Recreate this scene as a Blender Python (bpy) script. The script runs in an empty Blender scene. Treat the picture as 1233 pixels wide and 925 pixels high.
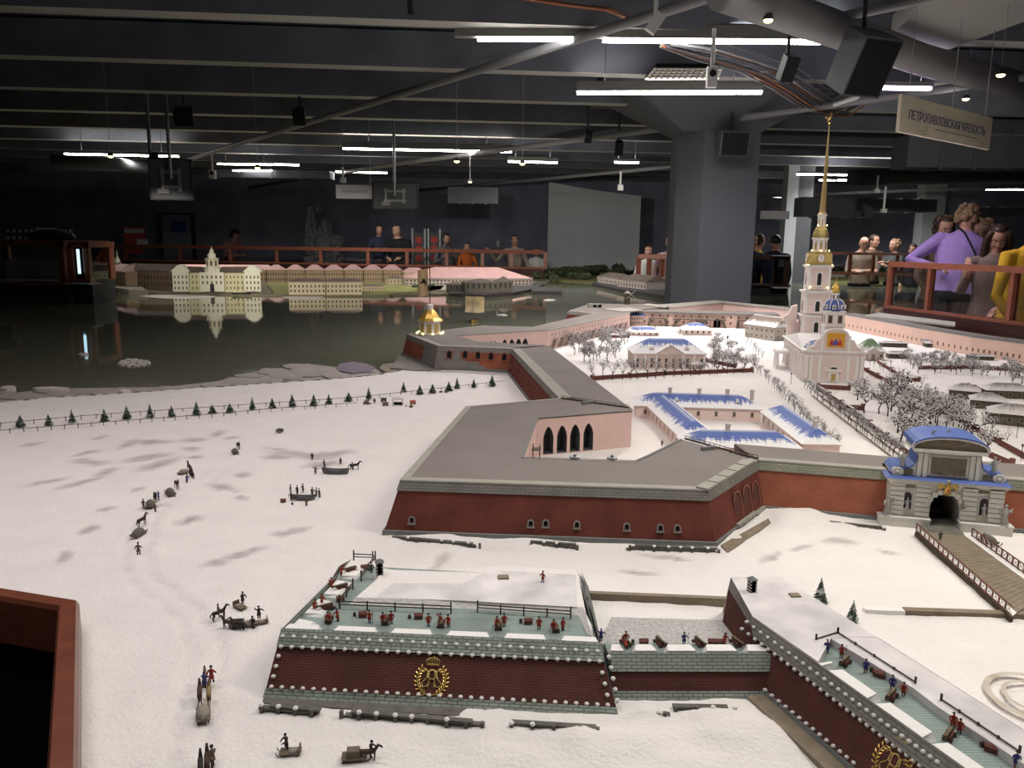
import bpy, math, random
from mathutils import Vector, Matrix
random.seed(7)
S = bpy.context.scene
COL = S.collection
PI = math.pi
# ---------------------------------------------------------------- camera
F, CX, CY = 960.0, 616.5, 462.5
HC = 0.70
PITCH = math.atan(172 / F); ROLL = math.radians(0.7)
_h = Vector((1, 0, 0)); FW = Vector((0, math.cos(PITCH), -math.sin(PITCH))); _u = Vector((0, math.sin(PITCH), math.cos(PITCH)))
RT = _h * math.cos(ROLL) + _u * math.sin(ROLL); UP = -_h * math.sin(ROLL) + _u * math.cos(ROLL)
EYE = Vector((0, 0, HC))
cam_d = bpy.data.cameras.new('camera'); cam = bpy.data.objects.new('camera', cam_d); COL.objects.link(cam)
cam_d.sensor_width = 36; cam_d.lens = F / 1233 * 36; cam_d.clip_start = 0.02; cam_d.clip_end = 100
m = Matrix((RT, UP, -FW)).transposed().to_4x4(); m.translation = EYE; cam.matrix_world = m
S.camera = cam
def ray(px, py): return (FW + RT * ((px - CX) / F) - UP * ((py - CY) / F))
def P(px, py, z=0.0):
    d = ray(px, py); return EYE + d * ((z - HC) / d.z)
def Yp(px, py, y):
    d = ray(px, py); return EYE + d * (y / d.y)
# ---------------------------------------------------------------- world, exposure, large lights
w = bpy.data.worlds.new('world'); S.world = w; w.use_nodes = True
w.node_tree.nodes['Background'].inputs[0].default_value = (0.55, 0.6, 0.75, 1)
w.node_tree.nodes['Background'].inputs[1].default_value = 0.02
S.view_settings.view_transform = 'Standard'; S.view_settings.look = 'None'
S.view_settings.exposure = 0.0; S.view_settings.gamma = 1; S.view_settings.use_curve_mapping = False
LIGHTS = []
def area(x, y, z, sx, sy, power, col, rz=0, tilt=(0, 0), spread=150):
    d = bpy.data.lights.new('panel_glow', 'AREA'); d.shape = 'RECTANGLE'; d.size = sx; d.size_y = sy; d.energy = power; d.color = col
    d.spread = math.radians(spread)
    o = bpy.data.objects.new('panel_glow', d); COL.objects.link(o); o.location = (x, y, z); o.rotation_euler = (tilt[0], tilt[1], rz); return o
WARM, NEUT, PINK, COOL = (1, .93, .82), (1, .97, .93), (1, .87, .85), (.85, .92, 1)
# the row of lamps that hang over the model (the first rows are above the frame)
for (x, y, p, c) in ((-1.5, 2.0, 19, PINK), (0.0, 1.6, 13, NEUT), (1.75, 1.7, 44, WARM), (-1.0, 0.5, 11, NEUT), (1.0, .5, 9, NEUT),
                     (-.4, 3.6, 12, PINK), (1.4, 4.1, 9, PINK), (3.2, 3.6, 12, WARM)):
    area(x, y, 2.08, .9, .16, p * .65, c, 0.09); area(x, y, 2.14, .9, .16, p * .10, c, 0.09, (PI, 0))  # the second, upward-facing area is added to brighten the dark ceiling
# ---------------------------------------------------------------- materials
M = {}
def mat(name, col, rough=.8, metal=0, noise=None, bump=None, spec=.3, emit=None, col2=None, coords='Object', alpha=None):
    mt = bpy.data.materials.new(name); mt.use_nodes = True; nt = mt.node_tree; b = nt.nodes['Principled BSDF']
    b.inputs['Base Color'].default_value = (*col, 1); b.inputs['Roughness'].default_value = rough
    b.inputs['Metallic'].default_value = metal; b.inputs['Specular IOR Level'].default_value = spec
    if emit:
        b.inputs['Emission Color'].default_value = (*emit[0], 1); b.inputs['Emission Strength'].default_value = emit[1]
    if noise or bump:
        tc = nt.nodes.new('ShaderNodeTexCoord')
    if noise:
        n = nt.nodes.new('ShaderNodeTexNoise'); n.inputs['Scale'].default_value = noise[0]; n.inputs['Detail'].default_value = 5
        nt.links.new(tc.outputs[coords], n.inputs['Vector'])
        r = nt.nodes.new('ShaderNodeMapRange'); r.inputs[1].default_value = .3; r.inputs[2].default_value = .7
        nt.links.new(n.outputs[0], r.inputs[0])
        mx = nt.nodes.new('ShaderNodeMix'); mx.data_type = 'RGBA'
        mx.inputs[6].default_value = (*col, 1)
        mx.inputs[7].default_value = (*(col2 or [c * (1 - noise[1]) for c in col]), 1)
        nt.links.new(r.outputs[0], mx.inputs[0]); nt.links.new(mx.outputs[2], b.inputs['Base Color'])
    if bump:
        n = nt.nodes.new('ShaderNodeTexNoise'); n.inputs['Scale'].default_value = bump[0]; n.inputs['Detail'].default_value = 6
        nt.links.new(tc.outputs[coords], n.inputs['Vector'])
        bp = nt.nodes.new('ShaderNodeBump'); bp.inputs['Strength'].default_value = bump[1]; bp.inputs['Distance'].default_value = bump[2] if len(bump) > 2 else .01
        nt.links.new(n.outputs[0], bp.inputs['Height']); nt.links.new(bp.outputs[0], b.inputs['Normal'])
    M[name] = mt; return mt
def brick_mat(name, c1, c2, mortar, bw=.012, bh=.0035, rough=.85, ms=.0005, var=None):
    mt = bpy.data.materials.new(name); mt.use_nodes = True; nt = mt.node_tree; b = nt.nodes['Principled BSDF']
    b.inputs['Roughness'].default_value = rough; b.inputs['Specular IOR Level'].default_value = .2
    tc = nt.nodes.new('ShaderNodeTexCoord'); br = nt.nodes.new('ShaderNodeTexBrick')
    br.inputs['Scale'].default_value = 1; br.inputs['Mortar Size'].default_value = ms; br.inputs['Brick Width'].default_value = bw
    br.inputs['Row Height'].default_value = bh; br.inputs['Color1'].default_value = (*c1, 1); br.inputs['Color2'].default_value = (*c2, 1); br.inputs['Mortar'].default_value = (*mortar, 1)
    br.inputs['Mortar Smooth'].default_value = .3
    nt.links.new(tc.outputs['UV'], br.inputs['Vector'])
    n = nt.nodes.new('ShaderNodeTexNoise'); n.inputs['Scale'].default_value = 14; n.inputs['Detail'].default_value = 5
    nt.links.new(tc.outputs['UV'], n.inputs['Vector'])
    r = nt.nodes.new('ShaderNodeMapRange'); r.inputs[1].default_value = .3; r.inputs[2].default_value = .7; r.inputs[3].default_value = .8; r.inputs[4].default_value = 1.15
    nt.links.new(n.outputs[0], r.inputs[0])
    mx = nt.nodes.new('ShaderNodeMix'); mx.data_type = 'RGBA'; mx.blend_type = 'MULTIPLY'; mx.inputs[0].default_value = 1
    nt.links.new(br.outputs[0], mx.inputs[6]); nt.links.new(r.outputs[0], mx.inputs[7]); nt.links.new(mx.outputs[2], b.inputs['Base Color'])
    bp = nt.nodes.new('ShaderNodeBump'); bp.inputs['Strength'].default_value = .4; bp.inputs['Distance'].default_value = .0006; bp.invert = True
    nt.links.new(br.outputs[1], bp.inputs['Height']); nt.links.new(bp.outputs[0], b.inputs['Normal'])
    return mt
def snowroof_mat(name, blue, snow=(.8, .79, .8), thr=.45, soft=.2, band=.35):
    # v runs 0 at the eave .. 1 at the ridge; snow has slid and lies as streaks near the eave
    mt = bpy.data.materials.new(name); mt.use_nodes = True; nt = mt.node_tree; b = nt.nodes['Principled BSDF']
    b.inputs['Roughness'].default_value = .7
    tc = nt.nodes.new('ShaderNodeTexCoord'); sp = nt.nodes.new('ShaderNodeSeparateXYZ'); nt.links.new(tc.outputs['UV'], sp.inputs[0])
    mp = nt.nodes.new('ShaderNodeMapping'); mp.inputs['Scale'].default_value = (110, .9, 1); nt.links.new(tc.outputs['UV'], mp.inputs[0])
    n = nt.nodes.new('ShaderNodeTexNoise'); n.inputs['Scale'].default_value = 1; n.inputs['Detail'].default_value = 3; nt.links.new(mp.outputs[0], n.inputs['Vector'])
    n2 = nt.nodes.new('ShaderNodeTexNoise'); n2.inputs['Scale'].default_value = 9; nt.links.new(tc.outputs['UV'], n2.inputs['Vector'])
    a = nt.nodes.new('ShaderNodeMath'); a.operation = 'MULTIPLY_ADD'; nt.links.new(n.outputs[0], a.inputs[0]); a.inputs[1].default_value = .9; nt.links.new(sp.outputs[1], a.inputs[2])
    a2 = nt.nodes.new('ShaderNodeMath'); a2.operation = 'MULTIPLY_ADD'; nt.links.new(n2.outputs[0], a2.inputs[0]); a2.inputs[1].default_value = .5; nt.links.new(a.outputs[0], a2.inputs[2])
    r = nt.nodes.new('ShaderNodeMapRange'); r.inputs[1].default_value = thr + .7; r.inputs[2].default_value = thr + .7 + soft; nt.links.new(a2.outputs[0], r.inputs[0])
    # a snow cap on the very ridge
    rr = nt.nodes.new('ShaderNodeMapRange'); rr.inputs[1].default_value = .86; rr.inputs[2].default_value = 1.02; rr.inputs[3].default_value = 1; rr.inputs[4].default_value = .3; nt.links.new(sp.outputs[1], rr.inputs[0])
    mm = nt.nodes.new('ShaderNodeMath'); mm.operation = 'MULTIPLY'; nt.links.new(r.outputs[0], mm.inputs[0]); nt.links.new(rr.outputs[0], mm.inputs[1])
    mx = nt.nodes.new('ShaderNodeMix'); mx.data_type = 'RGBA'; mx.inputs[6].default_value = (*snow, 1); mx.inputs[7].default_value = (*blue, 1)
    nt.links.new(mm.outputs[0], mx.inputs[0]); nt.links.new(mx.outputs[2], b.inputs['Base Color'])
    return mt
def glass_mat(name, tint=(.9, .93, .92), refl=.08):
    mt = bpy.data.materials.new(name); mt.use_nodes = True; nt = mt.node_tree
    nt.nodes.remove(nt.nodes['Principled BSDF']); out = nt.nodes['Material Output']
    t = nt.nodes.new('ShaderNodeBsdfTransparent'); t.inputs[0].default_value = (*tint, 1)
    g = nt.nodes.new('ShaderNodeBsdfGlossy'); g.inputs['Roughness'].default_value = .02
    fr = nt.nodes.new('ShaderNodeFresnel'); fr.inputs[0].default_value = 1.45
    mx = nt.nodes.new('ShaderNodeMixShader'); nt.links.new(fr.outputs[0], mx.inputs[0]); nt.links.new(t.outputs[0], mx.inputs[1]); nt.links.new(g.outputs[0], mx.inputs[2])
    nt.links.new(mx.outputs[0], out.inputs[0]); return mt
def dm(k, *a, **kw): M[k] = mat(k, *a, **kw)
dm('ceil', (.13, .14, .168), .9, noise=(3, .3)); dm('beam', (.5, .49, .46), .8, noise=(2, .15)); dm('beam2', (.10, .105, .12), .8)
dm('wall', (.28, .3, .4), .9, noise=(2, .3)); dm('floor', (.03, .03, .033), .5); dm('colm', (.10, .105, .12), .7); dm('colm_lit', (.42, .45, .47), .7)
dm('pipe', (.24, .24, .25), .5, spec=.5); dm('pipe_d', (.05, .053, .06), .6); dm('duct', (.13, .135, .15), .6); dm('slab', (.27, .265, .25), .85)
dm('screen', (.62, .65, .7), .6); dm('black', (.006, .006, .008), .6); dm('blk_gloss', (.008, .008, .01), .25); dm('dark', (.03, .03, .035), .6)
dm('housing', (.19, .19, .18), .6); dm('white', (.75, .75, .75), .5); dm('greymetal', (.3, .31, .32), .4, metal=.6); dm('darkgrey', (.10, .105, .115), .6)
dm('led', (1, 1, 1), .5, emit=((1, .97, .92), 26)); dm('led_p', (1, 1, 1), .5, emit=((.72, .55, 1), 22)); dm('led_w', (1, 1, 1), .5, emit=((1, .96, .85), 8)); dm('bulb_y', (1, .9, .5), .5, emit=((1, .82, .3), 7))
dm('cable_o', (.35, .13, .06), .6); dm('cable_g', (.32, .32, .33), .6); dm('cable_k', (.1, .1, .11), .6)
dm('sign', (.85, .79, .64), .5, noise=(6, .12)); dm('signw', (.6, .58, .62), .5); dm('ink', (.10, .10, .22), .6); dm('ink2', (.2, .2, .5), .6); dm('sign_orn', (.5, .45, .34), .5)
dm('wood', (.19, .058, .032), .3, spec=.5, noise=(25, .3)); dm('wood_red', (.25, .08, .048), .35, spec=.5, noise=(20, .25)); dm('wood_dk', (.04, .013, .012), .35, spec=.5)
dm('poster_r', (.6, .09, .08), .6); dm('poster_w', (.75, .72, .72), .6); dm('blue_sign', (.02, .05, .25), .5); dm('rock_relief', (.2, .205, .22), .8, bump=(9, 1, .08)); dm('pattern_d', (.1, .1, .12), .7)
# model materials
dm('snow_roof', (.78, .75, .73), .9, bump=(60, .3)); dm('snow_cap', (.8, .78, .76), .9, bump=(120, .4, .004))
dm('deck', (.215, .19, .175), .85, noise=(7, .12)); dm('coping', (.36, .345, .30), .85, noise=(30, .15)); dm('pinkwall', (.72, .52, .47), .8, noise=(12, .08)); dm('pinkwall2', (.72, .50, .42), .8, noise=(8, .1))
M['redbrick'] = brick_mat('redbrick', (.17, .044, .03), (.145, .036, .025), (.11, .045, .038)); M['redbrick_l'] = brick_mat('redbrick_l', (.33, .105, .058), (.29, .088, .05), (.28, .11, .075))
M['redbrick_d'] = brick_mat('redbrick_d', (.12, .042, .032), (.105, .036, .028), (.06, .026, .022), .013, .0042, ms=.0007)
M['bandbrick'] = brick_mat('bandbrick', (.235, .225, .20), (.21, .2, .18), (.14, .135, .12), .02, .0065, ms=.0009)
M['greenbrick'] = brick_mat('greenbrick', (.32, .36, .31), (.29, .33, .285), (.12, .14, .13), .016, .0052, ms=.0008)
M['bandbrick_l'] = brick_mat('bandbrick_l', (.31, .31, .245), (.28, .285, .225), (.19, .19, .15), .02, .0065, ms=.0009)
M['planks_g'] = brick_mat('planks_g', (.27, .33, .305), (.24, .30, .28), (.15, .19, .175), .2, .006, ms=.0006)
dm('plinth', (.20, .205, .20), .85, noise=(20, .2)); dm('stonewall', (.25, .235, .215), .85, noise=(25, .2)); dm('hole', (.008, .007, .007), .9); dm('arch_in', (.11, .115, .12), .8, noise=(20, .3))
dm('timber', (.09, .07, .05), .8, noise=(60, .4)); dm('timber_l', (.26, .21, .15), .8, noise=(40, .3)); dm('timber_g', (.16, .15, .13), .85, noise=(50, .35)); dm('redfence', (.19, .07, .055), .8, noise=(60, .25)); dm('stair', (.13, .105, .085), .85)
dm('gold', (.78, .53, .13), .35, metal=.55); dm('gold_d', (.6, .46, .17), .38, metal=.6); dm('gold_pale', (.6, .45, .2), .4, metal=.5)  # the last gold is simply a paler, less saturated tone
dm('churchw', (.88, .85, .83), .6); dm('churchp', (.83, .69, .65), .65); dm('churchgl', (.03, .03, .035), .3); dm('icon_y', (.75, .36, .04), .5); dm('icon_r', (.5, .05, .04), .5); dm('icon_b', (.06, .1, .45), .5); dm('skin', (.45, .26, .2), .6)
dm('blue', (.085, .14, .40), .6, noise=(30, .2)); M['snowblue'] = snowroof_mat('snowblue', (.085, .14, .40), thr=.32); M['snowblue2'] = snowroof_mat('snowblue2', (.085, .14, .40), thr=.45)
M['snowbrown'] = snowroof_mat('snowbrown', (.17, .125, .10), thr=.22, soft=.3); M['snowgrey'] = snowroof_mat('snowgrey', (.17, .155, .15), (.6, .57, .55), thr=.28, soft=.6); M['snowgreen'] = snowroof_mat('snowgreen', (.16, .26, .15), thr=.15, soft=.3)
dm('housew', (.74, .6, .55), .8); dm('houseg', (.42, .38, .33), .8); dm('logwood', (.14, .12, .095), .85, noise=(80, .35)); dm('winframe', (.6, .5, .45), .7); dm('winpane', (.10, .075, .06), .3); dm('winpane_d', (.03, .028, .03), .3)
dm('kunst', (.58, .55, .34), .7); dm('kunstw', (.68, .67, .55), .7); dm('colleg', (.40, .29, .19), .8); dm('brownpal', (.17, .125, .08), .85); dm('pinkroof', (.44, .27, .26), .8, noise=(6, .15)); dm('darkroof', (.13, .10, .085), .85, noise=(8, .3)); dm('greybld', (.14, .125, .105), .85, noise=(5, .2)); dm('cream', (.55, .47, .33), .8); dm('olive', (.40, .42, .22), .85); dm('whitebld', (.55, .48, .45), .8)
dm('land', (.17, .15, .10), .95, noise=(4, .4), bump=(15, .6)); dm('land_g', (.22, .22, .08), .95, noise=(6, .4), bump=(20, .6)); dm('quay', (.05, .045, .045), .8); dm('quay_l', (.30, .27, .23), .8, noise=(5, .3))
dm('bark', (.045, .035, .03), .9); dm('twigsnow', (.58, .57, .57), .9); dm('twigdark', (.075, .066, .064), .9); dm('fir', (.055, .08, .06), .9); dm('firsnow', (.5, .53, .5), .9); dm('bush', (.13, .17, .085), .9, noise=(8, .5)); dm('bush_d', (.06, .08, .05), .9)
dm('ice', (.44, .40, .37), .6, noise=(5, .25), bump=(12, .3)); dm('ice_w', (.62, .58, .56), .6); dm('shoal', (.30, .27, .20), .6, noise=(4, .3)); dm('purplice', (.23, .19, .24), .5)
dm('coat_r', (.30, .045, .03), .8); dm('coat_b', (.045, .05, .2), .8); dm('coat_d', (.035, .03, .028), .85); dm('coat_t', (.11, .085, .065), .85); dm('coat_g', (.07, .08, .06), .85); dm('hat', (.012, .012, .013), .8); dm('flesh', (.5, .28, .2), .7); dm('horse_b', (.07, .04, .028), .8); dm('horse_d', (.03, .024, .022), .8); dm('horse_l', (.26, .18, .09), .8)
dm('bronze', (.13, .10, .06), .55, metal=.4); dm('chest', (.13, .045, .035), .7); dm('barrel', (.07, .05, .045), .7); dm('rope', (.3, .27, .22), .8); dm('sledwood', (.15, .12, .09), .85); dm('sacking', (.27, .24, .2), .9); dm('boatgrey', (.12, .125, .14), .7); dm('stovered', (.36, .09, .05), .7); dm('canvas', (.62, .6, .56), .9)
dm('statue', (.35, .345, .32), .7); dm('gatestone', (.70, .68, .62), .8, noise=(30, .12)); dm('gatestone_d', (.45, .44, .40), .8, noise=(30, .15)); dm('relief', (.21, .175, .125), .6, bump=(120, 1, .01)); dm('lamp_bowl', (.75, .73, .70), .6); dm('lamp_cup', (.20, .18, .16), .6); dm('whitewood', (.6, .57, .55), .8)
dm('sail', (.8, .64, .4), .9); dm('hull_k', (.02, .02, .022), .6); dm('hull_y', (.5, .33, .05), .6); dm('flag_c', (.58, .42, .24), .8)
M['glass'] = glass_mat('glass', (.86, .88, .88)); M['glass2'] = glass_mat('glass2', (.95, .96, .96))
# ---------------------------------------------------------------- mesh builder
class MB:
    def __init__(s): s.v = []; s.f = []; s.m = []; s.uv = []; s.T = None
    def add(s, p):
        p = Vector(p)
        if s.T is not None: p = s.T @ p
        s.v.append(p); return len(s.v) - 1
    def face(s, pts, m=0, uv=None):
        s.f.append([s.add(p) for p in pts]); s.m.append(m); s.uv.append(uv)
    def idx(s, ids, m=0): s.f.append(list(ids)); s.m.append(m); s.uv.append(None)
    def box(s, c, d, rz=0, m=0, taper=1.0, zb=False):
        """c = centre (or base centre when zb), d = full size; taper scales the top"""
        cx, cy, cz = c; hx, hy, hz = d[0] / 2, d[1] / 2, d[2] / 2
        if zb: cz += hz
        ca, sa = math.cos(rz), math.sin(rz); ids = []
        for z, t in ((-hz, 1), (hz, taper)):
            for x, y in ((-hx, -hy), (hx, -hy), (hx, hy), (-hx, hy)):
                x *= t; y *= t; ids.append(s.add((cx + x * ca - y * sa, cy + x * sa + y * ca, cz + z)))
        a = ids
        for q in ((a[3], a[2], a[1], a[0]), (a[4], a[5], a[6], a[7]), (a[0], a[1], a[5], a[4]), (a[1], a[2], a[6], a[5]), (a[2], a[3], a[7], a[6]), (a[3], a[0], a[4], a[7])): s.idx(q, m)
        return s
    def bar(s, p, q, w_, h_, m=0, upv=(0, 0, 1)):
        p, q = Vector(p), Vector(q); d = (q - p).normalized(); u = Vector(upv)
        if abs(d.dot(u)) > .98: u = Vector((0, 1, 0))
        r = d.cross(u).normalized() * (w_ / 2); u = r.cross(d).normalized() * (h_ / 2)
        a = [s.add(x) for x in (p - r - u, p + r - u, p + r + u, p - r + u, q - r - u, q + r - u, q + r + u, q - r + u)]
        for f in ((0, 1, 2, 3), (7, 6, 5, 4), (0, 4, 5, 1), (1, 5, 6, 2), (2, 6, 7, 3), (3, 7, 4, 0)): s.idx([a[i] for i in f], m)
        return s
    def prism(s, poly, z0, z1, m=0, top=None, mside=None):
        """poly: xy list counter-clockwise; top: other xy list for the upper ring"""
        n = len(poly); top = top or poly
        b = [s.add((p[0], p[1], z0)) for p in poly]; t = [s.add((p[0], p[1], z1)) for p in top]
        s.idx(t, m); s.idx(b[::-1], m)
        for i in range(n): s.idx((b[i], b[(i + 1) % n], t[(i + 1) % n], t[i]), m if mside is None else mside)
        return s
    def tube(s, pts, r, n=6, m=0, caps=True):
        pts = [Vector(p) for p in pts]; k = len(pts); rs = r if isinstance(r, (list, tuple)) else [r] * k; rings = []
        up = Vector((0, 0, 1)); d0 = (pts[1] - pts[0]).normalized()
        if abs(d0.dot(up)) > .9: up = Vector((0, 1, 0))
        for i, p in enumerate(pts):
            d = (pts[min(i + 1, k - 1)] - pts[max(i - 1, 0)]).normalized()
            a = d.cross(up)
            a = a.normalized() if a.length > 1e-6 else Vector((1, 0, 0)); b = a.cross(d).normalized(); up = b
            rings.append([s.add(p + (a * math.cos(2 * PI * j / n) + b * math.sin(2 * PI * j / n)) * rs[i]) for j in range(n)])
        for i in range(k - 1):
            for j in range(n): s.idx((rings[i][j], rings[i][(j + 1) % n], rings[i + 1][(j + 1) % n], rings[i + 1][j]), m)
        if caps: s.idx(rings[0][::-1], m); s.idx(rings[-1], m)
        return s
    def lathe(s, prof, n=12, m=0, c=(0, 0, 0), ph=0, sx=1, sy=1, mats=None):
        rings = [[s.add((c[0] + max(r, 1e-5) * sx * math.cos(ph + 2 * PI * j / n), c[1] + max(r, 1e-5) * sy * math.sin(ph + 2 * PI * j / n), c[2] + z)) for j in range(n)] for r, z in prof]
        for i in range(len(prof) - 1):
            for j in range(n): s.idx((rings[i][j], rings[i][(j + 1) % n], rings[i + 1][(j + 1) % n], rings[i + 1][j]), mats[i] if mats else m)
        s.idx(rings[0][::-1], mats[0] if mats else m); s.idx(rings[-1], mats[-1] if mats else m)
        return s
    def ell(s, c, r, n=8, k=5, m=0):
        if not isinstance(r, (list, tuple)): r = (r, r, r)
        return s.lathe([(math.sin(PI * i / k) * r[0], -math.cos(PI * i / k) * r[2]) for i in range(k + 1)], n, m, c, sy=r[1] / r[0])
    def tet(s, c, r, m=0):
        a = random.random() * 6.3; ct = random.uniform(-.4, .4); c = Vector(c); p = []
        for j in range(3): p.append(s.add(c + Vector((math.cos(a + 2.1 * j) * r, math.sin(a + 2.1 * j) * r, ct * r * math.sin(j * 2)))))
        t = s.add(c + Vector((0, 0, r * .8))); b = s.add(c - Vector((0, 0, r * .6)))
        for j in range(3): s.idx((p[j], p[(j + 1) % 3], t), m); s.idx((p[(j + 1) % 3], p[j], b), m)
    def mesh(s, name, mats, uvs=False, smooth=False):
        me = bpy.data.meshes.new(name); me.from_pydata([tuple(p) for p in s.v], [], s.f)
        for k in (mats if isinstance(mats, (list, tuple)) else [mats]): me.materials.append(M[k] if isinstance(k, str) else k)
        me.polygons.foreach_set('material_index', s.m)
        if uvs:
            ul = me.uv_layers.new(name='UVMap'); k = 0; data = [0.0] * (2 * len(me.loops))
            for fi, f in enumerate(s.f):
                cu = s.uv[fi]
                if cu is None:
                    nn = me.polygons[fi].normal
                    t = Vector((0, 0, 1)).cross(nn); t = t.normalized() if t.length > .2 else Vector((1, 0, 0)); b = nn.cross(t)
                    cu = [(s.v[i].dot(t), s.v[i].dot(b)) for i in f]
                for q in cu: data[2 * k] = q[0]; data[2 * k + 1] = q[1]; k += 1
            ul.data.foreach_set('uv', data)
        if smooth: me.polygons.foreach_set('use_smooth', [True] * len(me.polygons))
        me.update(); return me
    def build(s, name, mats, parent=None, uvs=False, smooth=False, loc=None):
        if loc is not None and parent is None:
            l = Vector(loc); s.v = [p - l for p in s.v]
        o = bpy.data.objects.new(name, s.mesh(name, mats, uvs, smooth)); COL.objects.link(o)
        if loc is not None and parent is None: o.location = loc
        if parent: o.parent = parent
        return o
def tag(o, label=None, cat=None, group=None, kind=None):
    if label: o['label'] = label
    if cat: o['category'] = cat
    if group: o['group'] = group
    if kind: o['kind'] = kind
    return o
def thing(name, label, cat, loc=(0, 0, 0), rz=0, group=None):
    o = bpy.data.objects.new(name, None); COL.objects.link(o); o.location = loc; o.rotation_euler = (0, 0, rz); o.empty_display_size = .05
    return tag(o, label, cat, group)
def nth(k): return str(k + 1) + ('th' if 9 < k % 100 < 13 else {0: 'st', 1: 'nd', 2: 'rd'}.get(k % 10, 'th'))
def struct(o): o['kind'] = 'structure'; return o
def inst(me, name, parent=None, loc=(0, 0, 0), rz=0, sc=1, rot=None):
    o = bpy.data.objects.new(name, me); COL.objects.link(o); o.location = loc; o.rotation_euler = rot or (0, 0, rz)
    o.scale = sc if isinstance(sc, (tuple, list)) else (sc, sc, sc)
    if parent: o.parent = parent
    return o
def copy_tree(o, parent=None):
    c = o.copy(); COL.objects.link(c); c.parent = parent
    for ch in list(o.children): copy_tree(ch, c)
    return c
def offs(path, d, closed=False):
    """offset an xy path by d to the right of the direction of travel"""
    n = len(path); out = []
    for i in range(n):
        p = Vector(path[i][:2]); a = Vector(path[i - 1][:2]) if i > 0 or closed else None; b = Vector(path[(i + 1) % n][:2]) if i < n - 1 or closed else None
        ns = []
        if a is not None: t = (p - a).normalized(); ns.append(Vector((t.y, -t.x)))
        if b is not None: t = (b - p).normalized(); ns.append(Vector((t.y, -t.x)))
        if len(ns) == 2:
            mm = (ns[0] + ns[1]); mm = mm.normalized(); out.append(p + mm * (d / max(.35, mm.dot(ns[0]))))
        else: out.append(p + ns[0] * d)
    return out
def strip(mb, path, o0, z0, o1, z1, m=0, closed=False):
    a = offs(path, o0, closed); b = offs(path, o1, closed); n = len(path)
    for i in range(n if closed else n - 1):
        j = (i + 1) % n
        mb.face([(*b[i], z1), (*b[j], z1), (*a[j], z0), (*a[i], z0)], m)
    return mb
def xy(pts, z): return [P(a, b, z).to_2d() for a, b in pts]
def wall_parts(par, path, zt, cop='coping', band='bandbrick', red='redbrick', bh=.027, bat=.026, ph=.012, plinth='plinth', cw=.02, closed=False, zb=-.02, hole=None):
    b = MB(); strip(b, path, -cw, zt, .001, zt - .001, 0, closed); strip(b, path, .001, zt - .001, .002, zt - .004, 0, closed); b.build('coping', cop, par, True)
    b = MB(); strip(b, path, .001, zt - .004, .008, zt - bh, 0, closed); strip(b, path, .008, zt - bh, .004, zt - bh - .001, 0, closed); b.build('cornice_band', band, par, True)
    b = MB(); strip(b, path, .005, zt - bh, .005 + bat, ph, 0, closed); b.build('brick_face', red, par, True)
    b = MB(); strip(b, path, .003 + bat, ph, .010 + bat, ph - .001, 0, closed); strip(b, path, .010 + bat, ph - .001, .012 + bat, zb, 0, closed); b.build('plinth', plinth, par, True)
def arch_wall(mb, p0, p1, z0, z1, ops, depth, mw=0, mr=1, mbk=2, nrm=None, seg=8):
    """vertical wall p0->p1 facing right of travel with arched openings ops = (u0,u1,zsill,zspring,ztop,pointed)"""
    p0, p1 = Vector(p0[:2]), Vector(p1[:2]); L = (p1 - p0).length; t = (p1 - p0) / L; n = Vector((t.y, -t.x))
    W = lambda u, z, d=0: (p0.x + t.x * u - n.x * d, p0.y + t.y * u - n.y * d, z)
    u = 0
    for (a, b, zs, zp, zt, ptd) in ops:
        if a > u: mb.face([W(u, z0), W(a, z0), W(a, z1), W(u, z1)], mw)
        if zs > z0: mb.face([W(a, z0), W(b, z0), W(b, zs), W(a, zs)], mw)
        pts = []
        for i in range(seg + 1):
            x = -1 + 2 * i / seg
            y = (1 - abs(x) ** 1.6) ** .75 if ptd else math.sqrt(max(0, 1 - x * x))
            pts.append((a + (b - a) * i / seg, zp + (zt - zp) * y))
        for (ua, za), (ub, zb) in zip(pts, pts[1:]):
            mb.face([W(ua, za), W(ub, zb), W(ub, z1), W(ua, z1)], mw)
            mb.face([W(ua, za), W(ua, za, depth), W(ub, zb, depth), W(ub, zb)], mr)
            mb.face([W(ua, zs, depth), W(ub, zs, depth), W(ub, zb, depth), W(ua, za, depth)], mbk)
        mb.face([W(a, zs), W(a, zs, depth), W(a, zp, depth), W(a, zp)], mr); mb.face([W(b, zs, depth), W(b, zs), W(b, zp), W(b, zp, depth)], mr)
        mb.face([W(a, zs), W(b, zs), W(b, zs, depth), W(a, zs, depth)], mr)
        u = b
    mb.face([W(u, z0), W(L, z0), W(L, z1), W(u, z1)], mw)
    return mb
def yaw_of(p, q): return math.atan2(q[1] - p[1], q[0] - p[0])
_wc = {}
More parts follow.
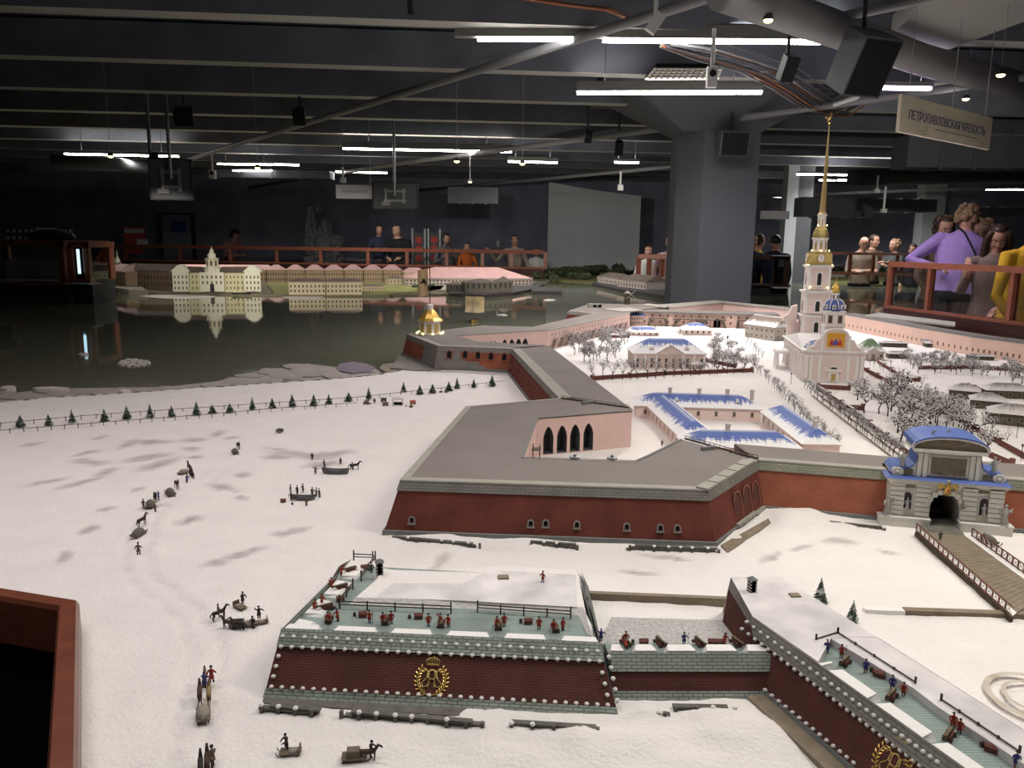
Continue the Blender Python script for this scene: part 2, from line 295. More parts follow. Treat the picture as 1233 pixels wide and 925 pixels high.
def window_mesh(w_, h_, frame='winframe', pane='winpane', arched=False, depth=.0015, fr=.22, hood=False):
    k = (round(w_, 4), round(h_, 4), frame, pane, arched, hood)
    if k not in _wc:
        b = MB(); t = w_ * fr; d = depth
        b.box((0, -d / 2, h_ / 2), (w_ + 2 * t, d, h_ + 2 * t), m=0)
        if arched:
            pts = [(-w_ / 2, 0), (w_ / 2, 0)] + [(w_ / 2 * math.cos(a * PI / 6), h_ - w_ / 2 + w_ / 2 * math.sin(a * PI / 6)) for a in range(0, 7)]
            b.face([(x, -d * 1.15, z) for x, z in pts], 1)
        else: b.face([(-w_ / 2, -d * 1.15, 0), (w_ / 2, -d * 1.15, 0), (w_ / 2, -d * 1.15, h_), (-w_ / 2, -d * 1.15, h_)], 1)
        b.box((0, -d * .9, -t), (w_ + 3 * t, d * 1.8, t * .8), m=0)
        if hood: b.box((0, -d * .9, h_ + t * 1.4), (w_ + 3 * t, d * 1.8, t * .8), m=0)
        _wc[k] = b.mesh('window', [frame, pane])
    return _wc[k]
def windows_on(par, p, q, zs, n, w_, h_, u0=.06, u1=.94, name='window', skip=(), **kw):
    """n windows along the wall foot p->q in par's space, facing right of travel"""
    me = window_mesh(w_, h_, **kw); p, q = Vector(p[:2]), Vector(q[:2]); rz = yaw_of(p, q)
    for z in (zs if isinstance(zs, (list, tuple)) else [zs]):
        for i in range(n):
            if i in skip: continue
            t = u0 + (u1 - u0) * (i / (n - 1) if n > 1 else .5); c = p.lerp(q, t); inst(me, name, par, (c.x, c.y, z), rz)
def hip_roof(mb, x0, x1, y0, y1, z0, h, m=0, over=.004, hip=None, gable=False):
    x0 -= over; x1 += over; y0 -= over; y1 += over; L = x1 - x0; D = y1 - y0; ym = (y0 + y1) / 2; hp = 0 if gable else (hip if hip is not None else D / 2)
    a, b = (x0 + hp, ym, z0 + h), (x1 - hp, ym, z0 + h)
    mb.face([(x0, y0, z0), (x1, y0, z0), b, a], m, [(x0, 0), (x1, 0), (x1 - hp, 1), (x0 + hp, 1)]); mb.face([(x1, y1, z0), (x0, y1, z0), a, b], m, [(x1 + 2, 0), (x0 + 2, 0), (x0 + 2 + hp, 1), (x1 + 2 - hp, 1)])
    mb.face([(x1, y0, z0), (x1, y1, z0), b], m, [(y0 + 5, 0), (y1 + 5, 0), (ym + 5, 1)]); mb.face([(x0, y1, z0), (x0, y0, z0), a], m, [(y1 + 7, 0), (y0 + 7, 0), (ym + 7, 1)])
    mb.face([(x0, y1, z0), (x1, y1, z0), (x1, y0, z0), (x0, y0, z0)], m, [(0, 0)] * 4)
    return mb
# ================================================================ the room
ZF, ZC = -.90, 2.48
RZB = math.radians(5)
b = MB(); b.box((0, 8, ZF - .05), (44, 40, .1)); struct(b.build('floor', 'floor'))
b = MB(); b.box((0, 8, ZC + .05), (44, 40, .1)); struct(b.build('ceiling', 'ceil'))
b = MB(); b.box((0, 20.6, .8), (44, .3, 3.5)); struct(b.build('wall_back', 'wall'))
b = MB(); b.box((-16, 8, .8), (.3, 34, 3.5)); struct(b.build('wall_left', 'wall'))
b = MB(); b.box((16, 8, .8), (.3, 34, 3.5)); struct(b.build('wall_right', 'wall'))
b = MB(); b.box((0, -6, .8), (44, .3, 3.5)); struct(b.build('wall_front', 'wall'))
# ceiling beams, one every 1.53 m
for i in range(-2, 10):
    d = 5.95 + 1.53 * i
    b = MB(); b.T = Matrix.Translation((0, d, 0)) @ Matrix.Rotation(RZB, 4, 'Z')
    b.prism([(-18, -.17), (18, -.17), (18, .17), (-18, .17)], ZC - .02, ZC - .30, m=0, top=[(-18, -.09), (18, -.09), (18, .09), (-18, .09)])
    b.m[0] = 1; struct(b.build('ceiling_beam', ['ceil', 'beam']))  # underside gets a paler material: its lit look is put into the colour
# ================================================================ water and snow ground
mt = mat('river', (.165, .168, .12), .04, spec=.5); M['river'] = mt
nt = mt.node_tree; tc = nt.nodes.new('ShaderNodeTexCoord'); n_ = nt.nodes.new('ShaderNodeTexNoise'); n_.inputs['Scale'].default_value = 3
bp = nt.nodes.new('ShaderNodeBump'); bp.inputs['Strength'].default_value = .02; bp.inputs['Distance'].default_value = .02
nt.links.new(tc.outputs['Object'], n_.inputs['Vector']); nt.links.new(n_.outputs[0], bp.inputs['Height']); nt.links.new(bp.outputs[0], nt.nodes['Principled BSDF'].inputs['Normal'])
b = MB(); b.prism([(-15, 2.45), (9, 2.45), (9, 15.5), (-15, 18)], -.12, -.03); struct(b.build('river_water', 'river'))
b = MB(); b.prism([(-14.8, 2.5), (8.8, 2.5), (8.8, 15.3), (-14.8, 17.8)], ZF, -.13); struct(b.build('model_plinth', 'dark'))
def inside(p, poly):
    c = False; n = len(poly)
    for i in range(n):
        a, q = poly[i], poly[i - 1]
        if (a[1] > p[1]) != (q[1] > p[1]) and p[0] < (q[0] - a[0]) * (p[1] - a[1]) / (q[1] - a[1]) + a[0]: c = not c
    return c
SHORE = [(-420, 520), (-60, 490), (0, 485), (60, 479), (110, 476), (200, 470), (260, 466), (330, 461), (400, 457), (450, 452), (486, 446), (500, 440)]
poly = xy(SHORE, 0) + xy([(530, 430), (560, 402), (645, 396), (668, 390), (725, 378), (765, 374), (805, 371), (870, 366), (945, 372), (1060, 378), (1233, 404), (1500, 440)], 0) + [Vector((3.6, 2.2)), Vector((2.2, .35)), Vector((-3.4, .35)), Vector((-3.4, 2.4))]
import mathutils.noise as mn
PIT = xy([(-120, 693), (82, 726), (74, 930), (76, 1200)], .06); PIT.append(Vector((PIT[0].x - .3, PIT[3].y))); PITg = offs(PIT, -.012, True)
STAINS = [(180, 533, 30, 3, 0), (155, 535, 14, 3, 20), (120, 527, 10, 2, 15), (110, 556, 22, 3.5, -3), (105, 545, 18, 2, 12), (98, 582, 32, 2.5, 14), (128, 570, 14, 4, 18), (178, 552, 28, 4, 10), (192, 560, 26, 5, 18), (233, 531, 16, 3, 3), (230, 541, 12, 2.5, 0), (235, 550, 9, 2, 0), (262, 523, 9, 4, 20), (278, 528, 9, 2, 10), (268, 588, 18, 4, -10), (292, 573, 10, 4, 0), (228, 627, 16, 4.5, 12), (165, 590, 8, 2.5, 12), (128, 614, 10, 3, 10), (108, 638, 14, 4, 14), (78, 672, 9, 7, 20), (292, 667, 30, 4, 16), (262, 677, 18, 4, 8), (40, 535, 14, 2, 10), (365, 549, 42, 4, -6), (400, 547, 30, 4, 6), (390, 560, 24, 4, 4), (335, 552, 18, 2, 0), (335, 542, 20, 1.5, -10), (290, 600, 8, 3, 0), (330, 552, 15, 3, 0),
          (525, 683, 22, 8, 40), (800, 672, 30, 3, -8), (770, 690, 24, 2.5, -8), (1010, 655, 22, 3, -4), (965, 660, 14, 2.5, 8), (1070, 665, 14, 2, -12), (928, 672, 14, 5, 22), (60, 580, 26, 2, 10), (185, 610, 20, 2, 12), (350, 640, 24, 4, 10)]
st = []
for (px, py, a, c, ang) in STAINS:
    o = P(px, py); ex = P(px + a * math.cos(math.radians(ang)), py - a * math.sin(math.radians(ang))) - o; ey = P(px, py + c) - o
    st.append((o.x, o.y, ex.x, ex.y, ey.x, ey.y))
TRACK = [P(*q) for q in [(285, 548), (240, 585), (200, 600), (175, 632), (165, 670), (175, 700), (225, 735), (255, 780), (240, 830), (230, 925), (225, 1000)]]
def track_d(x, y):
    best = 9
    for a, c in zip(TRACK, TRACK[1:]):
        dx, dy = c.x - a.x, c.y - a.y; t = max(0, min(1, ((x - a.x) * dx + (y - a.y) * dy) / (dx * dx + dy * dy)))
        best = min(best, math.hypot(x - a.x - t * dx, y - a.y - t * dy))
    return best
FLATZ = []   # polygons kept smooth (roads and courts)
MOUNDS = [(P(540, 648), .10, .012), (P(640, 655), .10, .008), (P(955, 622), .10, .02), (P(990, 640), .14, .02), (P(880, 645), .06, .012), (P(470, 655), .04, .014), (P(600, 900), .07, .010), (P(690, 892), .05, .010), (P(780, 868), .05, .014), (P(850, 872), .05, .012), (P(900, 880), .09, .014), (P(480, 890), .06, .008), (P(760, 905), .1, .012)]
ys = [.42]
while ys[-1] < 7.6: ys.append(ys[-1] + .0062 * max(1.0, ys[-1]) ** 1.15)
vid = {}; mb = MB(); stain = []
def snow_h(x, y):
    z = mn.noise((x * 5, y * 5, 0)) * .004 + mn.noise((x * 28, y * 28, 3)) * .0016
    if y < 2.6: z += mn.noise((x * 75, y * 75, 7)) * .0012
    for c, r, hgt in MOUNDS:
        q = ((x - c.x) ** 2 + (y - c.y) ** 2) / (r * r)
        if q < 4: z += hgt * math.exp(-2 * q) * (.8 + .5 * mn.noise((x * 22, y * 22, 5)))
    return z
nx = 400
def gv(i, j):
    k = (i, j)
    if k not in vid:
        y = ys[j]; hw0 = -3.4 + 0 * y; x = -3.4 + 7.0 * i / nx
        # denser towards the middle of the view, following depth
        half = 1.0 * y + 1.2; x = max(-3.4, -half) + (min(7.2, half) - max(-3.4, -half)) * i / nx
        z = snow_h(x, y); s_ = 0
        for (ox, oy, ax, ay, cx_, cy_) in st:
            dx, dy = x - ox, y - oy
            if abs(dx) + abs(dy) > .6: continue
            det = ax * cy_ - ay * cx_; u = (dx * cy_ - dy * cx_) / det; v_ = (ax * dy - ay * dx) / det
            v_ += .8 * mn.noise((u * 1.6 + ox * 9, ox * 3, 1)); q = u * u + v_ * v_
            if q < 1.6: s_ = max(s_, (1 - q / 1.6) * (.75 + .5 * mn.noise((x * 60, y * 60, 2))))
        if x < .2 and y < 2.4:
            td = track_d(x, y) + .012 * mn.noise((x * 12, y * 12, 4))
            if td < .055:
                z -= .0035 * math.exp(-((td - .022) / .008) ** 2) - .002 * math.exp(-((td - .038) / .01) ** 2)
                s_ = max(s_, .24 * math.exp(-((td - .022) / .009) ** 2) * (.6 + .9 * mn.noise((x * 30, y * 30, 8))))
        vid[k] = mb.add((x, y, z)); stain.append(max(0, s_))
    return vid[k]
bb = (min(p.x for p in poly), max(p.x for p in poly))
for j in range(len(ys) - 1):
    for i in range(nx):
        y = (ys[j] + ys[j + 1]) / 2; half = 1.0 * y + 1.2; x0 = max(-3.4, -half); x1 = min(7.2, half); x = x0 + (x1 - x0) * (i + .5) / nx
        if not inside((x, y), poly): continue
        if inside((x, y), PITg): continue
        mb.idx((gv(i, j), gv(i + 1, j), gv(i + 1, j + 1), gv(i, j + 1)))
sm = mat('snow', (.80, .765, .74), .9, noise=(9, .06), bump=(140, .6, .005)); M['snow'] = sm
nt = sm.node_tree; at = nt.nodes.new('ShaderNodeAttribute'); at.attribute_name = 'stain'
mx = nt.nodes.new('ShaderNodeMix'); mx.data_type = 'RGBA'; bs = nt.nodes['Principled BSDF']
src = bs.inputs['Base Color'].links[0].from_socket
mf = nt.nodes.new('ShaderNodeMath'); mf.operation = 'MULTIPLY'; mf.inputs[1].default_value = .72; nt.links.new(at.outputs['Fac'], mf.inputs[0]); nt.links.new(mf.outputs[0], mx.inputs[0]); nt.links.new(src, mx.inputs[6]); mx.inputs[7].default_value = (.17, .145, .13, 1); nt.links.new(mx.outputs[2], bs.inputs['Base Color'])
o = mb.build('snow_ground', 'snow', smooth=True); struct(o)
ca = o.data.attributes.new('stain', 'FLOAT', 'POINT'); ca.data.foreach_set('value', stain)
# edge skirt of the snow shelf towards the water
b = MB(); sp = xy(SHORE, 0); strip(b, [Vector(p) for p in sp][::-1], 0, .004, .03, -.04); struct(b.build('snow_bank', 'snow_cap'))
# ---- wooden-rimmed pit (corner of the visitors' barrier)
t = thing('barrier_rim', 'polished brown wooden rim of the dark visitor bay in the lower corner', 'barrier', (0, 0, 0))
for k in range(4):
    a_, c_ = PIT[k], PIT[(k + 1) % 5]
    d_ = (c_ - a_).normalized(); n2 = Vector((d_.y, -d_.x)); w2 = .034
    bmb = MB(); q0, q1 = a_ - n2 * -.0, c_
    io = offs(PIT, -w2, True) if False else None
    oo = offs(PIT, w2 * .5, True); ii = offs(PIT, -w2 * .5, True)
    o2 = offs(PIT, w2 * .38, True); i2 = offs(PIT, -w2 * .36, True)
    kk = (k + 1) % 5
    prof = [(oo, -.03), (oo, .052), (o2, .06), (i2, .06), (ii, .05), (ii, -.06)]
    for (A, za), (B, zb_) in zip(prof, prof[1:]):
        bmb.face([(*A[k], za), (*A[kk], za), (*B[kk], zb_), (*B[k], zb_)])
    bmb.build('rim_rail', 'wood', t)
b = MB(); ii = offs(PIT, -.016, True)
for k in range(5): b.face([(*ii[k], -.05), (*ii[(k + 1) % 5], -.05), (*ii[(k + 1) % 5], -.85), (*ii[k], -.85)])
b.build('inner_side', 'black', t)
b = MB(); q = Yp(-20, 915, .0 + 1.0); b.box(P(8, 926, -.42), (.16, .16, .02), .35); tag(b.build('step_plate', 'greymetal', loc=None), 'grey plate down inside the dark visitor bay', 'plate')
# ================================================================ fortress
ZT = .13
V2 = lambda p: Vector(p[:2])
def deck(par, pts, z, m='deck', name='roof_deck', th=.004):
    b = MB(); pts = [V2(p) for p in pts]
    ar = sum(pts[i - 1].x * pts[i].y - pts[i].x * pts[i - 1].y for i in range(len(pts)))
    if ar < 0: pts = pts[::-1]
    b.prism(pts, z - th, z); return b.build(name, m, par)
def on_wall(px, py, a, b_, zt, bat, out):
    """pixel ray against the battered face of the wall a->b_ ; returns point, yaw"""
    t = (V2(b_) - V2(a)).normalized(); n = Vector((t.y, -t.x, 0)); H = zt
    nn = Vector((n.x, n.y, bat / H)).normalized(); p0 = Vector((a[0], a[1], zt)) + n * out
    d = ray(px, py); k = (p0 - EYE).dot(nn) / d.dot(nn); return EYE + d * k, math.atan2(t.y, t.x)
def embrasure_mesh(w_, h_, fr, hole='hole', frm='stonewall'):
    b = MB(); seg = 6
    arc = lambda r, s=0: [(-r, s), ] + [(-r * math.cos(PI * i / seg), h_ - w_ / 2 + r * math.sin(PI * i / seg)) for i in range(seg + 1)] + [(r, s)]
    inn, out = arc(w_ / 2), arc(w_ / 2 + fr)
    for i in range(len(inn) - 1):
        (x0, z0), (x1, z1), (X0, Z0), (X1, Z1) = inn[i], inn[i + 1], out[i], out[i + 1]
        b.face([(X0, -.004, Z0), (X1, -.004, Z1), (x1, -.004, z1), (x0, -.004, z0)][::-1], 0)
        b.face([(X0, -.004, Z0), (X0, .004, Z0), (X1, .004, Z1), (X1, -.004, Z1)], 0)
        b.face([(x0, -.004, z0), (x1, -.004, z1), (x1, .006, z1), (x0, .006, z0)], 1)
    b.face([(x, -.0012, z) for x, z in inn][::-1], 1); b.box((0, -.002, -fr * .5), (w_ + 2.6 * fr, .008, fr), m=0)
    return b.mesh('embrasure', [frm, hole])
EM_S = embrasure_mesh(.010, .014, .0035); EM_M = embrasure_mesh(.009, .017, .0012, frm='redbrick_l'); EM_L = embrasure_mesh(.026, .04, .006, frm='redbrick_l')
# ---- front bastion
B = xy([(674, 479), (561, 489), (482, 577), (853, 589), (912, 553)], ZT)
fb = thing('bastion', 'large red brick bastion with flat grey roof and four pointed arches in its court', 'fortification')
wall_parts(fb, B, ZT)
roofin = offs(B, -.019)
court = xy([(821, 529), (780, 549), (766, 555), (629, 551), (647, 503.5), (761, 494.5), (757, 490)], ZT)
deck(fb, roofin + court, ZT - .001)
wl = [(court[3], court[4]), (court[4], court[5]), (court[5], court[6])]
L = (court[5] - court[4]).length
ops = []
for cpx in (656, 675, 693.5, 712.5):
    pp = P(cpx, 500, ZT); u = (V2(pp) - court[4]).dot((court[5] - court[4]).normalized()) ; ops.append((u - .0185, u + .0185, .004, .062, .098, True))
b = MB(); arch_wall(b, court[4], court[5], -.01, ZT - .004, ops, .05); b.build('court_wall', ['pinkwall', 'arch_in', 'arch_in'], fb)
for a_, c_ in ((court[3], court[4]), (court[5], court[6]), (court[0], court[1]), (court[1], court[2]), (court[2], court[3])):
    b = MB(); b.face([(*a_, -.01), (*c_, -.01), (*c_, ZT - .004), (*a_, ZT - .004)]); b.build('court_side', 'pinkwall', fb)
b = MB(); cc = [p for p in court]; strip(b, cc, -.004, ZT + .001, .004, ZT + .001); b.build('court_edge', 'plinth', fb)
# embrasures of the front face
for (px, py) in ((496, 630), (639, 634), (657, 634), (694.5, 635.5), (754.5, 638), (795, 639.5), (815.5, 640)):
    p, rz = on_wall(px, py, B[2], B[3], ZT - .027, .026, .005); inst(EM_S, 'embrasure', fb, p + Vector((0, -.001, 0)), rz, rot=(-.22, 0, rz))
def blind_mesh(w_, h_):
    b = MB(); pts = [(-w_ / 2, 0), (w_ / 2, 0)] + [(w_ / 2 * math.cos(PI * i / 8), h_ - w_ / 2 + w_ / 2 * math.sin(PI * i / 8)) for i in range(9)]
    b.face([(x, -.0008, z) for x, z in pts], 0)
    for i in range(1, len(pts) - 1):
        (x0, z0), (x1, z1) = pts[i], pts[i + 1]; k = 1.18
        b.face([(x0, -.003, z0), (x0 * k, -.003, z0 + (.0 if i < 2 else .003)), (x1 * k, -.003, z1 + .003), (x1, -.003, z1)], 1)
        b.face([(x0, -.003, z0), (x1, -.003, z1), (x1, 0, z1), (x0, 0, z0)], 1)
    b.box((0, -.005, -.003), (w_ * 1.4, .01, .006), m=2); return b.mesh('blind_arch', ['redbrick', 'redbrick_l', 'coping'])
BL = blind_mesh(.034, .056)
for (px, py) in ((890, 627), (901, 619), (911.5, 613)):
    p, rz = on_wall(px, py, B[3], B[4], ZT - .027, .026, .005); inst(BL, 'blind_arch', fb, p, rz, 1.3, rot=(-.2, 0, rz))
# roof hatches, vents at the court edge and the long timber stair-rail strip
for (px, py) in ((692, 552), (737, 553)):
    q = P(px, py, ZT); b = MB(); b.lathe([(.014, 0), (.014, .005), (.011, .006)], 10); b.lathe([(.004, .005), (.004, .012)], 6); b.T = None; o = b.build('roof_vent', 'greymetal', fb); o.location = (q.x, q.y, ZT)
# coping slabs on the flank (stepped light slabs)
fl = (B[4] - B[3]); nf = Vector((fl.y, -fl.x)).normalized()
for k in range(5):
    b = MB(); c0 = B[3] + fl * (.06 + .19 * k) - nf * .012; b.box((c0.x, c0.y, ZT + .001), (fl.length * .17, .03, .005), yaw_of((0, 0), fl)); b.build('coping_slab', 'coping', fb)
def rail_strip(par, a_, c_, z, n=14, name='walkway_rail'):
    b = MB(); a_, c_ = Vector((*a_, z)), Vector((*c_, z)); b.bar(a_ + Vector((0, 0, .002)), c_ + Vector((0, 0, .002)), .008, .004)
    for k in range(n + 1):
        q = a_.lerp(c_, k / n); b.bar(q, q + Vector((0, 0, .01)), .0015, .0015)
    b.bar(a_ + Vector((0, 0, .01)), c_ + Vector((0, 0, .01)), .0015, .0015); b.build(name, 'timber', par)
rail_strip(fb, court[0] + Vector((.01, 0)), B[4], ZT)
rail_strip(fb, xy([(676, 480)], ZT)[0], xy([(757, 491)], ZT)[0], ZT, 10)
for (px, py, rz) in ((707, 486, .5), (853, 541, .4)):
    q = P(px, py, ZT); b = MB(); b.box((0, 0, .004), (.045, .012, .008)); o = b.build('roof_hatch', 'plinth', fb); o.location = (q.x, q.y, ZT); o.rotation_euler = (0, 0, rz)
# wooden stair in the court
sw = P(640, 546); sdir = (court[4] - court[3]).normalized(); b = MB()
for k in range(3):
    q = Vector((*court[3], 0)).lerp(Vector((*court[4], 0)), .18 + .16 * k) + Vector((sdir.y, -sdir.x, 0)) * .018
    hh = .05 + .02 * k
    for s_ in (-1, 1):
        for e in (-1, 1): b.bar(q + Vector((sdir.x * .012 * s_, sdir.y * .012 * s_, 0)) + Vector((sdir.y, -sdir.x, 0)) * .01 * e, q + Vector((sdir.x * .012 * s_, sdir.y * .012 * s_, hh + .014)) + Vector((sdir.y, -sdir.x, 0)) * .01 * e, .002, .002)
    b.box((q.x, q.y, hh), (.03, .026, .003), yaw_of((0, 0), sdir)); b.box((q.x, q.y, hh * .5), (.03, .026, .003), yaw_of((0, 0), sdir))
tag(b.build('court_stair', 'stair', fb), kind='stuff')
# plank footing and wooden revetment along the foot
def revetment(name, a_, c_, z, label, n=None, h=.014, th=.010, parent=None):
    a_, c_ = Vector((*V2(a_), 0)), Vector((*V2(c_), 0)); d = c_ - a_; Ln = d.length; n = n or max(3, int(Ln / .026)); t = thing(name, label, 'revetment', (a_.x, a_.y, 0), math.atan2(d.y, d.x))
    for k in range(3):
        b = MB(); b.box((Ln / 2 + random.uniform(-.01, .01), random.uniform(-.002, .002), z + h * (k + .5) / 3), (Ln * random.uniform(.86, 1), th * random.uniform(.7, 1), h / 3 * .85), random.uniform(-.01, .01)); b.build('log', 'timber_g', t)
    for k in range(n + 1):
        b = MB(); x = Ln * (k + random.uniform(-.15, .15)) / n; b.box((x, -th * .6, z + h * .5), (.005, .006, h * 1.25)); b.build('stake', 'timber_g', t)
        if random.random() < .6:
            b = MB(); b.ell((x, -th * .6, z + h * 1.1), (.0045, .0045, .003), 6, 4); b.build('snow_lump', 'snow_cap', t)
    return t
for (x0, y0, x1, y1, lab) in ((476, 651, 578, 660, 'low snowy timber revetment at the left foot of the large bastion'), (640, 657, 697, 661, 'short timber revetment at mid foot of the large bastion'), (757, 662, 866, 666, 'timber revetment before the right half of the large bastion')):
    revetment('timber_revetment', P(x0, y0), P(x1, y1), 0.0, lab, h=.012)
b = MB(); q = xy([(868, 659), (925, 627), (928, 632), (876, 668)], 0); b.prism([q[0], q[3], q[2], q[1]], 0, .006); tag(b.build('plank_footing', 'timber_l', None), 'bare tan plank footing along the bastion flank by the red curtain wall', 'footing')
# ---- right curtain with the gate
R = xy([(912, 553), (1240, 578), (1420, 592)], ZT)
rc = thing('curtain_wall', 'orange-red brick curtain wall that runs from the bastion to the blue-roofed gate', 'fortification')
rpath = [R[0], R[0].lerp(R[1], .497)]
GL, GR = R[0].lerp(R[1], .497), R[0].lerp(R[1], .895)
wall_parts(rc, [R[0] + Vector((.004, 0)), GL], ZT, band='bandbrick_l', red='redbrick_l', bh=.028)
rback = xy([(884, 534), (1079, 550)], ZT)
deck(rc, [R[0], GL, rback[1], rback[0]], ZT - .001)
rc2 = thing('curtain_wall', 'short piece of red brick curtain wall beyond the gate at the picture edge', 'fortification')
wall_parts(rc2, [GR, R[1], R[2]], ZT, band='bandbrick_l', red='redbrick_l', bh=.028)
rb2 = xy([(1079, 550), (1182, 555), (1240, 559), (1420, 573)], ZT)
deck(rc2, [GL, GR, R[1], R[2], rb2[3], rb2[2], rb2[1], rb2[0]], ZT - .0015)
b = MB(); iw = rback + rb2[1:]
for a_, c_ in zip(iw, iw[1:]): b.face([(*a_, 0), (*c_, 0), (*c_, ZT - .002), (*a_, ZT - .002)])
b.build('inner_face', 'pinkwall', rc2)
revetment('timber_revetment', P(967, 628), P(1064, 638), 0, 'low snowy timber edge along the foot of the orange-red curtain wall', h=.008, n=6)
# ---- left curtain
LC = xy([(616.7, 419.4), (674, 479)], ZT); LI = xy([(661, 416), (757, 490)], ZT)
lc = thing('curtain_wall', 'red brick curtain wall with rows of small loopholes between the two bastions', 'fortification')
wall_parts(lc, LC, ZT, bat=.02, cw=.045)
lin = offs(LC, -.044); deck(lc, [lin[0], lin[1], LI[1], LI[0]], ZT - .001)
b = MB(); b.face([(*LI[1], 0), (*LI[0], 0), (*LI[0], ZT), (*LI[1], ZT)]); b.build('inner_face', 'pinkwall', lc)
for k in range(11):
    for r_ in range(2):
        c_ = LC[0].lerp(LC[1], .06 + .084 * k); t_ = (LC[1] - LC[0]).normalized(); z_ = .062 - .032 * r_; n_v = Vector((t_.y, -t_.x)); c_ = c_ + n_v * (.0055 + .02 * (ZT - .027 - z_) / (ZT - .04))
        inst(EM_M, 'loophole', lc, (c_.x, c_.y, z_), 0, 1.15, rot=(-.2, 0, math.atan2(t_.y, t_.x)))
# ---- far bastion with the flag tower
A = xy([(584, 391.7), (490, 402), (527.6, 416), (616.7, 419.4)], ZT)
ab = thing('bastion', 'far grey and red bastion that carries the small flag tower by the water', 'fortification')
wall_parts(ab, A, ZT, band='stonewall', red='stonewall', bat=.022, cw=.03, bh=.03)
acourt = xy([(657, 415.5), (575, 411), (549, 404), (660, 397.5)], ZT)
deck(ab, offs(A, -.029) + acourt + xy([(641, 393.4)], ZT), ZT - .001)
b = MB(); strip(b, A[1:3], .0062, ZT - .031, .0258, .016); q = b.v
b2 = MB(); 
a0 = offs(A, .0068); a1 = offs(A, .0272)
def patch(i, t0, t1, z0, z1):
    f = lambda z: (ZT - .03 - z) / (ZT - .03 - .012)
    pts = []
    for t_, z in ((t0, z0), (t1, z0), (t1, z1), (t0, z1)):
        u = a0[i].lerp(a0[i + 1], t_); w_ = a1[i].lerp(a1[i + 1], t_); p = u.lerp(w_, f(z)); pts.append((*p, z))
    b2.face(pts)
patch(1, .02, .62, .02, ZT - .032); patch(1, .02, .5, .012, .02)
patch(2, .40, 1, .05, ZT - .031); patch(2, .66, 1, .015, .05); patch(2, .32, .42, .07, ZT - .031); patch(2, .58, .66, .03, .05)
tag(b2.build('brick_patch', 'redbrick_l', ab, True), kind='stuff')
for (px, py, big) in ((541, 431, 1), (560, 431, 1), (575.5, 432, 1), (591, 433, 1), (607, 434, 1)):
    p, rz = on_wall(px, py, A[2], A[3], ZT - .03, .022, .006); inst(EM_L, 'embrasure', ab, p + Vector((0, -.002, 0)), 0, .92, rot=(-.2, 0, rz))
ops = []
tq = (acourt[3] - acourt[2]).normalized()
for cpx in (605, 616, 627, 637.5):
    pp = P(cpx, 400, ZT); u = (V2(pp) - acourt[2]).dot(tq); ops.append((u - .02, u + .02, .01, .055, .085, True))
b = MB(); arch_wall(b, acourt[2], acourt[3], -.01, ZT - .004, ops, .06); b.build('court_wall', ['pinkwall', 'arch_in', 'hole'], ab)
for k in range(6):
    pp = P(573 + k * 4.6, 402, ZT); inst(window_mesh(.008, .022, 'pinkwall', 'winpane', True), 'window', ab, (pp.x, acourt[2].lerp(acourt[3], (pp.x - acourt[2].x) / (acourt[3].x - acourt[2].x)).y - .001, .06), yaw_of(acourt[2], acourt[3]))
b = MB(); b.face([(*acourt[1], -.01), (*acourt[0], -.01), (*acourt[0], ZT - .004), (*acourt[1], ZT - .004)]); b.build('court_side', 'pinkwall', ab)
# ---- back-left curtain with wooden stairs
BO = xy([(641, 393.4), (719, 376)], ZT); BI = xy([(660, 397.5), (758.6, 377)], ZT)
bc = thing('curtain_wall', 'long pink inner wall with dark wooden stairs behind the snowy garden', 'fortification')
deck(bc, [BI[0], BI[1], BO[1], BO[0]], ZT - .001)
b = MB(); b.face([(*BI[0], 0), (*BI[1], 0), (*BI[1], ZT - .004), (*BI[0], ZT - .004)]); b.face([(*BO[1], 0), (*BO[0], 0), (*BO[0], ZT - .004), (*BO[1], ZT - .004)]); b.build('inner_wall', 'pinkwall', bc)
b = MB(); strip(b, BI, -.01, ZT, .004, ZT); strip(b, BI, .004, ZT, .004, ZT - .005); b.build('wall_edge', 'coping', bc)
windows_on(bc, BI[0], BI[1], .085, 26, .006, .018, .04, .97, frame='pinkwall', pane='winpane', arched=True)
def stair_mesh(w_=.07, h_=.055, d_=.02):
    b = MB(); n = 6
    for k in range(n):
        b.box((-w_ / 2 + w_ * .5 * (k + .5) / n * 1.2, -d_ / 2, h_ * (k + .5) / n), (w_ * .11, d_, .003)); 
    b.box((w_ * .3, -d_ / 2, h_), (w_ * .45, d_, .003))
    for x in (.1 * w_, .5 * w_): b.bar((x, -d_, 0), (x, -d_, h_ + .018), .003, .003)
    b.bar((-w_ / 2, -d_, .015), (.1 * w_, -d_, h_ + .016), .002, .002); b.bar((.1 * w_, -d_, h_ + .016), (.52 * w_, -d_, h_ + .016), .002, .002)
    b.bar((-w_ / 2, -d_, 0), (.1 * w_, -d_, h_), .003, .006)
    return b.mesh('stair', 'stair')
STM = stair_mesh()
for k in range(13):
    c_ = BI[0].lerp(BI[1], .05 + .072 * k); inst(STM, 'wooden_stair', bc, (c_.x, c_.y, 0), yaw_of(BI[0], BI[1]), 1.0)
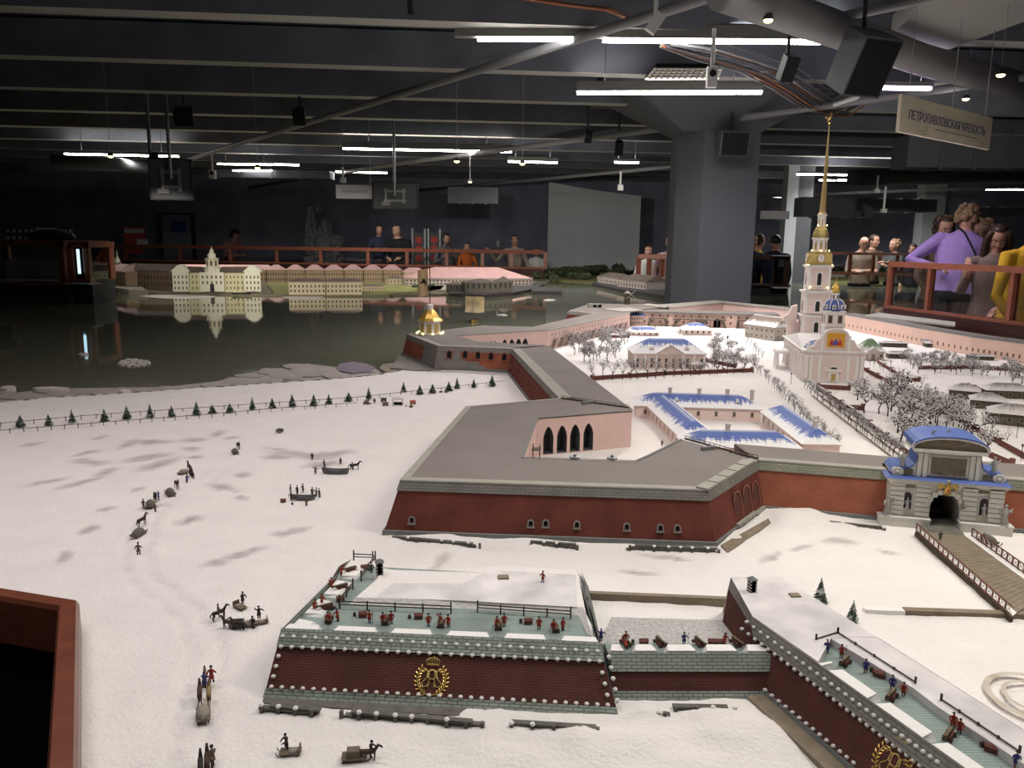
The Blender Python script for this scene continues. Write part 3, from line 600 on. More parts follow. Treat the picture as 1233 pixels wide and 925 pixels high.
# ---- back bastion
K = xy([(760, 372), (719, 364), (686, 373), (700, 379), (728, 382)], ZT + .0)
kb = thing('bastion', 'distant flat bastion with red flank beside the small windmill', 'fortification')
kp = xy([(735, 366), (692, 372), (684, 374.5), (719, 377.5)], ZT); wall_parts(kb, [kp[0], kp[2], kp[3]], ZT, band='stonewall', red='redbrick', bat=.02)
deck(kb, xy([(684, 374.5), (719, 377.5), (757, 376.5), (775, 372.5), (800, 369.5), (770, 366), (710, 365.5)], ZT), ZT - .0005)
for pts in ([(725, 373), (748, 376), (775, 374.5), (757, 371)], [(770, 368), (800, 371), (806, 369), (780, 366)]):
    b = MB(); q = xy(pts, ZT); b.prism(q[::-1] if sum(q[i - 1].x * q[i].y - q[i].x * q[i - 1].y for i in range(4)) < 0 else q, ZT - .001, ZT + .006); b.build('roof_slab', 'coping', kb)
q = P(716, 370, ZT); b = MB(); b.box((q.x, q.y, ZT), (.12, .08, .03), zb=True); b.build('roof_hut', 'coping', kb); b = MB()
for s_ in (-.022, .022): b.box((q.x + s_ + .02, q.y - .042, ZT + .004), (.03, .006, .022), zb=True)
b.build('hut_opening', 'hole', kb)
# ---- back inner wall with galleries
W0, W1 = P(756, 391.6), P(938, 396.6)
bw = thing('barracks_wall', 'pale pink two-storey wall with wooden galleries at the far end of the yard', 'fortification')
dv = (V2(W1) - V2(W0)); Lw = dv.length; tw = dv / Lw; nw = Vector((tw.y, -tw.x))
b = MB(); aL = (P(858, 392) - P(756, 391.6)).length
ops = [(aL - .03, aL + .03, 0, .05, .075, False)]
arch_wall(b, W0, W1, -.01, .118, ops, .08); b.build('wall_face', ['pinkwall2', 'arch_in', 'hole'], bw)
bk = lambda p, d: V2(p) - nw * d
deck(bw, [V2(W0), V2(W1), bk(W1, .26), bk(W0, .26)], .122); b = MB(); strip(b, [V2(W0), V2(W1)], -.01, .124, .012, .122); strip(b, [V2(W0), V2(W1)], .012, .122, .012, .112); b.build('eave', 'plinth', bw)
for k in range(18):
    if k in (10, 15): continue
    u = .06 + .052 * k
    for z_ in (.028, .078): inst(window_mesh(.016, .022, 'pinkwall', 'winpane', True), 'window', bw, (V2(W0) + dv * u).to_3d() + Vector((0, 0, z_)), yaw_of(W0, W1))
def gallery_mesh(w_):
    b = MB(); h_ = .065; d_ = .035; b.box((0, -d_ / 2, h_), (w_, d_, .004))
    for x in (-.5, -.25, 0, .25, .5): b.bar((x * w_, -d_, h_), (x * w_, -d_, h_ + .022), .003, .003)
    b.bar((-w_ / 2, -d_, h_ + .022), (w_ / 2, -d_, h_ + .022), .003, .003)
    for s_ in (-1, 1):
        b.bar((s_ * w_ * .5, -d_, 0), (s_ * .06, -d_, h_), .004, .008); b.bar((s_ * w_ * .5, -d_, .02), (s_ * .06, -d_, h_ + .022), .003, .003); b.bar((s_ * .03, -d_, 0), (s_ * .03, -d_, h_), .004, .004)
        for k in range(6): b.box((s_ * (w_ * .5 + (.06 - w_ * .5) * (k + .5) / 6), -d_ / 2, h_ * (k + .5) / 6), (.018, d_, .003))
    return b.mesh('gallery', 'stair')
for px, w_ in ((792, .16), (827, .25), (862 - 5, .2), (893, .12)):
    u = (V2(P(px, 392.5)) - V2(W0)).dot(tw); inst(gallery_mesh(w_), 'gallery', bw, (V2(W0) + tw * u).to_3d(), yaw_of(W0, W1))
# far pink wall with a ridge behind it
Q = xy([(806, 370.8), (870, 364.5), (950, 373.2)], .118)
fw = thing('bastion', 'low pink-walled far bastion whose roof peaks under the grey column', 'fortification')
b = MB()
for a_, c_ in zip(Q, Q[1:]): b.face([(*a_, 0), (*c_, 0), (*c_, .118), (*a_, .118)])
b.build('inner_wall', 'pinkwall', fw); deck(fw, Q + [Q[2] + Vector((.1, .3)), Q[1] + Vector((0, .3)), Q[0] + Vector((-.1, .3))], .120, 'coping'); b = MB(); strip(b, Q, -.02, .122, .01, .122); strip(b, Q, .01, .122, .01, .115); b.build('wall_edge', 'coping', fw)
# ---- right back wall
Z2 = .125
G = xy([(1012, 377.5), (1060, 386), (1106, 394.5), (1170, 405), (1236, 413.5), (1330, 430)], Z2)
gw = thing('curtain_wall', 'long curved salmon-pink wall behind the log huts and snowy trees', 'fortification')
b = MB()
for a_, c_ in zip(G, G[1:]): b.face([(*a_, -.01), (*c_, -.01), (*c_, Z2), (*a_, Z2)])
b.build('inner_wall', 'pinkwall2', gw)
for a0_, a1_, mm in ((0, .03, 'plinth'), (.03, .06, 'coping'), (.06, .16, 'deck')):
    b = MB(); strip(b, G, -a1_, Z2 + .004 * a0_, -a0_, Z2 + .002); b.build('roof_strip', mm, gw)
b = MB(); strip(b, G, 0, Z2 + .002, .002, Z2 - .006); b.build('wall_edge', 'plinth', gw)
q = xy([(1032, 381.5), (1052, 373), (1106, 377), (1151, 388), (1150, 393), (1100, 386)], Z2); 
b = MB(); q2 = xy([(1040, 381.5), (1058, 378), (1150, 389.5), (1150, 394)], Z2); b.prism([q2[0], q2[3], q2[2], q2[1]], Z2, Z2 + .012); b.build('roof_slab', 'coping', gw)
for k in range(44):
    u = .03 + k * .0215; s_ = u * (len(G) - 1); i = int(s_); c_ = G[i].lerp(G[i + 1], s_ - i); inst(window_mesh(.012, .024, 'pinkwall2', 'winpane', True), 'window', gw, (c_.x, c_.y, .028), yaw_of(G[i], G[i + 1]))
# ================================================================ ravelins in front
def ccw(pts):
    pts = [V2(p) for p in pts]
    return pts if sum(pts[i - 1].x * pts[i].y - pts[i].x * pts[i - 1].y for i in range(len(pts))) > 0 else pts[::-1]
b = MB(); b.lathe([(.0012, 0), (.0024, .0035), (.0026, .004)], 7, 1); b.ell((0, 0, .0046), (.0036, .0036, .0026), 7, 4, 0); LAMP = b.mesh('lamp_bowl', ['lamp_bowl', 'lamp_cup'], smooth=True)
def face_pt(px, py, T0, T1, zt, F0, z0=0.0):
    """pixel ray against the battered face through top edge T0-T1 (z=zt) and foot point F0"""
    a = Vector((*T0[:2], zt)); t = Vector((*T1[:2], zt)) - a; u = Vector((*F0[:2], z0)) - a; n = t.cross(u).normalized()
    if n.y > 0: n = -n
    d = ray(px, py); return EYE + d * ((a - EYE).dot(n) / d.dot(n)), n, math.atan2(t.y, t.x)
def lamp_row(par, a, c, n, T0, T1, zt, F0, sc=1):
    for k in range(n):
        px, py = a[0] + (c[0] - a[0]) * k / (n - 1), a[1] + (c[1] - a[1]) * k / (n - 1); p, nn, rz = face_pt(px, py, T0, T1, zt, F0)
        inst(LAMP, 'lamp_bowl', par, p + nn * .003 - Vector((0, 0, .003)), random.random(), sc * 1.1)
def face_strips(par, T0, T1, F0, F1, zt, fr, names, mats, proud=None):
    """battered face cut into horizontal bands at fractions fr (0 top .. 1 foot)"""
    t0, t1, f0, f1 = Vector((*T0[:2], zt)), Vector((*T1[:2], zt)), Vector((*F0[:2], 0)), Vector((*F1[:2], 0))
    n = (t1 - t0).cross(f0 - t0).normalized(); n = n if n.y < 0 or n.x < -.5 else -n
    for i in range(len(names)):
        pr = (proud[i] if proud else 0); b = MB(); a, c = fr[i], fr[i + 1]
        q = [t0.lerp(f0, c), t1.lerp(f1, c), t1.lerp(f1, a), t0.lerp(f0, a)]
        if (q[1] - q[0]).cross(q[2] - q[0]).dot(n) < 0: q = [q[1], q[0], q[3], q[2]]
        b.face([p + n * pr for p in q])
        if pr: b.face([q[3] + n * pr, q[2] + n * pr, q[2], q[3]]); b.face([q[1] + n * pr, q[0] + n * pr, q[0], q[1]])
        b.build(names[i], mats[i], par, True)
def merlons(par, pts, zb, h, depth, gaps, inward, slope=.01, m='snow_cap'):
    """snowy parapet blocks along pts (xy polyline of the outer edge); gaps: list of fractional centres + width"""
    a, c = V2(pts[0]), V2(pts[1]); L = (c - a).length; t = (c - a) / L; n = Vector((-t.y, t.x)) * inward
    cuts = [0]
    for g, w_ in gaps: cuts += [g - w_ / 2 / L, g + w_ / 2 / L]
    cuts.append(1)
    for i in range(0, len(cuts), 2):
        p, q = a + t * L * cuts[i], a + t * L * cuts[i + 1]; b = MB(); e = min(.006, (q - p).length * .25)
        bot = ccw([p, q, q + n * depth, p + n * depth]); top = ccw([p + n * .003 + t * .001, q + n * .003 - t * .001, q + n * depth * .9 - t * e, p + n * depth * .9 + t * e])
        b.prism(bot, zb, zb + h, top=top); b.build('merlon', m, par)
def fence(par, a, c, z, n, h=.016, name='rail_fence', zz=None):
    a, c = Vector((*a[:2], z)), Vector((*c[:2], z if zz is None else zz))
    b = MB(); b.bar(a + Vector((0, 0, h * .85)), c + Vector((0, 0, h * .85)), .0016, .0018); b.bar(a + Vector((0, 0, h * .5)), c + Vector((0, 0, h * .5)), .0014, .0016)
    o = b.build('rail', 'timber', par); o['kind'] = 'stuff'
    for k in range(n + 1):
        q = a.lerp(c, k / n); hh = h * (1.35 if k in (0, n) else 1); b = MB(); b.bar(q, q + Vector((0, 0, hh)), .0024, .0024); b.build('post', 'timber', par)
# ---- left ravelin
ZR = .08; ZP = .066
rv = thing('ravelin', 'low trapezoid ravelin with a gold monogram on its studded dark red face', 'fortification')
T0, T1 = P(339.5, 757, ZR), P(722, 774, ZR); F0, F1 = P(317.4, 840), P(745, 864)
face_strips(rv, T0, T1, F0, F1, ZR, [0, .27, .875, 1], ['stone_band', 'brick_face', 'stone_foot'], ['greenbrick', 'redbrick_d', 'greenbrick'], [.004, 0, .003])
TL, TR = P(424, 673, ZR), P(700, 688, ZR); FL = P(400, 688)
face_strips(rv, TL, T0, P(408, 682), F0, ZR, [0, .3, .875, 1], ['stone_band', 'brick_face', 'stone_foot'], ['greenbrick', 'redbrick_d', 'greenbrick'])
face_strips(rv, T1, TR, F1, P(709, 708), ZR, [0, .3, 1], ['stone_band', 'side_face'], ['plinth', 'plinth'])
b = MB(); b.prism(ccw([T0, T1, TR, TL]), -.01, ZP, top=None); b.build('platform', 'planks_g', rv, True)
# snowy middle mound and plateau
mid = [P(416, 730, ZP), P(560, 734, ZP), P(695, 742, ZP), P(704, 762, ZP), P(716, 772, ZP), P(704, 700, ZP), P(700, 690, ZP), P(583, 684, ZP), P(575, 693, ZP), P(478, 690, ZP), P(452, 686, ZP), P(447, 703, ZP)]
mm_ = ccw(mid); b = MB(); inn = offs([Vector(p) for p in mm_], -.012, True); b.prism(mm_, ZP - .004, ZR - .003, top=inn); b.build('snow_mound', 'snow', rv)
q = ccw(xy([(470, 700), (555, 700), (585, 684), (700, 690), (702, 735), (560, 727), (440, 722)], ZR - .003)); b = MB(); b.prism(offs(q, -.01, True), ZR - .004, ZR - .0026); b.build('trodden_patch', mat('trodden', (.52, .49, .50), .9, noise=(14, .5), col2=(.78, .75, .74)), rv)
for px, py in ((606, 695.5),):
    q = P(px, py, ZR - .002); b = MB(); b.box((q.x, q.y, ZR - .001), (.02, .016, .003), .1); b.build('hatch', 'timber_l', rv)
def frac(px, py, a, c, z): p = V2(P(px, py, z)); t = V2(c) - V2(a); return (p - V2(a)).dot(t) / t.length_squared
merlons(rv, (T0, T1), ZP, ZR - ZP - .002, .024, [(frac(x, y, T0, T1, ZR), .021) for x, y in ((392, 758), (461, 761), (528, 764), (597.6, 767), (666.6, 770))], 1)
merlons(rv, (TL, T0), ZP, .005, .034, [(.24, .018), (.52, .018), (.78, .018)], 1)
for (x, y) in ((392, 756), (461, 759), (528, 762), (597.6, 766), (666.6, 770)):
    q = P(x, y, ZR); b = MB(); d_ = (V2(T1) - V2(T0)).normalized(); n_ = Vector((d_.y, -d_.x)); c_ = V2(T0) + d_ * (V2(q) - V2(T0)).dot(d_)
    b.face([(*(c_ - d_ * .0055 - n_ * .02), ZP + .006), (*(c_ + n_ * .004 - d_ * .011), ZP + .003), (*(c_ + n_ * .004 + d_ * .011), ZP + .003), (*(c_ + d_ * .0055 - n_ * .02), ZP + .006)]); b.build('embrasure_sill', 'plinth', rv)
fence(rv, P(409, 733, ZP), P(543, 739, ZP), ZP, 4); fence(rv, P(575, 737, ZP), P(687, 745, ZP), ZP, 4); fence(rv, P(435, 700, ZP), P(452, 676, ZP), ZP, 2); fence(rv, P(409, 730, ZP), P(425, 710, ZP), ZP, 2); fence(rv, P(426, 675, ZP), P(449, 676, ZP), ZP, 1)
lamp_row(rv, (341, 768), (719, 786), 30, T0, T1, ZR, F0); lamp_row(rv, (339, 780.5), (722, 798), 31, T0, T1, ZR, F0); lamp_row(rv, (327.5, 829), (731.5, 851), 33, T0, T1, ZR, F0)
lamp_row(rv, (336, 792), (330, 816.5), 3, T0, T1, ZR, F0); lamp_row(rv, (725, 812), (731, 839), 3, T0, T1, ZR, F0); lamp_row(rv, (733, 793), (743, 845), 5, T0, T1, ZR, F0)
# gold monogram in a wreath under a crown
def cypher(par, px, py, T0, T1, zt, F0, s):
    p, n, rz = face_pt(px, py, T0, T1, zt, F0); ex = (Vector((*V2(T1), 0)) - Vector((*V2(T0), 0))).normalized(); ez = n.cross(ex) * -1
    if ez.z < 0: ez = -ez
    o3 = lambda x, z, d=.002: p + ex * (x * s) + ez * (z * s) + n * d
    mo = thing('monogram', 'x', 'emblem'); COL.objects.unlink(mo); bpy.data.objects.remove(mo)
    root = MB()
    for sg in (-1, 1):   # interlaced mirrored initials
        root.tube([o3(sg * -.10, -.30), o3(sg * -.10, .25), o3(sg * .02, .31), o3(sg * .16, .24), o3(sg * .18, .10), o3(sg * .08, .0), o3(sg * -.08, -.02)], .0011 * s / .05 * 1.0, 5)
        root.tube([o3(sg * .30, .2), o3(sg * .22, .3), o3(sg * .12, .22), o3(sg * .2, .0), o3(sg * .34, -.14), o3(sg * .3, -.28), o3(sg * .16, -.26), o3(sg * .08, -.14)], .001 * s / .05, 5)
    ini = root.build('initials', 'gold_d', par, smooth=True)
    wr = None
    for sg in (-1, 1):
        b = MB(); st_ = [o3(sg * .5 * math.sin(a), -.52 * math.cos(a) - .02) for a in [.12 + .24 * k for k in range(10)]]; b.tube(st_, .0008 * s / .05, 4); stem = b.build('wreath_branch', 'gold_d', par)
        for k in range(1, 10):
            for sd in (-1, 1):
                a = .12 + .24 * k; r0 = .5; c = (sg * r0 * math.sin(a), -.52 * math.cos(a) - .02); dirx, dirz = sg * math.cos(a), math.sin(a); ox, oz = sg * math.sin(a) * sd, -math.cos(a) * sd
                tip = (c[0] + dirx * .13 + ox * .12, c[1] + dirz * .13 + oz * .12); md = ((c[0] + tip[0]) / 2, (c[1] + tip[1]) / 2); w_ = .035
                b = MB(); b.face([o3(*c), o3(md[0] + dirz * w_, md[1] - dirx * w_, .0035), o3(*tip, .002), o3(md[0] - dirz * w_, md[1] + dirx * w_, .0035)]); b.face([o3(md[0] - dirz * w_, md[1] + dirx * w_, .001), o3(*tip, .001), o3(md[0] + dirz * w_, md[1] - dirx * w_, .001), o3(*c, .0005)]); b.build('leaf', 'gold', stem)
    b = MB()
    for k in range(6):
        x = -.19 + .076 * k; b.tube([o3(x, .50), o3(x * 1.25, .62, .004), o3(x * .5, .72, .004)], .001 * s / .05, 4)
    b.bar(o3(-.22, .49), o3(.22, .49), .06 * s, .05 * s); b.ell(o3(0, .75), .03 * s, 6, 4); b.build('crown', 'gold_d', par)
cypher(rv, 520, 818, T0, T1, ZR, F0, .044)
# timber revetments along the foot
for (x0, y0, x1, y1, lab) in ((319, 855, 380, 861, 'broken timber edging at the left foot of the crested ravelin'), (413, 862, 582, 876, 'long timber edging under the crested ravelin face'), (619, 877, 722, 883, 'timber edging at the right foot of the crested ravelin'), (778, 862, 800, 864, 'stub of timber edging below the low linking wall'), (815, 857, 882, 858, 'snow-covered timber edging below the low linking wall')):
    revetment('timber_revetment', P(x0, y0), P(x1, y1), .0, lab, h=.011)
b = MB(); q = xy([(318, 841), (745, 865), (752, 872), (560, 864), (316, 848)], 0); b.prism(ccw(q), -.01, .002); tag(b.build('ledge', 'timber_g'), 'brownish ledge at the foot of the crested ravelin', 'ledge')
# ---- middle wall
ZM = .06
mw = thing('linking_wall', 'low linking wall with snowy battlements between the two studded ravelins', 'fortification')
m0, m1 = P(735, 786, ZM), P(930, 786.5, ZM); g0, g1 = P(737, 844), P(935, 844)
face_strips(mw, m0, m1, g0, g1, ZM, [0, .40, .80, 1], ['stone_band', 'brick_face', 'stone_foot'], ['greenbrick', 'redbrick_d', 'greenbrick'], [.003, 0, .003])
mb0, mb1 = P(728, 766, ZM), P(915, 768, ZM); b = MB(); b.prism(ccw([m0, m1, mb1, mb0]), 0, ZM - .012); b.build('walkway', 'planks_g', mw, True)
merlons(mw, (m0, m1), ZM - .012, .014, .026, [(frac(x, 782, m0, m1, ZM), .015) for x in (757, 796, 843, 892)], 1)
b = MB(); q = xy([(736, 740), (880, 744), (884, 772), (722, 772)], ZM * .5); b.prism(ccw(q), 0, .025); o = b.build('gravel_bed', mat('gravelsnow', (.74, .72, .70), .95, noise=(160, .35), bump=(220, 1, .01)), mw)
b = MB(); p0, p1 = P(707, 722), P(874, 729); b.bar(p0 + Vector((0, 0, .008)), p1 + Vector((0, 0, .008)), .012, .016); tag(b.build('timber_beam', 'timber_l'), 'tan timber beam lying across the snow between the two ravelins', 'beam')
b = MB(); p0, p1 = P(1088, 739), P(1240, 744); b.bar(p0 + Vector((0, 0, .005)), p1 + Vector((0, 0, .005)), .016, .010); tag(b.build('timber_beam', 'timber_l'), 'tan timber beam on the snow at the near end of the bridge', 'beam')
b = MB(); p0, p1 = P(1040, 737), P(1088, 739); b.bar(p0 + Vector((0, 0, .004)), p1 + Vector((0, 0, .004)), .014, .008); tag(b.build('timber_beam', 'snow_cap'), 'snow-covered beam end beside the small fir trees', 'beam')
# ---- right ravelin
ZQ = .09; ZQP = .078
rr = thing('ravelin', 'long studded dark red ravelin that slants out of the lower right corner', 'fortification')
q0, q1, q2, q3 = P(880, 695, ZQ), P(906, 742, ZQ), P(1162.5, 925, ZQ), P(1262, 1000, ZQ)
f0, f1, f2, f3 = P(864, 752), P(884, 806), P(1011.5, 925), P(1062, 985)
ex_ = (V2(q2) - V2(q1)).normalized(); q3 = Vector((*(V2(q1) + ex_ * .75), ZQ)); foot1 = P(915, 838); dirF = (V2(f2) - V2(foot1)).normalized(); f3 = V2(foot1) + dirF * .75
b0 = V2(foot1); face_strips(rr, q1, q3, b0, f3, ZQ, [0, .27, .86, 1], ['stone_band', 'brick_face', 'stone_foot'], ['bandbrick', 'redbrick_d', 'plinth'], [.004, 0, .003])
face_strips(rr, q0, q1, P(866, 770), b0, ZQ, [0, .2, 1], ['stone_band', 'brick_face'], ['bandbrick', 'redbrick_d'])
tp = [q0, q1, q3, P(1400, 960, ZQ), P(1233, 879, ZQ), P(1056, 767, ZQ), P(940, 694.5, ZQ)]
b = MB(); body = ccw(tp); b.prism(body, -.01, ZQP); b.build('platform', 'planks_g', rr, True)
bk_ = [P(940, 694.5, ZQ), P(1056, 767, ZQ), P(1233, 879, ZQ), P(1400, 975, ZQ)]
foot = [V2(p) + Vector((.055, .05)) for p in bk_]
b = MB()
for i in range(3): b.face([(*foot[i], 0), (*foot[i + 1], 0), (*V2(bk_[i + 1]), ZQ), (*V2(bk_[i]), ZQ)])
b.face([(*foot[0], 0), (*V2(bk_[0]), ZQ), (*V2(q0), ZQ), (*(V2(q0) + Vector((0, .04))), 0)])
b.build('snow_slope', 'snow', rr)
inner = xy([(1001, 769), (1101, 829), (1128, 850), (1226, 915), (1300, 965)], ZQ)
sl = [V2(q0), V2(q1), V2(P(982, 796, ZQ)), V2(P(1001, 768, ZQ))]
b = MB(); b.prism(ccw([V2(q0), V2(P(906, 742, ZQ)), V2(P(985, 797, ZQ)), V2(P(1001, 768, ZQ)), V2(P(1056, 767, ZQ)), V2(P(940, 694.5, ZQ))]), ZQP - .001, ZQ); b.build('snow_top', M['trodden'], rr)
b = MB(); b.prism(ccw(inner + [V2(P(1400, 975, ZQ)), V2(P(1233, 879, ZQ)), V2(P(1056, 767, ZQ)), V2(P(1001, 767, ZQ))]), ZQP - .001, ZQ - .0005); b.build('snow_walk', M['trodden'], rr)
u_ = lambda x, y: frac(x, y, q1, q3, ZQ)
mstart = u_(985, 797); mA = Vector((*(V2(q1) + ex_ * .75 * mstart), ZQ))
fr2 = lambda x, y: frac(x, y, mA, q3, ZQ)
merlons(rr, (mA, q3), ZQP, ZQ - ZQP - .002, .027, [(fr2(993, 803), .012), (fr2(1051, 842), .012), (fr2(1117, 890), .012)], 1)
fence(rr, P(982, 779, ZQP), P(1008, 771, ZQP), ZQP, 1); fence(rr, P(1008, 771, ZQP), P(1101, 832, ZQP), ZQP, 4); fence(rr, P(1132, 853, ZQP), P(1226, 917, ZQP), ZQP, 4)
lamp_row(rr, (901, 751), (1131, 920), 28, q1, q3, ZQ, b0, 1.0); lamp_row(rr, (895, 759.5), (1110, 924), 28, q1, q3, ZQ, b0, 1.0); lamp_row(rr, (923, 833), (1030, 921), 14, q1, q3, ZQ, b0)
cypher(rr, 1076, 922, q1, q3, ZQ, b0, .05)
b = MB(); pp = P(957, 717.5, ZQ); b.box((pp.x, pp.y, ZQ + .001), (.018, .014, .003), .1); b.build('hatch', 'timber_l', rr)
b = MB(); e0, e1 = V2(foot1) + Vector((-.012, -.012)), f3 + Vector((-.012, -.012)); b.bar((*e0, .003), (*e1, .003), .028, .012); tag(b.build('ledge', 'timber_l'), 'tan ledge at the foot of the slanting studded ravelin', 'ledge')
# ---- ring road
cq = P(1250, 845); r1 = (P(1250, 845) - P(1190, 838)).length
b = MB()
for k in range(40):
    a0, a1 = 2 * PI * k / 40, 2 * PI * (k + 1) / 40
    for r_i, r_o in ((r1 * .93, r1 * 1.07), (r1 * .62, r1 * .72)):
        b.face([(cq.x + r_i * math.cos(a0), cq.y + r_i * math.sin(a0), .0068), (cq.x + r_o * math.cos(a0), cq.y + r_o * math.sin(a0), .0068), (cq.x + r_o * math.cos(a1), cq.y + r_o * math.sin(a1), .0068), (cq.x + r_i * math.cos(a1), cq.y + r_i * math.sin(a1), .0068)])
struct(b.build('ring_road', mat('roadtan', (.42, .36, .28), .95, noise=(30, .3), col2=(.62, .57, .5))))
# ---- sentry boxes
def sentry(px, py, z, label, s=1):
    p = P(px, py, z); t = thing('sentry_box', label, 'sentry box', p, .25, 'striped sentry boxes'); t.scale = (s, s, s)
    b = MB(); b.box((0, .0055, .012), (.012, .001, .024)); 
    for sx in (-1, 1): b.box((sx * .0058, 0, .012), (.001, .012, .024))
    b.box((0, 0, .0005), (.013, .013, .001)); b.build('body', 'hat', t)
    for k in range(4):
        b = MB()
        for sx in (-1, 1): b.box((sx * .0064, 0, .004 + .006 * k), (.0006, .0122, .0022))
        for sx in (-1, 1): b.box((sx * .0052, -.0062, .003 + .006 * k), (.0024, .0006, .0022))
        o = b.build('stripe', 'whitewood', t); o['kind'] = 'stuff'
    b = MB(); b.prism([(-.0085, -.0085), (.0085, -.0085), (.0085, .0085), (-.0085, .0085)], .024, .030, top=[(-.001, -.001), (.001, -.001), (.001, .001), (-.001, .001)]); b.build('roof', 'plinth', t)
    return t
sentry(457, 691, ZR - .003, 'striped sentry box with a pointed roof on the crested ravelin', 1.0); sentry(905, 712, ZQ, 'dark striped sentry box on the tip of the slanting ravelin', .95)
# ================================================================ cathedral
cyaw = math.radians(-10)
c0 = P(1002, 461)
ch = thing('cathedral', 'white and pink cathedral with tall golden spire and blue dome amid the fortress', 'church', (c0.x, c0.y, 0), cyaw)
W2, LN, HW = .148, .66, .158   # half width, length, wall height
def cpart(name, b, m, par=None, **k): return b.build(name, m, par or ch, **k)
b = MB(); b.box((0, LN / 2, 0), (2 * W2, LN, HW), zb=True); cpart('nave', b, 'churchp')
b = MB(); b.box((0, LN / 2, 0), (2 * W2 + .012, LN + .012, .012), zb=True); cpart('plinth', b, 'churchw')
for z_, e, h_ in ((HW - .004, .016, .006), (HW + .002, .026, .006), (HW - .026, .006, .004)):
    b = MB(); b.box((0, LN / 2, z_), (2 * W2 + e, LN + e, h_), zb=True); cpart('cornice', b, 'churchw')
b = MB(); hip_roof(b, -W2, W2, .05, LN + .0, HW + .008, .05, hip=.02); cpart('nave_roof', b, 'snow_roof', uvs=True)
b = MB(); b.face([(-W2 + .008, .06, HW + .014), (-.06, .06, HW + .047), (-.06, .1, HW + .047), (-W2 + .008, .1, HW + .014)]); b.face([(-W2 + .02, .12, HW + .019), (-.05, .11, HW + .05), (-.05, .16, HW + .05), (-W2 + .03, .2, HW + .022)]); o = cpart('bare_roof_patch', b, 'blue')
def pilaster(x, y, w_, d_, h_=HW - .03):
    b = MB(); b.box((x, y, .012), (w_, d_, h_), zb=True); b.box((x, y, .012), (w_ + .005, d_ + .005, .008), zb=True); b.box((x, y, h_ + .002), (w_ + .005, d_ + .005, .008), zb=True); cpart('pilaster', b, 'churchw')
for x in (-.135, -.112, -.07, .07, .112, .135): pilaster(x, -.004, .014, .01)
for k in range(9): pilaster(-W2 - .004, .04 + k * .072, .01, .014); pilaster(W2 + .004, .04 + k * .072, .01, .014)
for k in range(8):
    for sx in (-1, 1): inst(window_mesh(.022, .05, 'churchw', 'winpane', True), 'window', ch, (sx * W2, .076 + k * .072, .05), -sx * -PI / 2)
# east door with a hood
b = MB(); b.box((0, -.006, .012), (.05, .014, .05), zb=True); b.box((0, -.010, .062), (.075, .026, .006), zb=True); b.lathe([(.02, .068), (.021, .08), (.014, .088), (.004, .09)], 10, c=(0, -.004, 0), sy=.4); cpart('portal', b, 'churchw')
b = MB(); b.box((0, -.0135, .012), (.022, .003, .036), zb=True); cpart('door', b, 'gold_d')
b = MB(); b.box((0, -.012, .074), (.028, .008, .008), zb=True); cpart('cartouche', b, 'winpane_d')
# attic gable with scrolls and the icon
b = MB(); prof = [(-.135, 0), (.135, 0), (.13, .012), (.105, .022), (.088, .055), (.066, .062), (.06, .08)] + [(.06 * math.cos(PI * k / 10), .08 + .034 * math.sin(PI * k / 10)) for k in range(1, 10)] + [(-.06, .08), (-.066, .062), (-.088, .055), (-.105, .022), (-.13, .012)]
n_ = len(prof); z0 = HW + .008
b.face([(x, -.004, z0 + z) for x, z in prof]); b.face([(x, .03, z0 + z) for x, z in prof][::-1])
for i in range(n_):
    (x0, za), (x1, zb_) = prof[i], prof[(i + 1) % n_]; b.face([(x0, -.004, z0 + za), (x0, .03, z0 + za), (x1, .03, z0 + zb_), (x1, -.004, z0 + zb_)])
cpart('gable', b, 'churchp')
b = MB(); b.tube([(x, -.006, z0 + z) for x, z in prof[2:]], .004, 5); cpart('gable_trim', b, 'churchw')
for sx in (-1, 1):
    b = MB(); b.box((sx * .066, -.006, z0), (.012, .012, .08), zb=True); cpart('gable_pilaster', b, 'churchw')
    b = MB(); b.box((sx * .13, .0, z0), (.02, .02, .02), zb=True); b.ell((sx * .13, 0, z0 + .03), (.008, .008, .012), 7, 5); cpart('urn', b, 'churchw')
b = MB(); b.box((0, -.006, z0 + .056), (.088, .006, .074)); fr_ = cpart('icon_frame', b, 'gold')
b = MB(); b.box((0, -.0095, z0 + .056), (.078, .002, .064)); ic = cpart('icon', b, 'icon_y')
for x, h_, m_ in ((-.02, .026, 'icon_r'), (0, .03, 'icon_b'), (.02, .026, 'icon_r'), (-.008, .02, 'icon_b'), (.01, .018, 'icon_r')):
    b = MB(); b.lathe([(.009, 0), (.008, h_ * .8), (.004, h_)], 8, c=(x, -.0105, z0 + .03), sy=.25); b.build('painted_figure', m_, ic); b = MB(); b.ell((x, -.011, z0 + .034 + h_), (.0055, .002, .006), 7, 4); b.build('painted_head', 'flesh', ic)
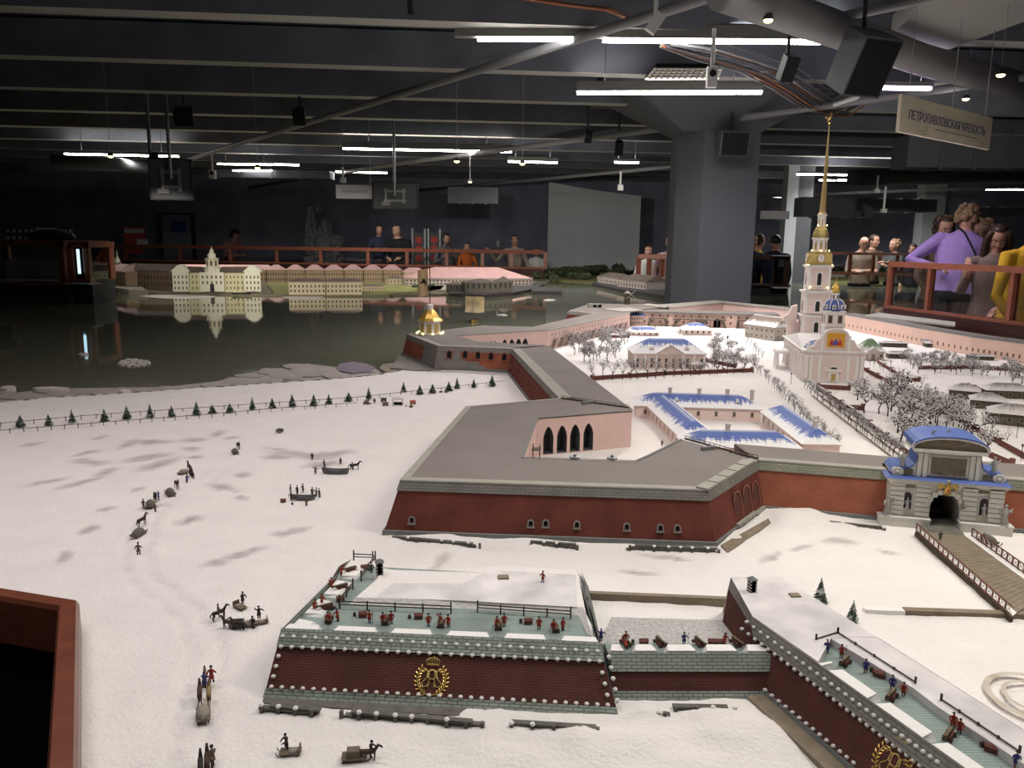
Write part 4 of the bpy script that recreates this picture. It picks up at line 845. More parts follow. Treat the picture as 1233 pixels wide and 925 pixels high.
# small dome on a drum
yd = .10
b = MB(); b.box((0, yd, HW + .02), (.094, .094, .19), zb=True); cpart('drum_base', b, 'churchw')
for z_ in (HW + .125, HW + .20): b = MB(); b.box((0, yd, z_), (.106, .106, .006), zb=True); cpart('drum_cornice', b, 'churchw')
for sx in (-1, 1): inst(window_mesh(.02, .04, 'churchp', 'winpane', False), 'window', ch, (sx * .024, yd - .047, HW + .145), 0)
for k in range(2): inst(window_mesh(.02, .04, 'churchp', 'winpane', False), 'window', ch, (-.047, yd + (-.024, .024)[k], HW + .145), -PI / 2)
zd = HW + .206
b = MB(); b.lathe([(.062, 0), (.066, .01), (.062, .03), (.05, .048), (.03, .058), (.02, .06)], 12, c=(0, yd, zd), ph=PI / 12); cpart('dome', b, 'blue', smooth=True)
for k in range(8):
    a = 2 * PI * (k + .5) / 8 + .2
    b = MB(); b.box((.062 * math.cos(a), yd + .062 * math.sin(a), zd + .022), (.014, .02, .022), a); cpart('dormer', b, 'churchw'); b = MB(); b.box((.069 * math.cos(a), yd + .069 * math.sin(a), zd + .021), (.003, .01, .012), a); cpart('dormer_opening', b, 'winpane')
for k in range(8):
    a = 2 * PI * k / 8 + .2; b = MB(); b.tube([((.068 - .0 * j) * math.cos(a) * f_, yd + .068 * math.sin(a) * f_, zd + z_) for j, (f_, z_) in enumerate(((1, .012), (.93, .032), (.75, .05), (.4, .062)))], .003, 4); cpart('dome_rib', b, 'churchw')
b = MB(); b.lathe([(.02, 0), (.02, .028), (.024, .03), (.024, .034)], 10, c=(0, yd, zd + .058)); cpart('lantern', b, 'churchw')
for k in range(6): a = 2 * PI * k / 6; b = MB(); b.box((.0195 * math.cos(a), yd + .0195 * math.sin(a), zd + .072), (.003, .007, .018), a); cpart('lantern_window', b, 'winpane')
b = MB(); b.lathe([(.012, 0), (.020, .01), (.023, .02), (.018, .032), (.008, .042), (.003, .052), (.001, .056)], 12, c=(0, yd, zd + .092)); cpart('onion_dome', b, 'gold', smooth=True)
b = MB(); zc = zd + .148; b.bar((0, yd, zc), (0, yd, zc + .03), .0015, .0015); b.bar((-.007, yd, zc + .02), (.007, yd, zc + .02), .0015, .0015); cpart('cross', b, 'gold')
# bell tower at the west end
ytw = LN - .06
def tier(z, h, w_, m='churchp', par=None, name='tower_tier'):
    b = MB(); b.box((0, ytw, z), (w_, w_, h), zb=True); o = cpart(name, b, m)
    for sx in (-1, 1):
        for sy in (-1, 1):
            bb_ = MB(); bb_.box((sx * (w_ / 2 - .007), ytw + sy * (w_ / 2 - .007), z), (.018, .018, h), zb=True); bb_.build('tower_pilaster', 'churchw', o)
    bb_ = MB(); bb_.box((0, ytw, z + h - .004), (w_ + .024, w_ + .024, .008), zb=True); bb_.box((0, ytw, z + h + .004), (w_ + .034, w_ + .034, .006), zb=True); bb_.build('tower_cornice', 'churchw', o)
    return o
b = MB(); b.box((0, LN + .01, HW), (.27, .06, .085), zb=True); b.box((0, LN + .01, HW + .085), (.29, .07, .008), zb=True); cpart('west_wall', b, 'churchp')
b = MB()
for sx in (-1, 1): b.lathe([(.035, 0), (.035, .05)], 12, c=(sx * .115, LN + .01, HW + .09)); 
for sx in (-1, 1):
    b = MB(); pr = [(.0, 0), (.075, 0), (.07, .03), (.045, .045), (.03, .09), (.0, .1)]
    b.face([(sx * (.09 + x), LN - .018, HW + .093 + z) for x, z in (pr if sx > 0 else pr[::-1])]); b.face([(sx * (.09 + x), LN + .03, HW + .093 + z) for x, z in (pr[::-1] if sx > 0 else pr)])
    for (xa, za), (xb, zb_) in zip(pr, pr[1:]): b.face([(sx * (.09 + xa), LN - .018, HW + .093 + za), (sx * (.09 + xb), LN - .018, HW + .093 + zb_), (sx * (.09 + xb), LN + .03, HW + .093 + zb_), (sx * (.09 + xa), LN + .03, HW + .093 + za)])
    cpart('scroll_buttress', b, 'churchp')
t1 = tier(HW + .02, .115, .185); t2 = tier(HW + .149, .125, .17); t3 = tier(HW + .288, .13, .15)
for (z_, w_, h_, ww) in ((HW + .165, .03, .06, .17), (HW + .315, .028, .07, .15), (HW + .045, .03, .06, .185)):
    for rz_, dx, dy in ((0, 0, -1), (-PI / 2, -1, 0)): inst(window_mesh(w_, h_, 'churchw', 'winpane_d', True, .003), 'window', ch, (dx * ww / 2, ytw + dy * ww / 2, z_), rz_)
zg = HW + .432
b = MB(); s_ = .075
ring = lambda w_, z: [(-w_, ytw - w_, z), (w_, ytw - w_, z), (w_, ytw + w_, z), (-w_, ytw + w_, z)]
lv = [(.082, 0), (.080, .018), (.066, .045), (.058, .062), (.064, .07)]
for (a, za), (c, zc_) in zip(lv, lv[1:]):
    A_, C_ = ring(a, zg + za), ring(c, zg + zc_)
    for i in range(4): b.face([A_[i], A_[(i + 1) % 4], C_[(i + 1) % 4], C_[i]])
b.face(ring(.064, zg + .07)); cpart('clock_roof', b, 'gold_d')
for rz_, dx, dy in ((0, 0, -1), (-PI / 2, -1, 0), (PI / 2, 1, 0)):
    b = MB(); b.T = Matrix.Rotation(PI / 2, 4, 'X'); b.lathe([(.03, 0), (.03, .008), (.026, .01)], 14); o = cpart('clock_frame', b, 'gold_pale'); o.location = (dx * .076, ytw + dy * .076, zg + .036); o.rotation_euler = (0, 0, rz_)
    b = MB(); b.T = Matrix.Rotation(PI / 2, 4, 'X'); b.lathe([(.022, .01), (.022, .012)], 14); b2_ = b.build('clock_face', 'churchw', o); b = MB(); b.bar((0, -.013, 0), (0, -.013, .016), .0016, .0016); b.bar((0, -.013, 0), (.01, -.013, -.004), .0016, .0016); b.build('clock_hand', 'winpane_d', o)
za = zg + .07
b = MB(); b.lathe([(.05, 0), (.05, .07), (.058, .072), (.058, .08)], 8, c=(0, ytw, za), ph=PI / 8); cpart('octagon_tier', b, 'churchw')
for k in range(8): a = 2 * PI * k / 8; inst(window_mesh(.017, .045, 'churchw', 'gold_pale', True), 'window', ch, (.0465 * math.cos(a), ytw + .0465 * math.sin(a), za + .014), a + PI / 2)
zb2 = za + .08
b = MB(); b.lathe([(.056, 0), (.054, .02), (.044, .045), (.034, .058), (.034, .062)], 8, c=(0, ytw, zb2), ph=PI / 8); cpart('bell_roof', b, 'gold_d')
b = MB(); b.lathe([(.028, 0), (.028, .062), (.034, .064), (.034, .07)], 8, c=(0, ytw, zb2 + .062), ph=PI / 8); cpart('lantern_tier', b, 'churchw')
for k in range(8): a = 2 * PI * k / 8; inst(window_mesh(.008, .036, 'churchw', 'gold_pale', True), 'window', ch, (.026 * math.cos(a), ytw + .026 * math.sin(a), zb2 + .07), a + PI / 2)
zs = zb2 + .132
# spire up to the pixel of the angel
tipz = 1.395
b = MB(); b.lathe([(.03, 0), (.024, .01), (.0205, .03), (.013, (tipz - zs) * .5), (.003, tipz - zs - .03)], 8, c=(0, ytw, zs)); cpart('spire', b, 'gold_pale', smooth=False)
b = MB(); b.ell((0, ytw, tipz - .026), .007, 8, 6); an = cpart('spire_ball', b, 'gold')
b = MB(); b.tube([(-.012, ytw, tipz - .016), (-.003, ytw, tipz - .004), (.002, ytw, tipz + .006)], [.002, .005, .003], 6); b.ell((.003, ytw, tipz + .011), .0035, 6, 5)
b.face([(-.002, ytw, tipz), (-.024, ytw + .004, tipz + .013), (-.026, ytw + .004, tipz + .003)]); b.face([(-.002, ytw, tipz), (-.02, ytw - .008, tipz + .006), (-.02, ytw - .008, tipz - .004)]); b.bar((.008, ytw, tipz - .014), (.008, ytw, tipz + .034), .0014, .0014); b.bar((.001, ytw, tipz + .024), (.015, ytw, tipz + .024), .0014, .0014); cpart('angel_vane', b, 'gold')
for (dx, dy, z_) in ((-.08, -.08, HW + .425), (.08, -.08, HW + .425), (-.08, .0, HW + .425), (.06, -.03, za + .004), (-.06, -.03, za + .004), (0, -.062, za + .004), (-.03, -.036, zb2 + .066), (.03, -.036, zb2 + .066), (-.06, -.086, HW + .30), (.06, -.086, HW + .30)):
    b = MB(); b.ell((dx, ytw + dy, z_ + .004), .0042, 6, 5); cpart('tower_bulb', b, 'bulb_y')
for o in list(ch.children):
    n_ = o.name.split('.')[0]
    if n_ in ('tower_tier', 'clock_roof', 'clock_frame', 'octagon_tier', 'bell_roof', 'lantern_tier', 'spire', 'tower_bulb') or (n_ == 'window' and o.location.y > ytw - .12 and abs(o.location.x) < W2 - .02): k, y_ = .8, ytw
    elif n_ in ('dome', 'dormer', 'dormer_opening', 'dome_rib'): k, y_ = .84, yd
    else: continue
    o.location.x *= k; o.location.y = y_ + (o.location.y - y_) * k; o.scale = (k, k, 1)
# south portico
b = MB(); b.box((-W2 - .04, LN * .72, 0), (.07, .11, .01), zb=True); pt = cpart('portico', b, 'churchw')
for k in range(4): b = MB(); b.lathe([(.009, .01), (.007, .085), (.010, .088)], 8, c=(-W2 - .066, LN * .72 - .045 + .03 * k, 0)); b.build('column', 'churchw', pt)
b = MB(); b.box((-W2 - .036, LN * .72, .088), (.09, .125, .012), zb=True); b.build('entablature', 'churchw', pt)
b = MB(); b.box((-W2 - .036, LN * .72, .1), (.086, .12, .006), zb=True, taper=.92); b.build('portico_snow', 'snow_cap', pt)
# ================================================================ houses inside the walls
def house(name, label, cat, px, py, yaw, L, D, H, rh, wall='housew', roof='snowblue', nwin=8, rows=(.3,), ww=.012, wh=.02, hip=None, gable=False, chim=(), dorm=(), side=4, fr='winframe', pn='winpane', anchor='c', group=None, door=None):
    p = P(px, py); off = {'c': 0, 'l': L / 2, 'r': -L / 2}[anchor]; cx_, cy_ = p.x + math.cos(yaw) * off, p.y + math.sin(yaw) * off
    t = thing(name, label, cat, (cx_, cy_, 0), yaw, group)
    b = MB(); b.box((0, D / 2, -.005), (L, D, H + .005), zb=True); b.build('wall', wall, t)
    b = MB(); b.box((0, D / 2, H - .004), (L + .012, D + .012, .005), zb=True); b.build('cornice', wall, t)
    b = MB(); hip_roof(b, -L / 2, L / 2, 0, D, H + .001, rh, hip=hip, gable=gable, over=.01); b.build('roof', roof, t, True)
    for r_ in rows:
        windows_on(t, (-L / 2, 0), (L / 2, 0), H * r_, nwin, ww, wh, .5 / nwin, 1 - .5 / nwin, frame=fr, pane=pn)
        if side: windows_on(t, (-L / 2, D), (-L / 2, 0), H * r_, side, ww, wh, .5 / side, 1 - .5 / side, frame=fr, pane=pn); windows_on(t, (L / 2, 0), (L / 2, D), H * r_, side, ww, wh, .5 / side, 1 - .5 / side, frame=fr, pane=pn)
    for (x, y_) in chim: b = MB(); b.box((x, D * y_, H + rh * .55), (.014, .014, rh * .45 + .02), zb=True); b.box((x, D * y_, H + rh + .018), (.018, .018, .004), zb=True); b.build('chimney', 'whitebld', t)
    for (x, w_) in dorm:
        b = MB(); b.box((x, D * .22, H + .004), (w_, D * .25, w_ * .8), zb=True); b.lathe([(w_ * .5, 0), (w_ * .5, .01)], 8, c=(x, D * .22, H + w_ * .8)); dd = b.build('dormer', wall, t); b = MB(); b.box((x, D * .095 - .001, H + .004 + w_ * .35), (w_ * .5, .002, w_ * .5)); b.build('dormer_window', 'winpane_d', dd)
    return t
# long arsenal of four wings, blue snowy roofs
A0, A1 = P(758, 498), P(930, 515)
yawA = yaw_of(A0, A1)
def wing(a, c, D, label, H=.05, rh=.042, n=12, chim=(), side=3, dorm=(), roof='snowblue', rows=(.35,), hip=None):
    a, c = V2(a), V2(c); L = (c - a).length; yaw = yaw_of(a, c); t = thing('barracks_wing', label, 'building', (*a.lerp(c, .5), 0), yaw, 'blue-roofed barracks wings')
    b = MB(); b.box((0, D / 2, -.005), (L, D, H + .005), zb=True); b.build('wall', 'housew', t); b = MB(); b.box((0, D / 2, H - .004), (L + .01, D + .01, .005), zb=True); b.build('cornice', 'housew', t)
    b = MB(); hip_roof(b, -L / 2, L / 2, 0, D, H + .001, rh, over=.009, hip=hip); b.build('roof', roof, t, True)
    windows_on(t, (-L / 2, 0), (L / 2, 0), H * rows[0], n, .010, .018, .5 / n, 1 - .5 / n); windows_on(t, (-L / 2, D), (-L / 2, 0), H * rows[0], side, .01, .018, .15, .85); windows_on(t, (L / 2, D), (-L / 2, D), H * rows[0], n, .010, .018, .5 / n, 1 - .5 / n)
    for (x, y_) in chim: b = MB(); b.box((x * L, D * y_, H + rh * .5), (.013, .013, rh * .5 + .02), zb=True); b.box((x * L, D * y_, H + rh + .018), (.017, .017, .004), zb=True); b.build('chimney', 'whitebld', t)
    for x in dorm: b = MB(); b.prism([(x * L - .012, D * .16), (x * L + .012, D * .16), (x * L + .012, D * .4), (x * L - .012, D * .4)], H + .008, H + .03, top=[(x * L - .003, D * .16), (x * L + .003, D * .16), (x * L + .003, D * .4), (x * L - .003, D * .4)]); dd = b.build('dormer', 'snow_roof', t); b = MB(); b.box((x * L, D * .16, H + .016), (.009, .003, .009)); b.build('dormer_window', 'chest', dd)
    return t
wing(P(766, 503), P(916, 508), .16, 'rear wing of the blue-roofed barracks square with round dormers and chimneys', n=7, chim=((-.22, .5), (.02, .5), (.25, .5), (.45, .5)), dorm=(-.17, .32), side=3)
wing(P(776, 499), P(818, 542), .12, 'left slanting wing of the blue-roofed barracks square', n=9, roof='snowblue', side=2)
wing(P(917, 511), P(966, 552), .12, 'right slanting wing of the blue-roofed barracks square beside the alley', n=8, side=2, chim=((.35, .5),))
wing(P(826, 556), P(962, 558), .13, 'front wing of the blue-roofed barracks square behind the bastion roof', n=9, chim=((-.1, .5),), side=2)
# guard house with pediment
gh = house('manor_house', 'pale pink manor with pediment and blue snow-streaked roof in the walled garden', 'building', 806, 444, .02, .405, .22, .085, .075, roof='snowblue2', nwin=10, rows=(.42, .08), ww=.013, wh=.022, hip=.11, dorm=((-.10, .03), (.10, .03)), side=5)
b = MB(); b.face([(-.075, -.008, .088), (.075, -.008, .088), (0, -.008, .132)]); b.face([(-.08, -.012, .088), (0, -.012, .136), (0, .09, .136), (-.08, .09, .088)][::-1], 1); b.face([(.08, -.012, .088), (0, -.012, .136), (0, .09, .136), (.08, .09, .088)], 1); b.build('pediment', ['housew', 'snow_roof'], gh)
for x in (-.195, -.075, .075, .195, .14, -.14): b = MB(); b.box((x, -.003, 0), (.01, .006, .082), zb=True); b.build('pilaster', 'churchw', gh)
b = MB(); b.box((.15, -.03, .03), (.085, .06, .004), zb=True); b.prism([(.105, -.062), (.195, -.062), (.195, 0), (.105, 0)], .034, .046, top=[(.149, -.062), (.151, -.062), (.151, 0), (.149, 0)]); po = b.build('porch_roof', 'snow_roof', gh)
for x in (.112, .135, .165, .188): b = MB(); b.lathe([(.003, 0), (.003, .03)], 6, c=(x, -.055, 0)); b.build('porch_column', 'churchw', po)
house('small_house', 'small snow-roofed outbuilding just behind the pink manor', 'building', 840, 404, .02, .22, .16, .04, .05, roof='snowblue2', nwin=5, side=3, rows=(.4,), hip=.08)
house('low_house', 'low house with faded blue roof behind the left end of the pink manor', 'building', 776, 405, .02, .22, .14, .03, .035, roof='snowblue', nwin=5, side=2, rows=(.4,), hip=.06)
bh = house('blue_roof_house', 'tiny cream house with a bright blue roof against the far pink wall', 'building', 767, 392.3, .03, .105, .09, .085, .035, wall='pinkwall2', roof='blue', nwin=5, rows=(.2, .62), ww=.009, wh=.018, side=2, hip=.005)
mh = house('mint_house', 'long brown-roofed stone building left of the cathedral', 'building', 932, 411, math.radians(-62), .30, .20, .10, .07, wall='houseg', roof='snowbrown', nwin=6, rows=(.15, .6), ww=.012, wh=.02, side=3, gable=True, pn='winpane_d', anchor='r')
gc = house('green_chapel', 'small white chapel with a green pyramid roof right of the cathedral', 'building', 1050, 434, -.1, .14, .13, .055, .075, wall='whitebld', roof='snowgreen', nwin=4, rows=(.35,), side=3, hip=.068)
b = MB(); b.box((0, -.008, 0), (.06, .016, .058), zb=True); b.prism([(-.036, -.02), (.036, -.02), (.036, .02), (-.036, .02)], .058, .082, top=[(-.002, -.02), (.002, -.02), (.002, .02), (-.002, .02)]); b.build('porch', 'whitebld', gc); b = MB(); b.box((0, -.0175, .004), (.02, .003, .036), zb=True); b.build('door', 'timber_l', gc)
for (nm, lab, px, py, yaw, L, D, H, rh, nw_) in (
    ('log_hut', 'flat snow-topped log hut against the salmon wall beside the green chapel', 1077, 418, -.1, .17, .06, .028, .01, 4),
    ('log_hut', 'gabled grey log hut standing against the salmon wall', 1124, 419, -.15, .1, .07, .03, .025, 3),
    ('log_hut', 'long low log hut farther along the salmon wall', 1182, 434, -.22, .14, .06, .026, .01, 5),
    ('log_hut', 'small log hut half hidden by trees near the green chapel', 1082, 432, -.1, .12, .06, .03, .015, 4),
    ('log_house', 'hexagonal-roofed log house at the head of the hut yard', 1160, 480, -.5, .12, .10, .036, .03, 3),
    ('log_house', 'middle log house with snowy hipped roof in the hut yard', 1190, 493, -.45, .13, .10, .036, .03, 3),
    ('log_house', 'nearest large log house with snowy roof at the right edge', 1222, 513, -.45, .17, .12, .045, .035, 4),
    ('log_house', 'long log house behind the other hut-yard houses', 1216, 480, -.15, .2, .1, .036, .03, 5)):
    house(nm, lab, 'log house', px, py, yaw, L, D, H, rh, wall='logwood', roof='snowgrey', nwin=nw_, rows=(.35,), ww=.012, wh=.013, side=2, fr='timber_l', pn='winpane_d', gable='gabled' in lab)
# ================================================================ brick garden fences
def brick_fence(label, pts, h=.022):
    q = [V2(P(*p)) for p in pts]; b = MB()
    t = thing('garden_wall', label, 'wall', (0, 0, 0))
    for a, c in zip(q, q[1:]):
        b = MB(); b.bar((*a, h / 2), (*c, h / 2), .008, h); b.build('wall_run', 'redfence', t); b = MB(); b.bar((*a, h + .001), (*c, h + .001), .009, .002); b.build('snow_cap', 'snow_cap', t)
        n = max(1, int((c - a).length / .16))
        for k in range(n + 1): p = a.lerp(c, k / n); b = MB(); b.box((p.x, p.y, 0), (.013, .013, h + .006), zb=True); b.build('pier', 'redfence', t)
for lab, pts in (('low red garden wall in front of the pink manor', [(712, 458), (800, 452), (905, 448)]), ('short red wall piece behind the manor garden trees', [(725, 407), (757, 407)]),
    ('red wall right of the pink manor trees', [(850, 436), (885, 443)]), ('red wall at the near side of the cathedral along the alley', [(985, 468), (1022, 470)]),
    ('red fence that borders the long tree alley', [(985, 470), (1030, 500), (1068, 530), (1098, 552)]), ('red fence running diagonally past the green chapel trees', [(1058, 438), (1092, 460), (1106, 460)]),
    ('long red fence between the orchard and the hut yard', [(1034, 443), (1085, 470), (1128, 493), (1175, 520), (1240, 556)]), ('red fence behind the hut yard', [(1108, 445), (1165, 444), (1240, 448)]), ('red fence just left of the hut yard', [(1165, 468), (1240, 474)]), ('short red fence in the orchard', [(1012, 493), (1038, 494)]), ('short red fence beside the gate roof', [(1178, 545), (1218, 562)])): brick_fence(lab, pts)
# tram-like ruts of the alley: low rims of a paved track
b = MB()
for dx in (0, 9, 17):
    a, c = P(978 + dx, 478), P(1072 + dx * 1.4, 551); b.bar(a + Vector((0, 0, .006)), c + Vector((0, 0, .006)), .004, .004)
o = b.build('alley_ruts', 'timber_l'); struct(o)
# ================================================================ triumphal gate
gm = (GL + GR) / 2; gy = yaw_of(GL, GR); gw_ = (GR - GL).length
gt = thing('triumphal_gate', 'pale stone gate with blue roof, arched passage and golden eagle', 'gate', (gm.x, gm.y, 0), gy)
HB, FD = .122, -.05     # body height, front plane y
b = MB(); half = gw_ / 2
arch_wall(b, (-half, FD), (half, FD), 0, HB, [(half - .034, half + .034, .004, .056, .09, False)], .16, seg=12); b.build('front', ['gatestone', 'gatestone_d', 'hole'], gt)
b = MB(); b.face([(-half, .05, 0), (-half, FD, 0), (-half, FD, HB), (-half, .05, HB)]); b.face([(half, FD, 0), (half, .05, 0), (half, .05, HB), (half, FD, HB)]); tag(b.build('flank', 'gatestone', gt), kind='stuff')
for s_ in (-1, 1):
    b = MB(); w_ = half - .034; b.box((s_ * (.037 + w_ / 2 + .008), FD - .006, 0), (w_ + .022, .028, .022), zb=True); b.box((s_ * (.037 + w_ / 2 + .008), FD - .006, .022), (w_ + .026, .032, .004), zb=True); b.build('pedestal', 'gatestone', gt)
# rusticated blocks
me = MB().box((0, 0, 0), (.034, .008, .0105)).mesh('stone_block', 'gatestone'); me2 = MB().box((0, 0, 0), (.024, .008, .0105)).mesh('stone_block', 'gatestone')
for x, mm in ((-half + .017, me), (half - .017, me), (-.052, me), (.052, me)):
    for k in range(7): inst(mm, 'stone_block', gt, (x, FD - .003, .034 + k * .0125))
# arch ring and keystone
for k in range(9):
    a = PI * (k + .5) / 9; b = MB(); b.box((.041 * math.cos(a), FD - .003, .056 + .041 * math.sin(a)), (.012, .008, .0125)); o = b.build('arch_stone', 'gatestone', gt)
# niches with statues, panels above
def statue_mesh(h=.042):
    b = MB(); b.lathe([(.006, 0), (.0065, .004), (.0045, .014), (.0055, .02), (.006, .026), (.003, .031), (.0022, .033)], 8); b.ell((0, 0, .0365), (.0031, .0034, .004), 7, 6)
    b.tube([(-.0055, 0, .029), (-.009, -.002, .022), (-.0065, -.005, .017)], [.0022, .0019, .0015], 5); b.tube([(.0055, 0, .029), (.009, -.003, .025), (.0105, -.003, .034)], [.0022, .0018, .0014], 5); b.box((0, 0, -.002), (.015, .014, .004)); return b.mesh('statue', 'statue', smooth=True)
STAT = statue_mesh()
for s_ in (-1, 1):
    b = MB(); x = s_ * .087; pts = [(x - .0115, .043), (x + .0115, .043)] + [(x + .0115 * math.cos(PI * k / 8), .078 + .0115 * math.sin(PI * k / 8)) for k in range(9)]
    b.face([(px, FD - .0008, z) for px, z in pts]); nb = b.build('niche', 'winpane_d', gt); b = MB(); b.tube([(px, FD - .002, z) for px, z in pts[1:] + pts[:1]], .0018, 4); b.build('niche_frame', 'gatestone', nb)
    b = MB(); b.box((x, FD - .002, .107), (.03, .006, .014)); b.build('relief_panel', 'relief', gt)
    b = MB(); b.box((x * .6, FD - .006, .096), (.0, .0, .0)); 
    st_ = inst(STAT, 'niche_statue', None, gt.matrix_basis @ Vector((x, FD - .008, .047)), gy, .72); tag(st_, ('helmeted' if s_ < 0 else 'robed') + ' grey statue in the ' + ('left' if s_ < 0 else 'right') + ' niche of the gate', 'statue')
    st_ = inst(STAT, 'corner_statue', None, gt.matrix_basis @ Vector((s_ * (half + .004), FD - .012, .030)), gy - .4 * s_, 1.25); tag(st_, 'pale statue on the ' + ('left' if s_ < 0 else 'right') + ' pedestal at the gate corner', 'statue')
    st_ = inst(STAT, 'roof_statue', None, gt.matrix_basis @ Vector((s_ * (half - .026), FD + .012, HB + .028)), gy, 1.05); tag(st_, 'weathered statue on the ' + ('left' if s_ < 0 else 'right') + ' scroll of the gate roof', 'statue')
# cornice and blue roof lip
b = MB(); b.box((0, -.002, HB - .012), (2 * half + .008, .11, .006), zb=True); b.box((0, -.002, HB - .006), (2 * half + .018, .12, .008), zb=True); b.build('cornice', 'gatestone', gt)
b = MB(); b.prism([(-half - .013, FD - .016), (half + .013, FD - .016), (half + .013, .06), (-half - .013, .06)], HB + .002, HB + .007, top=[(-half - .004, FD - .002), (half + .004, FD - .002), (half + .004, .06), (-half - .004, .06)]); b.build('roof_lip', 'blue', gt)
# attic
AW, AH, AZ = .072, .066, HB + .007
b = MB(); b.box((0, .0, AZ), (2 * AW, .08, AH), zb=True); b.build('attic', 'gatestone', gt)
b = MB(); b.box((0, -.042, AZ + .032), (.088, .006, .05)); b.build('attic_frame', 'gatestone', gt)
b = MB(); b.box((0, -.045, AZ + .031), (.08, .003, .044)); rl = b.build('attic_relief', 'relief', gt)
for k in range(13):
    b = MB(); x = -.036 + .006 * k; h_ = random.uniform(.012, .02); b.lathe([(.003, 0), (.0024, h_ * .7), (.0014, h_)], 6, c=(x, -.047, AZ + .011), sy=.6); b.ell((x, -.047, AZ + .012 + h_), .0018, 5, 4); b.build('relief_figure', 'relief', rl)
for s_ in (-1, 1):
    for dx in (.053, .066):
        b = MB(); b.box((s_ * dx, -.042, AZ), (.009, .01, AH - .002), zb=True); b.box((s_ * dx, -.043, AZ + AH - .01), (.012, .013, .006), zb=True); b.build('attic_pilaster', 'gatestone', gt)
b = MB(); b.box((0, -.004, AZ + AH), (2 * AW + .022, .105, .007), zb=True); b.build('attic_cornice', 'gatestone', gt)
zp = AZ + AH + .007; n_ = 12
arc = [((AW + .014) * math.cos(PI - PI * k / n_), .030 * math.sin(PI * k / n_) ** .8) for k in range(n_ + 1)]
b = MB(); b.face([(x, -.046, zp + z) for x, z in arc][::-1]); b.build('pediment', 'relief', gt)
b = MB(); b.tube([(x, -.05, zp + z + .001) for x, z in arc], .0042, 5); b.build('pediment_moulding', 'gatestone', gt)
b = MB()
for (x0, z0_), (x1, z1_) in zip(arc, arc[1:]):
    b.face([(x0, -.056, zp + z0_ + .006), (x0, .07, zp + z0_ + .006), (x1, .07, zp + z1_ + .006), (x1, -.056, zp + z1_ + .006)][::-1]); b.face([(x0, -.056, zp + z0_ + .002), (x1, -.056, zp + z1_ + .002), (x1, -.056, zp + z1_ + .006), (x0, -.056, zp + z0_ + .006)])
b.face([(x, .07, zp + z + .005) for x, z in arc]); b.build('barrel_roof', 'blue', gt)
b = MB(); b.box((.004, .0, zp + .038), (.006, .006, .012)); b.build('roof_finial', 'gatestone_d', gt)
b = MB(); b.tube([(-.04, -.02, zp + .026), (-.036, -.02, zp + .04), (-.03, -.026, zp + .045)], [.004, .003, .002], 5); b.tube([(-.042, -.03, zp + .022), (-.03, -.035, zp + .02)], .003, 5); b.build('roof_sculpture', 'gatestone_d', gt)
for s_ in (-1, 1):   # side scrolls with curved blue roofs
    pr = [(AW, AH * .78), (AW + .006, AH * .45), (AW + .02, AH * .30), (half - .01, AH * .30), (half + .002, AH * .12), (half - .002, 0), (AW, 0)]
    b = MB(); f = [(s_ * x, -.042, AZ + z) for x, z in pr]; b.face(f if s_ < 0 else f[::-1]); f = [(s_ * x, .03, AZ + z) for x, z in pr]; b.face(f[::-1] if s_ < 0 else f)
    for (xa, za_), (xb, zb_) in zip(pr, pr[1:] + pr[:1]): b.face([(s_ * xa, -.042, AZ + za_), (s_ * xb, -.042, AZ + zb_), (s_ * xb, .03, AZ + zb_), (s_ * xa, .03, AZ + za_)])
    b.build('scroll', 'gatestone', gt)
    b = MB()
    for (x0, z0_), (x1, z1_) in zip(pr[:5], pr[1:6]):
        q = [(s_ * x0, -.048, AZ + z0_ + .003), (s_ * x0, .04, AZ + z0_ + .003), (s_ * x1, .04, AZ + z1_ + .003), (s_ * x1, -.048, AZ + z1_ + .003)]; b.face(q); b.face([(s_ * x0, -.048, AZ + z0_ - .002), (s_ * x1, -.048, AZ + z1_ - .002), (s_ * x1, -.048, AZ + z1_ + .003), (s_ * x0, -.048, AZ + z0_ + .003)])
    b.build('scroll_roof', 'blue', gt)
    b = MB(); b.T = Matrix.Translation((s_ * (half - .014), -.043, AZ + .010)) @ Matrix.Rotation(PI / 2, 4, 'X'); b.lathe([(.012, 0), (.012, .006), (.008, .007), (.008, .004), (.004, .004), (.004, .008), (.001, .009)], 12, sx=1.2); b.build('volute', 'gatestone', gt)
    b = MB(); b.box((s_ * (AW + .018), -.043, AZ + .010), (.022, .004, .012)); b.build('scroll_relief', 'relief', gt)
# double-headed golden eagle
b = MB(); ez = HB - .014; ey = FD - .012
b.lathe([(.0045, 0), (.0075, .008), (.0055, .016), (.003, .02)], 8, c=(0, ey, ez - .012), sy=.6)
for s_ in (-1, 1):
    b.tube([(s_ * .002, ey, ez + .005), (s_ * .005, ey, ez + .013), (s_ * .009, ey, ez + .014)], [.003, .0022, .001], 5)
    for k in range(5):
        a = .95 - .42 * k; b.tube([(s_ * .005, ey, ez + .001), (s_ * (.013), ey - .001, ez + .006), (s_ * (.010 + .014 * math.cos(a)), ey - .001, ez + .003 + .014 * math.sin(a))], [.0022, .002, .0012], 4)
    b.tube([(s_ * .003, ey, ez - .010), (s_ * .010, ey, ez - .016)], [.002, .001], 4)
    b.tube([(s_ * .001, ey, ez - .012), (s_ * .004, ey, ez - .02)], [.002, .0015], 4)
b.ell((0, ey, ez + .019), .003, 6, 5); tag(b.build('eagle', 'gold', gt, smooth=True), 'golden double-headed eagle')
b = MB(); b.box((0, ey - .006, ez - .004), (.005, .002, .006)); b.build('eagle_shield', 'icon_r', gt)
